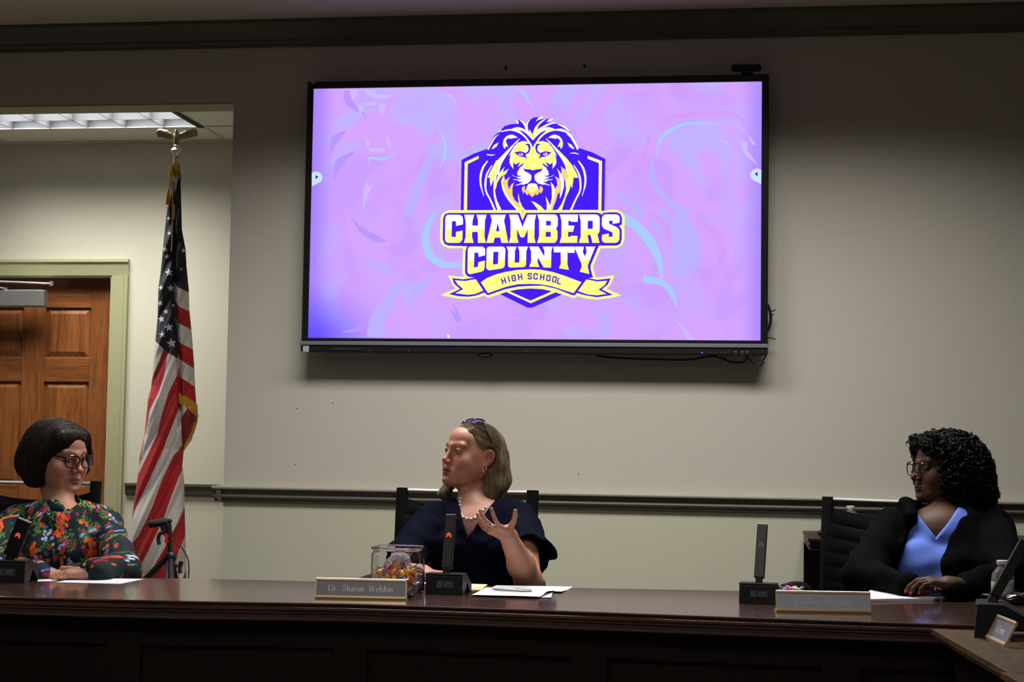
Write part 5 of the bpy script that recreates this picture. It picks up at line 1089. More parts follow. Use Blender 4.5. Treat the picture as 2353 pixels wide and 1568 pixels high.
# ---------------------------------------------------------------- candy jar
mat('jar_glass', (.93, .96, .97), .02, trans=1, var=.01, ior=1.25)
ja = onz(851, 1371.5, TZ); jb = onz(948, 1374.5, TZ); jr = math.atan2(jb[1]-ja[1], jb[0]-ja[0])-.02; jw = .132; jc = (ja+jb)/2+rotz(jr)@np.array([.0, jw/2, 0]); jh = at(905, 1258.5, jc[1]-.05)[2]-TZ
jar = thing('candy_jar', 'square clear glass jar of wrapped candy behind the left name plate', 'jar', jc)
def sq(r, z, n=48, p=5.):
    out = []
    for k in range(n):
        t = 2*math.pi*k/n; c_, s_ = math.cos(t), math.sin(t); q = (abs(c_)**p+abs(s_)**p)**(-1/p)*r; out.append(jc+rotz(jr)@np.array([c_*q, s_*q, z]))
    return out
hw = jw/2; rings = [(hw*.85, .0), (hw*.97, .003), (hw, .010), (hw, jh*.80), (hw*.985, jh*.86), (hw*.93, jh*.90), (hw*.93, jh*.945), (hw*1.0, jh*.96), (hw*1.0, jh*.99), (hw*.96, jh), (hw*.91, jh*.99), (hw*.90, jh*.93), (hw*.93, jh*.86), (hw*.955, jh*.80), (hw*.955, .014), (hw*.9, .009), (.001, .009)]
rings = [(.001, 0)]+rings; n = 48; V = [q for r, z in rings for q in sq(r, z)]; F = [(i*n+k, i*n+(k+1) % n, (i+1)*n+(k+1) % n, (i+1)*n+k) for i in range(len(rings)-1) for k in range(n)]
MB().add(V, F).build('glass', MATS['jar_glass'], jar, smooth='all')
CAND = {'yellow': (.85, .42, .03), 'red': (.45, .02, .05), 'blue': (.02, .10, .42), 'orange': (.85, .16, .02), 'purple': (.20, .03, .25), 'green': (.06, .40, .05)}
for k_, v_ in CAND.items(): mat('candy_'+k_, v_, .15, var=.2, nscale=90, coat=.6)
mat('wrapper_clear', (.70, .66, .74), .12, trans=.80, var=.1, coat=.5, ior=1.2)
PROT = {}
def candy(loc, colour, label, group, sc=1., flat_=False):
    if colour not in PROT:
        t = bpy.data.objects.new('candy', None); m1 = MB().ell((0, 0, 0), (.0115, .0075, .007), 12, 8)
        a = m1.build('sweet', MATS['candy_'+colour], None, smooth='all'); V = []; F = []
        for s_ in (-1, 1):
            b = len(V); V.append((s_*.010, 0, 0))
            for k in range(11): th = 2*math.pi*k/10; V.append((s_*(.020+.002*(k % 2)), .0085*math.cos(th)*(1+.25*(k % 2)), .0085*math.sin(th)*(.8+.3*(k % 2))))
            F += [(b, b+1+k, b+2+k) for k in range(10)]
        w_ = MB().add(V, F).build('wrapper', MATS['wrapper_clear'], None); PROT[colour] = (a.data, w_.data); bpy.data.objects.remove(a); bpy.data.objects.remove(w_)
    t = bpy.data.objects.new('candy', None); COL.objects.link(t); t.empty_display_size = .01; t.location = loc; t.rotation_euler = tuple(rng.uniform(-3, 3, 3)) if not flat_ else (0, 0, rng.uniform(0, 6)); t.scale = (sc,)*3; tag(t, label, 'candy', group)
    for nm, me in zip(('sweet', 'wrapper'), PROT[colour]): o = bpy.data.objects.new(nm, me); COL.objects.link(o); o.parent = t
names = ['yellow', 'orange', 'yellow', 'red', 'blue', 'yellow', 'purple', 'orange']; q = 0
for lay in range(5):
    g = [-.041, -.0205, 0, .0205, .041]
    for a in g:
        for b in g:
            x = a+rng.uniform(-.003, .003); y = b+rng.uniform(-.003, .003); z = .020+lay*.0145+rng.uniform(-.002, .002)
            if lay == 3 and (abs(a) > .03 and b > 0): continue
            if lay == 4 and (x*x+y*y > .0012): continue
            if lay < 3 and abs(a) < .03 and abs(b) < .03: continue      # the hidden core
            cn = names[q % 8]; q += 1+int(rng.uniform(0, 2.2))
            candy(jc+rotz(jr)@np.array([x, y, z]), cn, 'wrapped %s candy in the square glass jar' % cn, '%s candies in the jar' % cn, 1.0)
mat('clear_film', (.80, .78, .84), .18, trans=.82, var=.2, coat=.4, ior=1.15)
S = SDF(); S.frame(jc+np.array([0.0, .0, .088]), rotz(jr), 1.); S.ell((0, .008, .0), (.034, .028, .020), .01); S.ell((.010, .0, .010), (.022, .022, .014), .01); S.mod(lambda P, d: d+.0022*np.sin(P[:, 0]*420+np.sin(P[:, 2]*300)*2)*np.sin(P[:, 2]*380+P[:, 1]*260))
bag = sdf_mesh('plastic_bag', S, jc+(-.05, -.05, .05), jc+(.05, .05, .125), .0022, MATS['clear_film'], None); tag(bag, 'crumpled clear plastic bag on top of the candy in the jar', 'bag')
for (px, py, c_) in ((1811, 1361, 'purple'), (1819, 1364, 'red'), (1826, 1361, 'red'), (1834, 1365, 'green'), (1806, 1366, 'purple')):
    p = onz(px, py, TZ); candy(p+np.array([0, 0, .010]), c_, {'purple': ('right' if px > 1808 else 'left')+' one of two purple wrapped candies behind the bright name plate', 'red': ('right' if px > 1822 else 'left')+' one of two red wrapped candies behind the bright name plate', 'green': 'green wrapped candy behind the bright name plate'}[c_], 'candies behind the bright name plate' if c_ != 'green' else None, 1.15, True)
# ---------------------------------------------------------------- things at the right end of the desk
p = onz(2304, 1386, TZ); bottle('water_bottle', 'small clear water bottle with white cap at the right end, behind the dark microphone', p, h=at(2296, 1288, p[1])[2]-TZ, r=.030)
mat('leather_gloss', (.010, .010, .010), .16, var=.3, bump=.8, bscale=60, coat=.5)
p = onz(2388, 1389, TZ); S = SDF(); S.frame(p, rotz(.1)); S.box((0, 0, .012), (.10, .045, .011), .01, r=.010); S.ell((-.06, 0, .018), (.05, .035, .012), .015); S.mod(lambda P, d: d+.002*np.sin(P[:, 0]*130+np.sin(P[:, 1]*160)))
o = sdf_mesh('wallet', S, p+(-.14, -.08, -.003), p+(.14, .08, .05), .004, MATS['leather_gloss'], None); tag(o, 'glossy black crumpled leather wallet on the desk at the right edge', 'wallet')
mk = thing('marker', 'black marker pen with silver end lying left of the dark right microphone', 'pen', onz(2228, 1376, TZ)); p0, p1 = onz(2228, 1376.5, TZ)+(0, 0, .009), onz(2288, 1381, TZ)+(0, 0, .009)
MB().tube([p0+(p1-p0)*.22, p1], .009, 14).build('barrel', MATS['black_plastic'], mk, smooth=True); MB().tube([p0, p0+(p1-p0)*.22], .0085, 14).build('end_cap', MATS['chrome'], mk, smooth=True)
# ---------------------------------------------------------------- flag
YFL = .48
fl = thing('flag', 'furled stars and stripes flag with gold fringe on a pole, in the niche', 'flag', (*at(400, 900, YFL)[:2], 0))
Lp = [(375, 394), (412, 391), (469, 385), (515, 380), (569, 374.5), (626, 369), (661, 364), (730, 362), (783, 357), (829, 352), (889, 347.5), (918, 340), (1000, 332), (1050, 321), (1079, 318), (1121, 313), (1193, 303), (1250, 298.5), (1300, 306), (1330, 312)]
Rp = [(375, 411), (412, 415), (527, 418), (573, 426.5), (615, 429), (665, 434), (710, 435), (768, 441), (837, 446), (900, 449), (936, 452), (957, 452), (975, 446), (1000, 436), (1032, 422.5), (1071, 419), (1104, 423), (1193, 425), (1300, 428), (1330, 428)]
def lin(T, y): return np.interp(y, [t[0] for t in T], [t[1] for t in T])
def ext(v, lo, hi): return v
LINES = [[(804, 375), (831, 367), (858, 354), (877, 347), (890, 343)], [(814, 385), (865, 377), (900, 366), (942, 345), (1000, 333), (1049, 325), (1079, 317)], [(826, 411), (860, 409), (900, 388), (950, 373), (1000, 361), (1049, 337), (1079, 323), (1092, 316)],
         [(927, 415), (960, 403), (1011, 383), (1034, 375), (1049, 368), (1099, 345), (1165, 313), (1198, 302)], [(1023, 420), (1049, 398), (1099, 374), (1165, 350), (1198, 335), (1232, 318), (1256, 299)], [(1075, 421), (1099, 410), (1165, 385), (1198, 374), (1232, 357), (1265, 342), (1298, 324), (1306, 316)],
         [(1163, 425), (1198, 411), (1232, 391), (1265, 375), (1298, 356), (1330, 343)], [(1228, 427), (1265, 412), (1298, 402), (1330, 394)], [(1306, 429), (1330, 420)]]
RIGHTB = [[(400, 649), (411, 662), (434, 672)], [(400, 687), (411, 705), (436, 716)], [(400, 722), (411, 743), (440, 758)], [(400, 780), (411, 787), (444, 804)], [(411, 825), (447, 848)], [(411, 865), (449, 890)], [(412, 904), (452, 930)], [(412, 927), (432, 939), (454, 958)]]
STARS = [(282, 685, 14), (285, 775, 14), (260, 870, 18), (270, 915, 16), (283, 1010, 27), (370, 878, 18), (357, 990, 10), (390, 965, 8), (235, 1102, 18), (295, 1105, 24), (232, 1195, 20), (308, 1208, 12), (265, 1245, 18), (237, 1290, 22), (282, 1340, 28), (243, 1383, 22), (298, 1435, 31)]
STARS = [(280+a/2.614, 240+b/2.614, r/2.614) for a, b, r in STARS]
def in_star(x, y, r, rot=.15):
    th = np.arctan2(y, x)+math.pi/2+rot; th = np.mod(th, 2*math.pi/5)-math.pi/5; rho = np.hypot(x, y); th = np.abs(th); rin = r*.4
    # edge from outer tip (angle pi/5 from here) to the inner notch
    a = math.pi/5; ox, oy = r*np.cos(a), r*np.sin(a); ix = rin; px_, py_ = rho*np.cos(th), rho*np.sin(th)
    return ((ox-ix)*(py_-0)-(oy-0)*(px_-ix)) > 0
RED, WHT, BLU, GLD = (.42, .013, .016), (.62, .58, .57), (.012, .012, .035), (.62, .34, .04)
def flag_col(X, Yp):
    c = np.tile(np.array(WHT), (len(X), 1)); n = np.zeros(len(X), int)
    for Ln in LINES:
        ys = [p[0] for p in Ln]; xs_ = [p[1] for p in Ln]; v = np.interp(Yp, ys, xs_); v = np.where(Yp < ys[0], 1e4, np.where(Yp > ys[-1], -1e4, v)); n += X > v
    c[n % 2 == 1] = RED
    crease = np.interp(Yp, [649, 724, 760, 825, 905, 1030], [400, 402, 407, 411, 413, 419])
    right = (X > crease) & (Yp < 1032) & (Yp > 649)
    k = np.zeros(len(X), int)
    for B_ in RIGHTB: k += Yp > np.interp(X, [p[0] for p in B_], [p[1] for p in B_])
    colr = {0: BLU, 1: WHT, 2: RED, 3: WHT, 4: RED, 5: WHT, 6: RED, 7: GLD, 8: (.28, .01, .012)}
    for kk, v in colr.items(): c[right & (k == kk)] = v
    w_ = right & (k == 8) & (X < 433-(Yp-935)*.62); c[w_] = WHT
    lowb = np.interp(X, [350, 358, 377, 409, 411], [781, 785, 804, 825, 700]); canton = ((Yp < lowb) & ~right) | (right & (k == 0)) | (Yp < 649); c[canton] = BLU
    for (sx_, sy_, r) in STARS:
        m_ = canton & in_star(X-sx_, Yp-sy_, r); c[m_] = (.68, .68, .70)
    return c
ny_, nx_ = 900, 130; yy = np.linspace(378, 1330, ny_); uu = np.linspace(0, 1, nx_); V = np.zeros((2*ny_*nx_, 3)); XP = np.zeros(ny_*nx_); YP = np.zeros(ny_*nx_)
for j, py in enumerate(yy):
    l, r = lin(Lp, py), lin(Rp, py); px = l+(r-l)*uu; wv = (r-l)*.00195
    bulge = np.sqrt(np.maximum(0, 1-(2*uu-1)**2)); diag = (px+.42*(py-900)); fold = .011*np.sin(diag*.15+np.sin(py*.011)*1.2)+.0032*np.sin(diag*.37+1+py*.006)+.0006*np.sin(px*.6+py*.02)
    cre = np.interp(py, [420, 649, 724, 825, 950, 1035], [400, 400, 402, 411, 413, 420]); cf = .045*np.exp(-((px-cre)/5.)**2)*np.interp(py, [400, 600, 950, 1060], [.25, .8, 1, 0])
    dep = YFL-bulge*wv*.55+fold*np.minimum(1, bulge*1.6)*min(1, (r-l)/60)+cf
    D = np.array([ray(x_, py) for x_ in px]); t = (dep-CAM[1])/D[:, 1]; P = CAM+D*t[:, None]; V[j*nx_:(j+1)*nx_] = P
    Pb = P.copy(); tb = (YFL+.02+bulge*wv*.45-CAM[1])/D[:, 1]; Pb = CAM+D*tb[:, None]; V[ny_*nx_+j*nx_:ny_*nx_+(j+1)*nx_] = Pb; XP[j*nx_:(j+1)*nx_] = px; YP[j*nx_:(j+1)*nx_] = py
I, J = np.meshgrid(np.arange(nx_-1), np.arange(ny_-1)); a = (J*nx_+I).ravel(); F = np.stack([a, a+nx_, a+nx_+1, a+1], 1); F = np.concatenate([F, F[:, ::-1]+ny_*nx_])
cc = flag_col(XP, YP); mat('flag_cloth', (1, 1, 1), .75, attr=True, var=.05, nscale=30, bump=.1, bscale=500, sheen=.02)
np_mesh('cloth', V, F, MATS['flag_cloth'], fl, True, True, np.concatenate([cc, cc]))
mat('gold_fringe', (.55, .30, .035), .6, var=.4, nscale=300)
def fringe(name, A_, B_, n, dY, w_=.0022):
    m = MB(); A_ = [at(x, y, YFL+dY) for x, y in A_]; B_ = [at(x, y, YFL+dY-.006) for x, y in B_]
    def ip(L_, t): s = t*(len(L_)-1); i = min(int(s), len(L_)-2); return L_[i]*(1-s+i)+L_[i+1]*(s-i)
    for k in range(n):
        t = k/(n-1); a, b = ip(A_, t), ip(B_, t); b = b+(0, rng.uniform(-.003, .003), rng.uniform(-.003, .003)); m.tube([a, (a+b)/2+(0, -.003, 0), b], w_, 4)
    return m.build(name, MATS['gold_fringe'], fl)
fringe('fringe', [(412, 903), (432, 914), (453, 931)], [(413, 928), (433, 940), (454, 960)], 46, -.085)
fringe('fringe', [(453, 940), (449, 962), (441, 990), (425, 1022)], [(455, 956), (451, 978), (441, 1008), (423, 1036)], 46, -.06)
fringe('fringe', [(309, 1288), (318, 1300), (347, 1322)], [(309, 1312), (316, 1330), (338, 1342)], 46, -.08)
fringe('fringe', [(392, 378), (402, 374), (412, 378)], [(389, 408), (403, 405), (416, 412)], 30, -.06)
cord = catmull([at(397, 384, YFL-.07), at(397, 440, YFL-.085), at(396, 520, YFL-.095), at(394, 578, YFL-.11)], 8); MB().tube(cord, .0030, 6).build('cord', MATS['gold_fringe'], fl, smooth=True)
cord = catmull([at(396, 380, YFL-.07), at(390, 420, YFL-.07), at(387, 440, YFL-.07)], 8); MB().tube(cord, .0035, 6).tube([at(387, 438, YFL-.07), at(386, 446, YFL-.07), at(385, 470, YFL-.07)], [.006, .009, .011], 10).build('tassel', MATS['gold_fringe'], fl, smooth=True)
mat('finial_metal', (.42, .40, .26), .3, .75, var=.2)
pt = at(405, 350, YFL); MB().tube([(pt[0]-.0, YFL, .02), (pt[0], YFL, pt[2])], .0125, 16).build('pole', MATS['chrome'], fl, smooth=True)
MB().lathe([(.0, .0), (.17, .0), (.17, .012), (.12, .03), (.03, .045), (.022, .08), (0, .08)], (pt[0], YFL, 0), 32).build('stand', MATS['finial_metal'], fl, smooth=True)
MB().lathe([(.013, -.015), (.016, -.008), (.024, .004), (.026, .012), (.020, .022), (.012, .028), (.016, .034), (.010, .040), (.012, .05), (0, .052)], at(405, 352, YFL), 20).build('ball', MATS['chrome'], fl, smooth=True)
S = SDF(); eb = at(405.5, 318, YFL); S.frame(eb, np.eye(3)); S.ell((0, 0, .0), (.014, .014, .032), .01); S.ell((0, -.004, .034), (.008, .009, .010), .008); S.cap((0, -.010, .034), (0, -.018, .028), .004, .001, .003); S.cap((0, 0, -.02), (0, 0, -.045), .010, .014, .01)
for s_ in (-1, 1):
    S.chain([(s_*.006, .002, -.004), (s_*.026, .004, .016), (s_*.050, .006, .032), (s_*.080, .006, .038), (s_*.100, .006, .028)], [.007, .008, .008, .007, .004], .006)
    for k in range(7): S.cap((s_*(.024+k*.011), .006, .016+k*.0035), (s_*(.020+k*.0135), .010, -.004+k*.0035), .0085, .0065, .012)
sdf_mesh('eagle', S, eb-.10, eb+.10, .0026, MATS['finial_metal'], fl)
# ---------------------------------------------------------------- camera stand behind the left woman
YT = -1.0; ts = thing('tripod', 'black camera tripod with grip handle and red tab in front of the flag', 'tripod', (*at(388, 1270, YT)[:2], 0)); T_ = lambda x, y, d=0: at(x, y, YT+d)
mat('red_plastic', (.75, .03, .02), .4, var=.1); mat('blue_tube', (.05, .07, .13), .35, .3, var=.1)
MB().tube(catmull([T_(343, 1206, -.02), T_(352, 1204, -.02), T_(370, 1201, -.01), T_(384, 1199)], 5), [.011]+[.0145]*14+[.013], 14).build('grip', MATS['black_matte'], ts, smooth=True)
MB().tube([T_(382, 1197), T_(385, 1212), T_(388, 1232)], [.014, .016, .012], 14).ell(T_(389, 1198), (.010, .010, .010)).tube([T_(372, 1206, -.01), T_(378, 1222, -.01), T_(384, 1232)], [.008, .012, .008], 10).build('head', MATS['black_plastic'], ts, smooth=True)
MB().tube(catmull([T_(378, 1222, -.015), T_(367, 1228, -.02), T_(364, 1240, -.02), T_(366, 1252, -.02)], 5), .007, 10).build('lever', MATS['black_matte'], ts, smooth=True)
MB().add([T_(380, 1225, -.03), T_(388, 1231, -.03), T_(384, 1240, -.03), T_(386, 1247, -.03), T_(380, 1250, -.03), T_(377, 1244, -.03), T_(380, 1237, -.03), T_(376, 1231, -.03)], [tuple(range(8))]).add([p+(0, .006, 0) for p in [T_(380, 1225, -.03), T_(388, 1231, -.03), T_(384, 1240, -.03), T_(386, 1247, -.03), T_(380, 1250, -.03), T_(377, 1244, -.03), T_(380, 1237, -.03), T_(376, 1231, -.03)]], [tuple(range(8))[::-1]]).build('tab', MATS['red_plastic'], ts)
MB().tube([T_(387, 1228), T_(391, 1262), T_(393, 1282)], [.009, .010, .014], 12).build('centre_column', MATS['black_plastic'], ts, smooth=True)
MB().ell(T_(392, 1282), (.022, .022, .026)).build('collar', MATS['black_plastic'], ts, smooth='all')
MB().tube([T_(388, 1278), T_(338, 1328, -.02), T_(328, 1338, -.022)], .012, 12).build('pan_handle', MATS['black_plastic'], ts, smooth=True)
def leg(p, q, r, m_):
    f = p+(q-p)*((p[2]-.015)/(p[2]-q[2])); return MB().tube([p, q, f], [r, r, r*.8], 12).build('leg', MATS[m_], ts, smooth=True)
leg(T_(392, 1282), T_(394, 1330, -.09), .011, 'black_plastic'); leg(T_(389, 1280), T_(384, 1330, -.06), .009, 'blue_tube'); leg(T_(394, 1282), T_(403, 1330, .03), .011, 'black_plastic')
MB().tube([T_(398, 1296), T_(408, 1302)], .006, 8).tube([T_(417, 1291, .0), T_(413, 1305, .0), T_(414, 1318, .0)], [.009, .006, .009], 10).build('clamp_knob', MATS['black_matte'], ts, smooth=True)
MB().tube(catmull([T_(386, 1232), T_(400, 1245), T_(419, 1261), T_(431, 1284), T_(434, 1305), T_(433, 1330), T_(430, 1400)], 6), .0024, 6).build('cable', MATS['black_matte'], ts, smooth=True)
# cables of the display
def cable(label, pts, r=.004):
    o = MB().tube(catmull([at(x, y, Y) for x, y, Y in pts], 7), r, 7).build('cable', MATS['black_matte'], None, smooth=True); return tag(o, label, 'cable')
cable('black cable hanging in shallow waves under the right half of the display', [(1370, 818, -.05), (1420, 823, -.07), (1500, 826, -.07), (1580, 827, -.07), (1640, 819, -.08), (1680, 832, -.08), (1708, 832, -.08), (1718, 818, -.10)], .0045)
cable('thin black cable looping down from the display corner to its plug', [(1714, 818, -.09), (1726, 830, -.09), (1740, 837, -.09), (1752, 830, -.09), (1762, 812, -.06), (1763, 780, -.05)], .0028)
o = MB().tube([at(1744, 840, -.09), at(1754, 831, -.09)], .008, 10).build('cable_plug', MATS['black_matte'], None, smooth=True); tag(o, 'small black plug on the loop below the display corner', 'plug')
cable('black cable bundle bulging out behind the right edge of the display', [(1764, 700, -.05), (1770, 718, -.05), (1771, 740, -.05), (1764, 762, -.05)], .006)
for (x0, y0, x1, y1, lab) in ((1768, 718, 1782, 712, 'upper cable tie end sticking out right of the display'), (1767, 722, 1778, 724, 'middle cable tie end sticking out right of the display'), (1764, 776, 1783, 780, 'lowest cable tie end sticking out right of the display')):
    o = MB().tube([at(x0, y0, -.05), at(x1, y1, -.06)], .0024, 6).build('cable_tie', MATS['black_matte'], None); tag(o, lab, 'cable tie')
# ---------------------------------------------------------------- people
bkx = np.array([p[0] for p in bk]); bky = np.array([p[1] for p in bk])
def clear_desk(P, d):
    on = P[:, 1] < np.interp(P[:, 0], bkx, bky)+.004; return np.where(on, np.maximum(d, TZ+.002-P[:, 2]), d)
def bounds(S, pad=.012):
    lo = np.min([o[3] for o in S.ops if o[0] == 1], 0); hi = np.max([o[4] for o in S.ops if o[0] == 1], 0); return lo-pad, hi+pad
def march(f, px, py, y0=-2.6, y1=-.6, off=0.):
    """first point of surface f seen at a pixel"""
    a, b = at(px, py, y0), at(px, py, y1); T = np.linspace(0, 1, 900)[:, None]; P = a+(b-a)*T; d = f(P.astype(np.float32)); i = np.nonzero(d < off)[0]
    return P[i[0]] if len(i) else P[450]
def grad(f, P, e=.002):
    g = np.zeros_like(P)
    for k in range(3): d = np.zeros(3); d[k] = e; g[:, k] = f((P+d).astype(np.float32))-f((P-d).astype(np.float32))
    return g/np.maximum(np.linalg.norm(g, axis=1), 1e-9)[:, None]
def strands(name, f, seeds, flow, steps, step, rad, mt, parent, col=None, lift=.001, curl=0, pitch=.02, taper=True, sides=4, jitter=.25, follow=1., grav=0):
    """tubes that follow surface f along flow(P)->dir; curl>0 winds them into ringlets"""
    P = seeds.copy().astype(float); n = len(P); path = [P.copy()]; nrmls = [grad(f, P)]; jit = rng.normal(0, jitter, (n, 3))
    for s_ in range(steps):
        v = flow(P)+jit*.3; g = grad(f, P); fo = follow if np.isscalar(follow) else follow[s_]
        v = v-g*(np.einsum('ij,ij->i', v, g)*fo)[:, None]; v /= np.maximum(np.linalg.norm(v, axis=1), 1e-9)[:, None]
        P = P+v*step; d = f(P.astype(np.float32)); P = P-g*((d-lift)*fo)[:, None]; path.append(P.copy()); nrmls.append(g)
    path = np.stack(path, 1); N_ = np.stack(nrmls, 1); m = path.shape[1]; rv = np.ones(n)
    if curl:
        k = max(1, int(step*6/pitch)+1) if False else 6; q = np.linspace(0, m-1, m*k-k+1); i0 = np.minimum(q.astype(int), m-2); fr_ = (q-i0)[None, :, None]
        path = path[:, i0]*(1-fr_)+path[:, i0+1]*fr_; N_ = N_[:, i0]; m = path.shape[1]; t = np.gradient(path, axis=1); t /= np.maximum(np.linalg.norm(t, axis=2), 1e-9)[..., None]; B_ = np.cross(t, N_); L_ = np.linspace(0, (steps)*step, m)[None, :]; ph = rng.uniform(0, 6.28, (n, 1)); hd = rng.choice([-1, 1], (n, 1)); pv = pitch*rng.uniform(.7, 1.9, (n, 1)); rv = rng.uniform(.6, 1.3, n); a = ph+hd*L_/pv*2*math.pi+np.sin(L_*90+ph)*.8; cr = (curl*rng.uniform(.4, 1.3, (n, 1))*np.minimum(1, L_/.02+.3))[..., None]
        path = path+(N_*(np.cos(a)[..., None]*.9+.6)+B_*np.sin(a)[..., None])*cr
    t = np.gradient(path, axis=1); t /= np.maximum(np.linalg.norm(t, axis=2), 1e-9)[..., None]; A_ = np.cross(t, [.31, .52, .79]); A_ /= np.maximum(np.linalg.norm(A_, axis=2), 1e-9)[..., None]; B_ = np.cross(t, A_)
    r = np.full(m, rad)
    if taper: r = rad*np.minimum(1, np.linspace(6, 0.15, m))
    V = np.zeros((n, m, sides, 3))
    for k in range(sides): th = 2*math.pi*k/sides; V[:, :, k] = path+(A_*math.cos(th)+B_*math.sin(th))*(r[None, :]*rv[:, None])[..., None]
    idx = np.arange(n*m*sides).reshape(n, m, sides); F = np.stack([idx[:, :-1, :], idx[:, 1:, :], np.roll(idx, -1, 2)[:, 1:, :], np.roll(idx, -1, 2)[:, :-1, :]], -1).reshape(-1, 4)
    c = None
    if col is not None: c = np.repeat(col(n), m*sides, axis=0)
    return np_mesh(name, V.reshape(-1, 3), F, mt, parent, True, True, c)
def surf_seeds(f, V, n, cond=None):
    if cond is not None: V = V[cond(V)]
    return V[rng.integers(0, len(V), n)]
def wear(S, fnlocal, lo, hi, k=.003, op=1):
    return S.fn(fnlocal, lo, hi, k, op)
def sleeve(a, b, r0, r1, flare=0, nw=7, th=.004, wob=.0, ph=0):
    a = np.array(a, float); b = np.array(b, float); ax_ = nrm(b-a); L_ = np.linalg.norm(b-a); R = axis_rot(ax_)
    def f(P):
        p = (P-a.astype(np.float32))@R.astype(np.float32); t = p[:, 2]/L_; th_ = np.arctan2(p[:, 1], p[:, 0]); rho = np.hypot(p[:, 0], p[:, 1]); tc = np.clip(t, 0, 1)
        fl = np.clip((tc-.62)/.38, 0, 1)**1.4; R_ = r0+(r1-r0)*tc+flare*fl*(1+.45*np.sin(nw*th_+ph))+wob*np.sin(3*th_+tc*7)
        end = L_*(1+.10*fl*np.sin(nw*th_+ph+1.3)*(flare > 0)); d = np.abs(rho-R_)-th; return np.maximum(d*.8, np.maximum(-p[:, 2], p[:, 2]-end)).astype(np.float32)
    m = r1+flare*1.5+.02; return f, np.minimum(a, b)-m, np.maximum(a, b)+m
def person(label, loc): return thing('person', label, 'person', (*loc[:2], 0))
def legs_and_shoes(t, hips, knees, feet, mt):
    S = SDF(); S.ell(hips, (.17, .13, .10), .03)
    for k, ft, s_ in zip(knees, feet, (-1, 1)):
        h = np.array(hips)+(s_*.085, -.02, -.01); S.cap(h, k, .082, .062, .04); S.cap(k, np.array(ft)+(0, .02, .10), .060, .045, .03)
    lo, hi = bounds(S); sdf_mesh('trousers', S, lo, hi, .009, mt, t)
    for ft in feet:
        S = SDF(); f_ = np.array(ft); S.ell(f_+(0, -.03, .035), (.042, .115, .038), .02); S.cap(f_+(0, .03, .05), f_+(0, .025, .11), .040, .038, .02); S.fn(lambda P: -P[:, 2]+.001, f_-.2, f_+.2, .002, -1) if False else None
        lo, hi = bounds(S); lo[2] = .0005; o = sdf_mesh('shoe', S, lo, hi, .007, MATS['black_plastic'], t)
mat('eye', (1, 1, 1), .12, attr=True, var=.02, coat=.5)
mat('skin_fair', (1, 1, 1), .48, attr=True, var=.07, nscale=45, sss=.08, bump=.12, bscale=500)
mat('skin_dark', (1, 1, 1), .55, attr=True, var=.08, nscale=45, sss=.03, spec=.35, bump=.12, bscale=500)
mat('hair_blond', (1, 1, 1), .5, attr=True, var=.2, nscale=160, spec=.25); mat('hair_brown', (1, 1, 1), .5, attr=True, var=.2, nscale=160, spec=.25); mat('hair_black', (1, 1, 1), .55, attr=True, var=.3, nscale=160, spec=.25)
def fabric(name, c, **k): return mat(name, c, .85, var=k.pop('var', .12), nscale=40, bump=k.pop('bump', .5), bscale=k.pop('bscale', 350), sheen=0, spec=.03, **k)
fabric('navy_blouse', (.0040, .0050, .0135), bscale=120, bump=.25); fabric('black_fleece', (.0026, .0028, .0036), bump=.25); fabric('blue_shirt', (.13, .215, .70), bscale=300, var=.06, bump=.12); fabric('dark_trousers', (.01, .01, .012))
mat('floral', (1, 1, 1), .75, attr=True, var=.10, nscale=60, bump=.3, bscale=300, sheen=.01, spec=.2)
mat('pearl', (.72, .68, .64), .22, var=.04, coat=.5); mat('tortoise', (.010, .005, .004), .2, var=.5, nscale=120, coat=.6)
def lens_mat(name, tint, refl=.09):
    m = bpy.data.materials.new(name); m.use_nodes = True; nt = m.node_tree; N = nt.nodes; N.remove(N['Principled BSDF']); a = N.new('ShaderNodeBsdfTransparent'); a.inputs[0].default_value = (*tint, 1); g = N.new('ShaderNodeBsdfGlossy'); g.inputs['Roughness'].default_value = .03; x = N.new('ShaderNodeMixShader'); l = N.new('ShaderNodeFresnel'); l.inputs[0].default_value = 1.5
    x.inputs[0].default_value = refl; nt.links.new(a.outputs[0], x.inputs[1]); nt.links.new(g.outputs[0], x.inputs[2]); nt.links.new(x.outputs[0], N['Material Output'].inputs[0]); MATS[name] = m; return m
lens_mat('lens_clear', (.93, .93, .94)); lens_mat('lens_violet_reflection', (.55, .48, .92), .35)  # violet tint stands for the screen reflected in the raised lenses
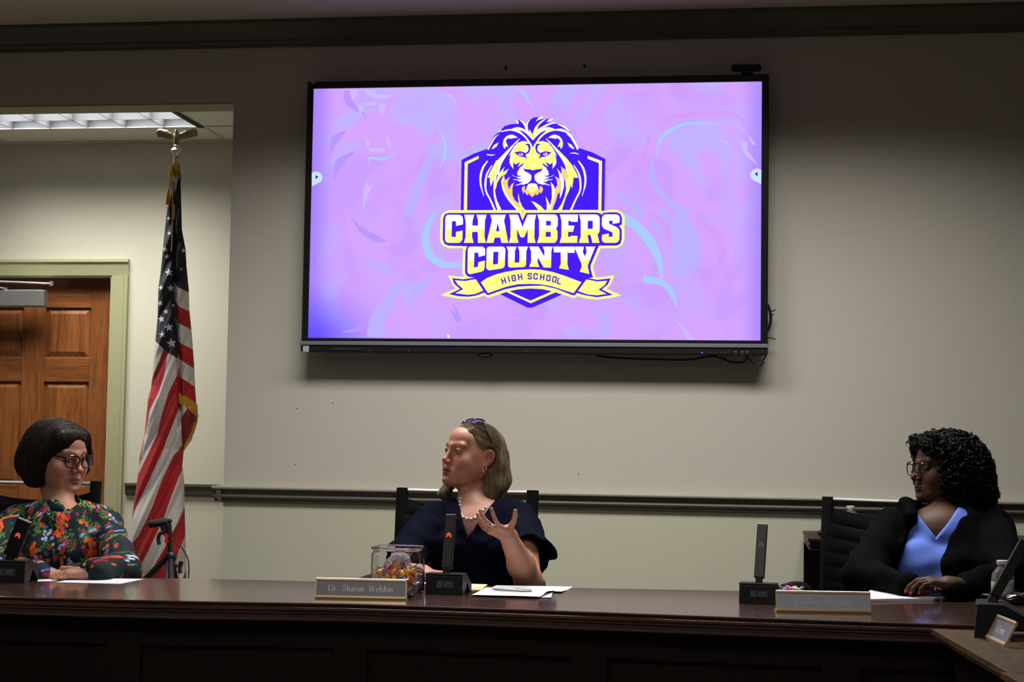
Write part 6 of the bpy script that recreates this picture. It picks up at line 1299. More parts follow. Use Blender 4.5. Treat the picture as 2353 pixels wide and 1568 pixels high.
def glasses(t, o, R, s, cx=.031, w_=.025, h=.019, y=-.108, z=-.004, r=.0022, p=3.2, mt='tortoise', lens='lens_clear', temple=((.057, -.100, .006), (.074, -.03, .008), (.080, .012, .004)), M=np.eye(3), c0=(0, 0, 0)):
    M = np.array(M); c0 = np.array(c0); L = lambda q: o+s*R@(c0+M@np.array(q, float))
    g = MB(); ls = []
    for sx in (-1, 1):
        ring = []
        for k in range(28):
            a = 2*math.pi*k/28; cc, ss = math.cos(a), math.sin(a); q = (abs(cc)**p+abs(ss)**p)**(-1/p); zz = ss*q*h; xx = cc*q*w_*(1-.10*(zz < 0)*abs(zz/h)); ring.append((sx*cx+xx, y+abs(sx*cx+xx)**2*2.2, z+zz))
        pts = [L(q) for q in ring]+[L(ring[0])]; g.tube(pts, [r*(1.35 if ring[i % 28][2] > z+h*.5 else .9) for i in range(29)], 7, cap=False); c = L((sx*cx, y+cx**2*2.2-.0005, z)); ls.append((pts[:-1], c))
    g.tube(catmull([L((-(cx-w_*.98), y+.0005, z+h*.35)), L((0, y-.001, z+h*.55)), L((cx-w_*.98, y+.0005, z+h*.35))], 6), r*1.1, 7)
    fr_ = g.build('glasses', MATS[mt], t, smooth=True)
    for sx in (-1, 1):
        MB().tube(catmull([L((sx*a, b, c_)) for a, b, c_ in temple], 6), [r*1.25]*12+[r*1.6], 7).build('temple', MATS[mt], fr_, smooth=True)
    for pts, c in ls:
        V = pts+[c]; n = len(pts); MB().add(V, [(i, (i+1) % n, n) for i in range(n)]).build('lens', MATS[lens], fr_)
    return fr_
def ring_torus(name, c, axis, R_, r, mt, par):
    R = axis_rot(axis); return MB().tube([c+R@np.array([math.cos(2*math.pi*k/20)*R_, math.sin(2*math.pi*k/20)*R_, 0]) for k in range(21)], r, 6, cap=False).build(name, mt, par, smooth=True)
# ================= the woman in navy at the centre
A = at
w2 = person('woman with straight blond hair in a navy blouse and pearls, gesturing with one raised hand', A(1090, 1200, -1.65))
HO2, HR2 = view_frame(1086, 1044, -1.60, 55, pitch=-8, roll=2); hs2 = .96
S = SDF(); head(S, HO2, HR2, hs2, mouth=.0022, open_=.0034, nose=.90, jowl=.004, cheek=1.05)
S.frame(); nk = HO2+HR2@np.array([0, .018, -.075]); nb = A(1086, 1188, -1.64)
S.cap(nk, nb, .042, .044, .012); S.cap(HO2+HR2@np.array([0, -.022, -.085]), A(1082, 1180, -1.67), .022, .026, .02)
S.cap(A(1000, 1190, -1.65), A(1185, 1188, -1.63), .034, .034, .03); S.ell(A(1090, 1245, -1.65), (.125, .080, .14), .03); S.ell(A(1086, 1214, -1.69), (.085, .045, .05), .03)
S.cap(A(1086, 1180, -1.64), A(1010, 1184, -1.65), .030, .030, .03); S.cap(A(1090, 1180, -1.64), A(1178, 1180, -1.64), .030, .030, .03)
S.ell(A(1092, 1340, -1.66), (.13, .095, .12), .03)
shL, elL, wrL = A(1200, 1200, -1.66), A(1214, 1334, -1.93), A(1166, 1229, -2.10)
S.cap(shL, elL, .044, .038, .02); S.cap(elL, elL+(wrL-elL)*.35, .041, .039, .02); S.cap(elL+(wrL-elL)*.35, wrL, .039, .0245, .02)
shR, elR, wrR = A(986, 1202, -1.68), A(916, 1318, -1.86), A(962, 1318, -2.10)
S.cap(shR, elR, .044, .038, .02); S.cap(elR, wrR, .039, .026, .02)
dL = nrm([-.56, -.76, .30]); tipsL = hand(S, wrL, dL, (-.20, .45, .85), -1, .72, curl=(24, 26, 28, 30), spread=(22, 0, -5, -8), thumb=(76, 24))
hand(S, wrR+(0, 0, .002), (1, -.22, -.06), (0, 0, -1), 1, .86, curl=(12, 14, 16, 18), thumb=(35, 5))
S.mod(clear_desk)
base2 = (.50, .240, .168)
lo, hi = bounds(S)
col2 = skin_col(HO2, HR2, hs2, base2, (.36, .115, .10), (.15, .085, .05), (.52, .15, .11), mouth=.0022, browt=.9)
fz = lambda o, a, b, h: [(o[i]-a[i], o[i]+b[i], h) for i in range(3)]
fin = fz(HO2, (.13, .13, .13), (.10, .10, .12), .0017); body2 = sdf_mesh('body', S, lo, hi, .0034, MATS['skin_fair'], w2, fine=tuple([[fin[0], (wrL[0]-.13, wrL[0]+.05, .0022)], [fin[1], (wrL[1]-.10, wrL[1]+.04, .0022)], [fin[2], (wrL[2]-.03, wrL[2]+.16, .0022)]][i] for i in range(3)), col=col2)
BODY2 = S
eyes(HO2, HR2, hs2, w2, look=(-.32, -.02), iris=(.09, .12, .13))
# blouse
S = SDF(); S.cap(A(1000, 1190, -1.65), A(1186, 1188, -1.635), .044, .044, .03); S.ell(A(1090, 1245, -1.655), (.138, .092, .150), .03); S.cap(A(1086, 1180, -1.64), A(1008, 1184, -1.65), .040, .040, .03); S.cap(A(1090, 1180, -1.64), A(1180, 1180, -1.64), .040, .040, .03)
S.ell(A(1042, 1262, -1.715), (.068, .060, .062), .04); S.ell(A(1122, 1262, -1.715), (.068, .060, .062), .04); S.ell(A(1088, 1345, -1.67), (.145, .108, .13), .04); S.ell(A(1084, 1214, -1.695), (.095, .054, .055), .03)
S.cap(shL, shL+(elL-shL)*.45, .052, .056, .03); S.cap(shR, shR+(elR-shR)*.4, .052, .054, .03)
# neck opening and V
vb = march(S, 1073, 1238); O_ = vb.copy()
def vneck(P, b=vb, l=A(1040, 1140, vb[1])-vb, r=A(1124, 1158, vb[1])-vb, ymid=-1.60):
    x = P[:, 0]-b[0]; z = P[:, 2]-b[2]; nl = nrm([-l[2], l[0]]); nr = nrm([r[2], -r[0]]); return np.maximum(np.maximum(nl[0]*x+nl[1]*z, nr[0]*x+nr[1]*z), P[:, 1]-ymid).astype(np.float32)
S.fn(vneck, vb-.3, vb+.3, .004, -1); S.cap(nb+(0, .0, .006), nb+(0, 0, .12), .050, .060, .008, -1)
fs, l_, h_ = sleeve(shL+(elL-shL)*.12, shL+(elL-shL)*.60+(.012, 0, .0), .056, .060, .014, 5, .0046, .001); S.fn(fs, l_, h_, .012)
fs, l_, h_ = sleeve(shR+(elR-shR)*.10, shR+(elR-shR)*  .82+(-.006, 0, .0), .054, .058, .012, 5, .0046, .001, 2); S.fn(fs, l_, h_, .012)
a_ = shL+(elL-shL)*.56; S.cap(a_, a_+(elL-shL)*.5, .048, .054, .006, -1); a_ = shR+(elR-shR)*.78; S.cap(a_, a_+(elR-shR)*.5, .048, .054, .006, -1)
wr = lambda P, d: d+(.0016*np.sin(P[:, 2]*120+np.sin(P[:, 0]*45)*2.2)+.0012*np.sin(P[:, 0]*150+P[:, 2]*60))*np.clip((1.0-P[:, 2])/.2, .3, 1)
S.mod(wr); S.mod(clear_desk)
bl = S; lo, hi = bounds(S, .02); lo[2] = .70; blouse = sdf_mesh('blouse', S, lo, hi, .0032, MATS['navy_blouse'], w2)
# collar and placket
def collar_strip(name, f, pts, w0, w1, mt, par, lift=.004, th=.0022, side=1):
    """a flat band lying on the surface f through pixel points"""
    P = [march(f, x, y) for x, y in pts]; P = catmull(P, 5); P = np.array(P); g = grad(f, P); t = np.gradient(P, axis=0); b_ = np.cross(t, g); b_ /= np.linalg.norm(b_, axis=1)[:, None]; ws = np.interp(np.linspace(0, 1, len(P)), np.linspace(0, 1, len(w0)), w0)
    V = []; n = len(P)
    for k, (e, l_) in enumerate(((0, lift), (.5, lift+.002), (1, lift*.7))):
        Q = P+b_*(ws*e*side)[:, None]; dd = f(Q.astype(np.float32)); Q = Q-g*(dd-l_)[:, None]; V.append(Q)
    V = [q for L in V for q in L]; V2 = [q-g[i % n]*th for i, q in enumerate(V)]; F = [(r_*n+i, r_*n+i+1, (r_+1)*n+i+1, (r_+1)*n+i) for r_ in range(2) for i in range(n-1)]; N_ = len(V)
    F2 = [tuple(N_+q for q in f_[::-1]) for f_ in F]; rim = list(range(n))+[2*n+n-1]+[2*n+i for i in range(n-2, -1, -1)]; rim = list(range(n))+[n+n-1]+[2*n+i for i in range(n-1, -1, -1)]+[n]
    F3 = [(rim[i], rim[(i+1) % len(rim)], N_+rim[(i+1) % len(rim)], N_+rim[i]) for i in range(len(rim))]
    return MB().add(V+V2, F+F2+F3).build(name, mt, par, smooth=True)
collar_strip('collar', bl, [(1041, 1150), (1047, 1172), (1056, 1198)], [.030, .036, .002], 0, MATS['navy_blouse'], w2, side=1)
collar_strip('collar', bl, [(1118, 1166), (1108, 1184), (1094, 1206)], [.030, .034, .002], 0, MATS['navy_blouse'], w2, side=-1)
collar_strip('placket', bl, [(1072, 1242), (1072, 1290), (1072, 1338)], [.014, .014, .014], 0, MATS['navy_blouse'], w2, lift=.0035)
# hair
def hair_col(base, hi_, n): t = rng.uniform(0, 1, (n, 1))**1.6; return np.array(base)*(1-t)+np.array(hi_)*t
S = SDF(); S.frame(HO2, HR2, hs2); S.ell((0, .014, .030), (.0805, .101, .081), .01); S.ell((0, .060, -.035), (.078, .068, .10), .03)
S.chain([(.058, .040, .040), (.066, .056, -.02), (.066, .064, -.09), (.058, .055, -.165)], [.026, .026, .028, .020], .02)
S.chain([(.020, .095, .0), (.030, .105, -.07), (.036, .094, -.150)], [.032, .036, .024], .02); S.chain([(-.02, .095, .0), (-.03, .10, -.07), (-.03, .085, -.14)], [.032, .034, .024], .02)
S.chain([(-.066, .0, .045), (-.076, .0, -.02), (-.078, -.012, -.09), (-.072, -.040, -.145), (-.078, -.058, -.150)], [.018, .018, .019, .017, .006], .02)
S.ell((.0, -.096, -.030), (.064, .062, .108), .012, -1); S.ell((.050, -.070, -.010), (.040, .050, .072), .012, -1); S.ell((.090, .013, -.014), (.036, .029, .043), .008, -1); S.ell((.07, -.03, -.09), (.045, .056, .080), .01, -1)
S.frame(); HAIR2 = S
def flow_from(o, R, part_x, fwd=.15):
    def f(P):
        L = (P-o)@R; top = sstep(.045, .095, L[:, 2])[:, None]; sx = np.sign(L[:, 0]-part_x)[:, None]
        back = sstep(.055, .02, L[:, 1])[:, None]*sstep(-.045, -.015, L[:, 2])[:, None]; v = np.concatenate([sx*(.7*top), .45*top+.10+1.3*back, -1+.45*top+.35*back], 1); return v@R.T
    return f
fl2 = flow_from(HO2, HR2, -.02)
def groove(o, R, amp, fr=620, part=-.02):
    def f(P, d):
        L = (P-o.astype(np.float32))@R.astype(np.float32); top = sstep(.03, .085, L[:, 2]); ph = np.arctan2(L[:, 0], L[:, 1]-.02)*.09; g = ph*(1-top)+L[:, 1]*top; return d+amp*(np.sin(g*fr+L[:, 2]*18)+.6*np.sin(g*fr*.43+1+L[:, 2]*30))
    return f
S.mod(groove(HO2, HR2, .0004)); lo, hi = bounds(S, .01)
def hcol(V): 
    L = (V-HO2)@HR2; g = np.arctan2(L[:, 0], L[:, 1]-.02); t = (.5+.5*np.sin(g*41+np.sin(g*90)*2)); return np.array((.14, .105, .060))*(1-t[:, None])+np.array((.30, .235, .140))*t[:, None]
h2 = sdf_mesh('hair', S, lo, hi, .0026, MATS['hair_blond'], w2, col=hcol)
HV = np.array([v.co for v in h2.data.vertices])+rootloc(w2)
strands('hair_strands', HAIR2, surf_seeds(HAIR2, HV, 3400), fl2, 13, .008, .00055, MATS['hair_blond'], h2, col=lambda n: hair_col((.12, .088, .050), (.36, .285, .175), n), lift=.0008, jitter=.10, sides=3)['kind'] = 'stuff'
glasses(w2, HO2, HR2, hs2, cx=.030, w_=.026, h=.017, y=-.0, z=0, r=.0019, lens='lens_violet_reflection', M=rotx(math.radians(-58)), c0=(0, -.022, .110), temple=((.057, .004, .0), (.076, .055, -.004), (.084, .105, -.008)))
# pearls
nkP = [(1058, 1146), (1056, 1155), (1055, 1164), (1055, 1172), (1057, 1180), (1061, 1186), (1068, 1191), (1075, 1193), (1083, 1193), (1091, 1191), (1098, 1187), (1105, 1181), (1111, 1174), (1116, 1167)]
nl = thing('tmp', None, None) if False else None
Pn = catmull([march(BODY2, x, y, -1.9)+(0, -.004, 0) for x, y in nkP], 3); neck = MB().tube(Pn, .0009, 5).build('necklace', MATS['screw_dark'], w2)
d_ = np.concatenate([[0], np.cumsum(np.linalg.norm(np.diff(np.array(Pn), axis=0), axis=1))]); k = int(d_[-1]/.0128)
for i in range(k+1):
    p = np.array([np.interp(i*d_[-1]/k, d_, np.array(Pn)[:, c]) for c in range(3)]); MB().ell(p, (.0052,)*3, 14, 10).build('pearl', MATS['pearl'], neck, smooth='all')
    if i < k: p = np.array([np.interp((i+.5)*d_[-1]/k, d_, np.array(Pn)[:, c]) for c in range(3)]); MB().ell(p, (.0022,)*3, 8, 6).build('bead', MATS['screw_dark'], neck, smooth='all')
for x, y in ((1111, 1083), (1117, 1078)): p = march(BODY2, x, y); MB().ell(p+(0, -.002, 0), (.0024,)*3, 10, 8).build('earring', MATS['pearl'], w2, smooth='all')
p = march(BODY2, 1132, 1208); MB().ell(p+(0, -.001, 0), (.003, .003, .003), 10, 8).build('ring', MATS['chrome'], w2, smooth='all')
legs_and_shoes(w2, A(1090, 1200, -1.62)*(1, 1, 0)+(0, 0, .56), [A(1040, 1200, -1.62)*(1, 0, 0)+(0, -2.05, .55), A(1140, 1200, -1.62)*(1, 0, 0)+(0, -2.05, .55)], [A(1040, 1200, -1.62)*(1, 0, 0)+(0, -2.02, 0), A(1140, 1200, -1.62)*(1, 0, 0)+(0, -2.02, 0)], MATS['dark_trousers'])
# ================= the woman in the floral blouse at the left
w1 = person('woman with a dark bob and glasses in a floral blouse, looking down', A(135, 1200, -1.75))
HO1, HR1 = view_frame(134, 1046, -1.62, -42, pitch=8, roll=0); hs1 = 1.0
S = SDF(); head(S, HO1, HR1, hs1, mouth=.0010, open_=.0030, nose=1.02, jowl=.015, wide=1.12, cheek=1.2, lip=.75)
S.frame(); nb1 = A(142, 1182, -1.66); S.cap(HO1+HR1@np.array([0, .016, -.07]), nb1, .047, .052, .015); S.cap(HO1+HR1@np.array([0, -.018, -.085]), A(150, 1168, -1.68), .026, .030, .02)
S.cap(A(45, 1200, -1.70), A(235, 1203, -1.68), .035, .035, .03); S.cap(A(142, 1185, -1.67), A(60, 1196, -1.68), .032, .032, .03); S.cap(A(142, 1185, -1.67), A(220, 1196, -1.68), .032, .032, .03); S.ell(A(135, 1250, -1.70), (.14, .085, .13), .03); S.ell(A(135, 1335, -1.70), (.15, .10, .12), .03)
s1L, e1L, v1L = A(245, 1212, -1.70), A(282, 1312, -1.98), A(218, 1320, -2.215); s1R, e1R, v1R = A(28, 1210, -1.72), A(-28, 1312, -1.98), A(92, 1322, -2.24)
S.cap(s1L, e1L, .045, .036, .03); S.cap(e1L, v1L, .036, .025, .02); S.cap(s1R, e1R, .045, .036, .03); S.cap(e1R, v1R, .036, .026, .02)
hand(S, v1L+(0, 0, .006), (-.90, -.38, -.06), (.05, .1, -1), -1, .92, curl=(22, 24, 26, 26), spread=(12, 3, -5, -13), thumb=(40, -10)); hand(S, v1R+(0, .02, -.002), (1, .1, .0), (0, 0, -1), 1, .90, curl=(10, 12, 14, 16), thumb=(30, 0))
S.mod(clear_desk)
base1 = (.42, .20, .135); lo, hi = bounds(S); col1 = skin_col(HO1, HR1, hs1, base1, (.26, .11, .09), (.07, .038, .028), (.46, .13, .10), mouth=.0010, browt=1.15, folds=.22)
fin = fz(HO1, (.10, .12, .13), (.11, .10, .12), .0019); body1 = sdf_mesh('body', S, lo, hi, .0036, MATS['skin_fair'], w1, fine=([fin[0], (v1L[0]-.18, v1L[0]+.02, .0021)], [fin[1], (v1L[1]-.09, v1L[1]+.05, .0021)], [fin[2], (v1L[2]-.04, v1L[2]+.05, .0020)]), col=col1); BODY1 = S
eyes(HO1, HR1, hs1, w1, look=(.30, -.30), iris=(.05, .035, .025))
S = SDF(); S.cap(A(42, 1198, -1.70), A(238, 1202, -1.68), .050, .050, .03); S.cap(A(142, 1185, -1.67), A(60, 1194, -1.68), .044, .044, .03); S.cap(A(142, 1185, -1.67), A(222, 1194, -1.68), .044, .044, .03); S.ell(A(135, 1250, -1.70), (.155, .105, .15), .04); S.ell(A(98, 1272, -1.775), (.078, .066, .07), .04); S.ell(A(182, 1272, -1.775), (.078, .066, .07), .04); S.ell(A(135, 1340, -1.72), (.17, .13, .13), .05)
S.cap(nb1+(0, .0, -.01), nb1+(0, .01, .026), .062, .058, .015)
def arm_cloth(S, a, b, c, r0=.066, r1=.060, r2=.042):
    S.cap(a, b, r0, r1, .025); S.cap(b, b+(c-b)*.98, r1*.97, r2, .03)
arm_cloth(S, s1L, e1L+(0, 0, .005), v1L, .052, .052, .047); arm_cloth(S, s1R, e1R+(0, 0, .005), v1R, .054, .056, .042)
S.cap(nb1+(0, -.005, .015), nb1+(0, -.02, .12), .052, .060, .006, -1)
nk1 = march(S, 152, 1172)
def vn1(P, b=nk1+(0, 0, -.006), l=A(118, 1140, nk1[1])-nk1, r=A(182, 1138, nk1[1])-nk1):
    x = P[:, 0]-b[0]; z = P[:, 2]-b[2]; a_ = nrm([-l[2], l[0]]); c_ = nrm([r[2], -r[0]]); return np.maximum(np.maximum(a_[0]*x+a_[1]*z, c_[0]*x+c_[1]*z), P[:, 1]+1.66).astype(np.float32)
S.fn(vn1, nk1-.25, nk1+.25, .004, -1)
def fold(amp, kx=70, kz=45, cx=0, zt_=1.02): return lambda P, d: d+amp*(np.sin(P[:, 2]*kz+np.sin((P[:, 0]-cx)*22)*1.8+P[:, 1]*30)+.6*np.sin(P[:, 0]*kx+P[:, 2]*40+1))*np.clip((zt_-P[:, 2])/.14, .25, 1)
S.mod(fold(.0030)); S.mod(clear_desk); lo, hi = bounds(S, .02); lo[2] = .72; BL1 = S
# printed flowers
FL = [('o', 430, 880, 40), ('o', 440, 930, 46), ('o', 420, 975, 34), ('o', 485, 880, 24), ('o', 668, 1040, 44), ('o', 655, 1095, 40), ('o', 690, 1090, 26), ('o', 245, 1085, 40), ('o', 270, 1130, 38), ('o', 860, 1085, 28), ('o', 818, 1035, 26), ('o', 810, 1095, 22), ('o', 240, 1215, 48), ('o', 20, 890, 36), ('o', 18, 930, 24), ('o', 60, 702, 24), ('o', 130, 700, 22), ('o', 262, 885, 22), ('o', 295, 926, 20), ('o', 606, 922, 28), ('o', 560, 752, 26), ('o', 737, 1125, 18), ('o', 525, 1140, 20), ('o', 168, 1045, 24), ('o', 508, 1098, 14), ('o', 775, 1250, 20), ('o', 690, 775, 14),
      ('b', 330, 960, 34), ('b', 338, 1010, 34), ('b', 650, 965, 32), ('b', 735, 962, 18), ('b', 712, 1022, 22), ('b', 775, 1002, 18), ('b', 560, 1170, 32), ('b', 560, 1205, 30), ('b', 60, 775, 34), ('b', 235, 850, 26), ('b', 145, 1130, 20), ('b', 195, 1187, 14), ('b', 800, 935, 20), ('b', 835, 905, 16), ('b', 885, 1175, 16), ('b', 25, 860, 14), ('b', 815, 990, 16), ('b', 298, 1095, 12), ('b', 815, 785, 16), ('b', 395, 795, 12),
      ('r', 186, 747, 24), ('r', 112, 825, 26), ('r', 570, 855, 20), ('r', 392, 1062, 24), ('r', 592, 965, 20), ('r', 408, 1176, 24), ('r', 205, 815, 20), ('r', 700, 745, 12),
      ('g', 38, 832, 36), ('g', 232, 782, 40), ('g', 345, 845, 44), ('g', 655, 905, 42), ('g', 270, 962, 28), ('g', 598, 1012, 40), ('g', 492, 1115, 36), ('g', 325, 1062, 34), ('g', 160, 1160, 34), ('g', 785, 872, 32), ('g', 640, 785, 44), ('g', 28, 978, 36), ('g', 455, 1015, 30), ('g', 712, 1055, 34), ('g', 715, 1190, 40), ('g', 350, 1195, 44), ('g', 18, 1145, 26), ('g', 555, 715, 30), ('g', 105, 738, 34), ('g', 870, 1130, 36), ('g', 610, 880, 30), ('g', 505, 990, 20), ('g', 745, 740, 30), ('g', 205, 880, 26), ('g', 440, 730, 28), ('g', 535, 1050, 30), ('g', 120, 950, 24), ('g', 640, 1160, 34), ('g', 820, 1210, 30), ('g', 290, 720, 30), ('g', 60, 1060, 30), ('g', 90, 1180, 26)]
YB1 = -1.79; q0 = at(0, 900, YB1); qx = at(600, 900, YB1)
def floral(V):
    c = np.tile(np.array((.0065, .014, .020)), (len(V), 1)); xm = at(135, 1200, -1.75)[0]; X = V[:, 0]+np.sign(V[:, 0]-xm)*np.maximum(V[:, 1]+1.80, 0)*.7-np.minimum(V[:, 1]+1.80, 0)*.3*np.sign(V[:, 0]-xm); Zv = V[:, 2]; r2 = np.random.default_rng(3)
    def pos(x, y): p = at(x/3.015, 900+y/3.015, YB1); return p[0], p[2]
    extra = [('o', 905, 1180, 26), ('b', 925, 1120, 20), ('g', 900, 1070, 30), ('o', 900, 1010, 20), ('b', 870, 960, 20), ('g', 930, 1220, 30), ('r', 905, 1250, 20), ('o', 960, 1160, 20), ('g', 980, 1090, 26), ('g', 850, 1000, 24)]
    for k in range(60): extra.append((r2.choice(['g', 'g', 'o', 'b', 'r']), r2.uniform(-350, 0), r2.uniform(680, 1280), r2.uniform(14, 34)))
    for k in range(520): extra.append((r2.choice(['g', 'g', 'g', 'b', 'r', 'o']), r2.uniform(-200, 1350), r2.uniform(680, 1300), r2.uniform(9, 24)))
    for ty in 'gorb':
        for t, x, y, r in FL+extra:
            if t != ty: continue
            cx_, cz_ = pos(x, y); rr = r/3.015*.00155; near = np.nonzero((np.abs(X-cx_) < rr*2.2) & (np.abs(Zv-cz_) < rr*2.2))[0]
            if not len(near): continue
            dx, dz = X[near]-cx_, Zv[near]-cz_
            if t == 'g':
                a0 = r2.uniform(0, 6.28); hue = r2.uniform(0, 1); g_ = np.array((.05, .22, .04))*(1-hue)+np.array((.22, .36, .07))*hue; g_ = g_*r2.uniform(.45, 1.1)
                for k in range(7):
                    s_ = (k-3)/3; bx, bz = math.cos(a0)*s_*rr, math.sin(a0)*s_*rr; an = a0+(.9 if k % 2 else -.9); L = rr*.75*(1-.35*abs(s_)); u = (dx-bx)*math.cos(an)+(dz-bz)*math.sin(an); v = -(dx-bx)*math.sin(an)+(dz-bz)*math.cos(an)
                    m = (u > 0) & (u < L) & (np.abs(v) < .16*L*np.sin(np.clip(u/L, 0, 1)*math.pi)**.8+.0003); c[near[m]] = g_*(1.15 if k % 2 else .8)
                m = np.abs(-dx*math.sin(a0)+dz*math.cos(a0)) < .0007; m &= np.abs(dx*math.cos(a0)+dz*math.sin(a0)) < rr; c[near[m]] = g_*.7
            else:
                n = max(1, int((rr/.0072)**2*.9)); pal = {'o': [(.72, .085, .018), (.60, .05, .02), (.80, .16, .03)], 'b': [(.06, .13, .50), (.16, .25, .62), (.45, .52, .72)], 'r': [(.42, .02, .06), (.30, .015, .03), (.50, .06, .12)]}[t]
                for k in range(n):
                    a = r2.uniform(0, 6.28); q = rr*math.sqrt(r2.uniform(0, 1))*.85 if n > 1 else 0; ex, ez = dx-q*math.cos(a), dz-q*math.sin(a); rho = np.hypot(ex, ez); th = np.arctan2(ez, ex)+a; fr_ = min(rr, .0075 if t != 'b' else .0058)*r2.uniform(.8, 1.15)
                    m = rho < fr_*(.60+.40*np.abs(np.cos(2.5*th))); c[near[m]] = np.array(pal[int(r2.integers(0, 3))]); m = rho < fr_*.22; c[near[m]] = np.array(pal[0])*.45 if t != 'b' else np.array((.5, .5, .35))
    return c
bl1 = sdf_mesh('blouse', S, lo, hi, .0021, MATS['floral'], w1, col=floral, relax=0)
def floral_patch(nm, pts, w0, side): o = collar_strip(nm, BL1, pts, w0, 0, fabric('collar_cloth', (.0065, .014, .020)) if 'collar_cloth' not in MATS else MATS['collar_cloth'], w1, side=side); return o
floral_patch('collar', [(116, 1150), (130, 1162), (148, 1174)], [.014, .022, .010], 1); floral_patch('collar', [(184, 1146), (172, 1160), (154, 1175)], [.014, .020, .010], -1)
# bob
S = SDF(); S.frame(HO1, HR1, hs1); S.ell((0, .018, .042), (.096, .108, .080), .01); S.ell((0, .045, -.010), (.102, .096, .092), .03)
S.ell((-.070, .020, -.035), (.040, .062, .080), .03); S.ell((.075, .012, -.020), (.034, .055, .085), .03); S.ell((0, .09, -.04), (.085, .055, .065), .03)
S.cap((-.055, -.058, .078), (.045, -.058, .076), .020, .018, .02); S.chain([(.060, -.055, .060), (.080, -.048, .01), (.082, -.044, -.04), (.074, -.038, -.075)], [.017, .015, .013, .008], .015); S.cap((-.060, -.060, .060), (-.080, -.030, .01), .018, .016, .02)
S.ell((.006, -.104, -.034), (.058, .062, .104), .010, -1); S.ell((-.034, -.082, -.062), (.062, .062, .080), .01, -1); S.ell((0, .0, -.15), (.14, .16, .045), .012, -1)
S.frame(); HAIR1 = S; S.mod(groove(HO1, HR1, .0006, 520)); lo, hi = bounds(S, .01)
def hc1(V): L = (V-HO1)@HR1; g = np.arctan2(L[:, 0], L[:, 1]-.02); t = (.5+.5*np.sin(g*37+np.sin(g*80)*2))*sstep(-.02, .10, L[:, 2]); return np.array((.010, .0065, .006))*(1-t[:, None])+np.array((.040, .026, .023))*t[:, None]
h1 = sdf_mesh('hair', S, lo, hi, .0028, MATS['hair_brown'], w1, col=hc1); HV = np.array([v.co for v in h1.data.vertices])+rootloc(w1)
def fl1(P): L = (P-HO1)@HR1; top = sstep(.05, .12, L[:, 2])[:, None]; low = sstep(-.03, -.09, L[:, 2])[:, None]; v = np.concatenate([np.sign(L[:, :1]-.03)*.8*top-np.sign(L[:, :1])*.5*low, .25*top-.1-.3*low, -1+.4*top], 1); return v@HR1.T
strands('hair_strands', HAIR1, surf_seeds(HAIR1, HV, 2600), fl1, 11, .008, .0006, MATS['hair_brown'], h1, col=lambda n: hair_col((.010, .007, .006), (.045, .030, .027), n), lift=.0008, jitter=.12, sides=3)['kind'] = 'stuff'
glasses(w1, HO1, HR1, hs1, cx=.0325, w_=.0270, h=.0200, y=-.109, z=-.006, r=.0023, temple=((.059, -.101, .006), (.080, -.04, .008), (.084, .01, .0)))
p = A(92, 1107, HO1[1]-.045); ring_torus('earring', p, (1, .3, 0), .0085, .0012, MATS['chrome'], w1)
xc = A(135, 1200, -1.7)[0]; legs_and_shoes(w1, (xc, -1.68, .56), [(xc-.08, -2.12, .55), (xc+.08, -2.12, .55)], [(xc-.08, -2.08, 0), (xc+.08, -2.08, 0)], MATS['dark_trousers'])
# ================= the woman in the black jacket at the right
w3 = person('woman with black curly hair and glasses in a black hooded jacket over a blue shirt', A(2150, 1250, -1.6))
HO3, HR3 = view_frame(2167, 1073, -1.42, 60, pitch=1, roll=0); hs3 = .95
S = SDF(); head(S, HO3, HR3, hs3, mouth=.0012, open_=.0034, nose=1.04, jowl=.003, lip=1.35, wide=1.02)
S.frame(); nb3 = A(2166, 1204, -1.48); S.cap(HO3+HR3@np.array([0, .018, -.07]), nb3, .043, .046, .015); S.cap(A(2060, 1208, -1.50), A(2280, 1208, -1.46), .036, .036, .03); S.ell(A(2165, 1255, -1.50), (.13, .08, .13), .03); S.ell(A(2160, 1340, -1.52), (.14, .095, .12), .03)
S.ell(A(2160, 1222, -1.535), (.075, .045, .05), .04)
s3R, e3R, v3R = A(2040, 1218, -1.52), A(1985, 1322, -1.80), A(2088, 1352, -2.10); s3L, e3L, v3L = A(2288, 1218, -1.48), A(2318, 1330, -1.80), A(2190, 1354, -2.13)
S.cap(s3R, e3R, .045, .038, .03); S.cap(e3R, v3R, .036, .026, .02); S.cap(s3L, e3L, .045, .038, .03); S.cap(e3L, v3L, .036, .026, .02)
t3 = hand(S, v3L+(0, 0, .014), (-1, -.10, .12), (0, .15, -1), -1, .76, curl=(26, 28, 30, 32), spread=(5, 1, -4, -9), thumb=(30, 5)); hand(S, v3R+(0, .03, -.004), (1, -.1, .0), (0, 0, -1), 1, .86, curl=(12, 14, 16, 18), thumb=(30, 0))
S.mod(clear_desk)
base3 = (.080, .034, .021); lo, hi = bounds(S); c3_ = skin_col(HO3, HR3, hs3, base3, (.10, .032, .030), (.008, .006, .005), (.125, .045, .028), mouth=.0012, browt=1.1, folds=.15)
def col3(V):
    c = c3_(V)
    for p, d in t3[:4]: m = (np.linalg.norm(V-(p+d*.002), axis=1) < .0085) & (((V-p)@np.array([0, -.3, 1.])) > .001); c[m] = (.5, .02, .02)
    return c
fin = fz(HO3, (.12, .12, .12), (.10, .10, .11), .0019); body3 = sdf_mesh('body', S, lo, hi, .0036, MATS['skin_dark'], w3, fine=([fin[0], (v3L[0]-.17, v3L[0]+.02, .0026)], [fin[1], (v3L[1]-.05, v3L[1]+.06, .0026)], [fin[2], (v3L[2]-.04, v3L[2]+.06, .0026)]), col=col3); BODY3 = S
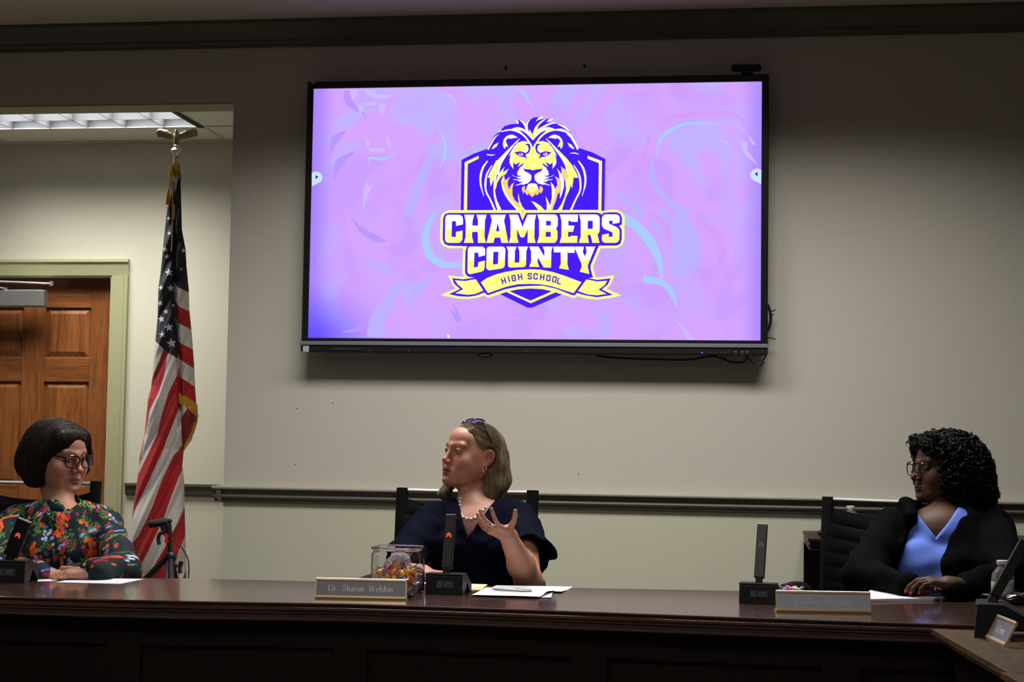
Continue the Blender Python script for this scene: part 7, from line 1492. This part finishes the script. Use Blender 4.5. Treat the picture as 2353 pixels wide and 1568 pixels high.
eyes(HO3, HR3, hs3, w3, look=(-.25, 0), iris=(.02, .012, .01))
# blue shirt
S = SDF(); S.cap(A(2070, 1208, -1.50), A(2270, 1208, -1.47), .042, .042, .03); S.ell(A(2165, 1258, -1.51), (.138, .09, .14), .03); S.ell(A(2115, 1285, -1.59), (.068, .060, .06), .03); S.ell(A(2195, 1285, -1.57), (.068, .060, .06), .03); S.ell(A(2145, 1345, -1.56), (.14, .11, .12), .03); S.ell(A(2160, 1228, -1.545), (.08, .052, .05), .03)
vb3 = march(S, 2151, 1238)
def vn3(P, b=vb3, l=A(2108, 1175, vb3[1])-vb3, r=A(2212, 1165, vb3[1])-vb3):
    x = P[:, 0]-b[0]; z = P[:, 2]-b[2]; a_ = nrm([-l[2], l[0]]); c_ = nrm([r[2], -r[0]]); return np.maximum(np.maximum(a_[0]*x+a_[1]*z, c_[0]*x+c_[1]*z), P[:, 1]+1.45).astype(np.float32)
S.fn(vn3, vb3-.25, vb3+.25, .004, -1); S.cap(nb3, nb3+(0, 0, .1), .06, .06, .008, -1); S.mod(lambda P, d: d+.0028*np.sin(P[:, 2]*75+np.sin(P[:, 0]*25)*1.2)*np.clip((.93-P[:, 2])/.08, 0, 1)); SH3 = S
lo, hi = bounds(S, .02); lo[2] = .72; sdf_mesh('shirt', S, lo, hi, .0034, MATS['blue_shirt'], w3)
# jacket, open at the front
S = SDF(); S.cap(A(2056, 1206, -1.50), A(2284, 1206, -1.46), .054, .054, .03); S.ell(A(2165, 1262, -1.51), (.165, .115, .155), .04); S.ell(A(2100, 1295, -1.60), (.07, .07, .08), .04); S.ell(A(2225, 1295, -1.58), (.085, .08, .09), .04); S.ell(A(2160, 1345, -1.56), (.17, .135, .12), .05)
S.cap(s3R, e3R, .058, .062, .03); S.cap(e3R, v3R+(e3R-v3R)*.02, .058, .038, .03); S.cap(s3L, e3L, .058, .062, .03); S.cap(e3L, v3L, .056, .034, .03)
S.chain([A(2092, 1185, -1.57), A(2084, 1160, -1.52), A(2100, 1168, -1.46), A(2140, 1185, -1.36), A(2200, 1182, -1.31), A(2250, 1182, -1.36), A(2255, 1200, -1.50)], [.018, .022, .022, .024, .028, .026, .020], .02)
jr_ = [(2112, 1150), (2108, 1190), (2080, 1240), (2058, 1288), (2064, 1312), (2098, 1352), (2100, 1420), (2166, 1420), (2165, 1345), (2163, 1290), (2170, 1258), (2190, 1225), (2210, 1190), (2222, 1160)]
def opening(P):
    """front opening as a prism through the torso, traced in the plane of the chest"""
    D = P-CAM.astype(np.float32); w = D@CF; X = W/2+FPX*(D@CR)/w; Y_ = H/2-FPX*(D@CU)/w; n = len(jr_); dm = np.full(len(P), 1e9); ins_ = np.zeros(len(P), bool)
    for i in range(n):
        x0, y0 = jr_[i]; x1, y1 = jr_[(i+1) % n]; ex, ey = x1-x0, y1-y0; t = np.clip(((X-x0)*ex+(Y_-y0)*ey)/(ex*ex+ey*ey), 0, 1); dm = np.minimum(dm, np.hypot(X-x0-t*ex, Y_-y0-t*ey)); cr = (y0 > Y_) != (y1 > Y_); ins_ ^= cr & (X < (x1-x0)*(Y_-y0)/(y1-y0+1e-9)+x0)
    d = np.where(ins_, -dm, dm)*w/FPX; return np.maximum(d, P[:, 1]+1.47).astype(np.float32)
S.fn(opening, np.array([1.5, -2.0, .5]), np.array([2.6, -1.3, 1.3]), .010, -1); S.cap(nb3+(0, -.01, 0), HO3+HR3@np.array([0, .01, -.06]), .072, .066, .008, -1)
S.ell(nb3+(-.01, -.06, .035), (.075, .06, .05), .008, -1)
S.mod(lambda P, d: d+.0045*np.sin(P[:, 2]*52+np.sin(P[:, 0]*17)*2.2+P[:, 1]*22)*np.clip((1.0-P[:, 2])/.15, .15, 1)+.002*np.sin(P[:, 0]*90+P[:, 2]*60)); S.mod(clear_desk); lo, hi = bounds(S, .02); lo[2] = .70
sdf_mesh('jacket', S, lo, hi, .0038, MATS['black_fleece'], w3)
# curls
S = SDF(); S.frame(HO3, HR3, hs3); S.ell((0, .022, .042), (.090, .108, .076), .01); S.ell((0, .070, -.015), (.098, .092, .098), .03); S.ell((.070, .020, -.040), (.038, .062, .080), .03); S.ell((.02, .10, -.080), (.075, .060, .060), .03); S.cap((-.05, -.070, .078), (.03, -.070, .082), .020, .022, .02); S.ell((-.072, .0, -.02), (.030, .055, .075), .02)
S.ell((.004, -.106, -.030), (.066, .070, .112), .010, -1); S.ell((.05, -.095, -.04), (.040, .064, .105), .01, -1); S.frame(); S.mod(lambda P, d: d+.0035*np.sin(P[:, 0]*190+np.sin(P[:, 2]*90)*2)*np.sin(P[:, 2]*170+P[:, 1]*120)); HAIR3 = S; lo, hi = bounds(S, .01)
h3 = sdf_mesh('hair', S, lo, hi, .005, MATS['hair_black'], w3, col=lambda V: np.tile((.002, .002, .0022), (len(V), 1))); HV = np.array([v.co for v in h3.data.vertices])+rootloc(w3)
def fl3(P): L = (P-HO3)@HR3; top = sstep(.03, .10, L[:, 2])[:, None]; v = np.concatenate([np.sign(L[:, :1])*.7*top, .3*top+.05, -1+.3*top], 1); return v@HR3.T
cb3 = lambda n: hair_col((.002, .002, .0024), (.009, .008, .009), n)
strands('curls', HAIR3, surf_seeds(HAIR3, HV, 1000), fl3, 8, .009, .0026, MATS['hair_black'], h3, col=cb3, lift=.002, curl=.0085, pitch=.030, jitter=.5, sides=5)['kind'] = 'stuff'
fr3 = lambda V: ((V-HO3)@HR3)[:, 1] < -.030
strands('curls', HAIR3, surf_seeds(HAIR3, HV, 260, fr3), fl3, 5, .008, .0017, MATS['hair_black'], h3, col=cb3, lift=.003, curl=.008, pitch=.018, jitter=.6)['kind'] = 'stuff'
bk3 = lambda V: (((V-HO3)@HR3)[:, 1] > .07) & (((V-HO3)@HR3)[:, 2] < -.03)
strands('curls', HAIR3, surf_seeds(HAIR3, HV, 160, bk3), lambda P: fl3(P)+np.array([.5, 0, .1]), 7, .008, .0018, MATS['hair_black'], h3, col=cb3, lift=.003, curl=.008, pitch=.022, jitter=.5, follow=.3)['kind'] = 'stuff'
mat('frame_dark', (.012, .012, .010), .2, var=.3, coat=.5)
glasses(w3, HO3, HR3, hs3, cx=.0325, w_=.0265, h=.0225, y=-.110, z=-.007, r=.0018, p=2.4, mt='frame_dark', temple=((.058, -.102, .008), (.076, -.04, .008), (.080, .01, .0)))
p = march(BODY3, 2150, 1356); g = MB().ell(p+(0, -.003, .002), (.0045, .003, .004), 8, 6).build('ring', MATS['chrome'], w3, smooth='all')
xc = A(2160, 1250, -1.55)[0]; legs_and_shoes(w3, (xc, -1.50, .56), [(xc-.09, -1.98, .55), (xc+.08, -1.98, .55)], [(xc-.09, -1.95, 0), (xc+.08, -1.95, 0)], MATS['dark_trousers'])
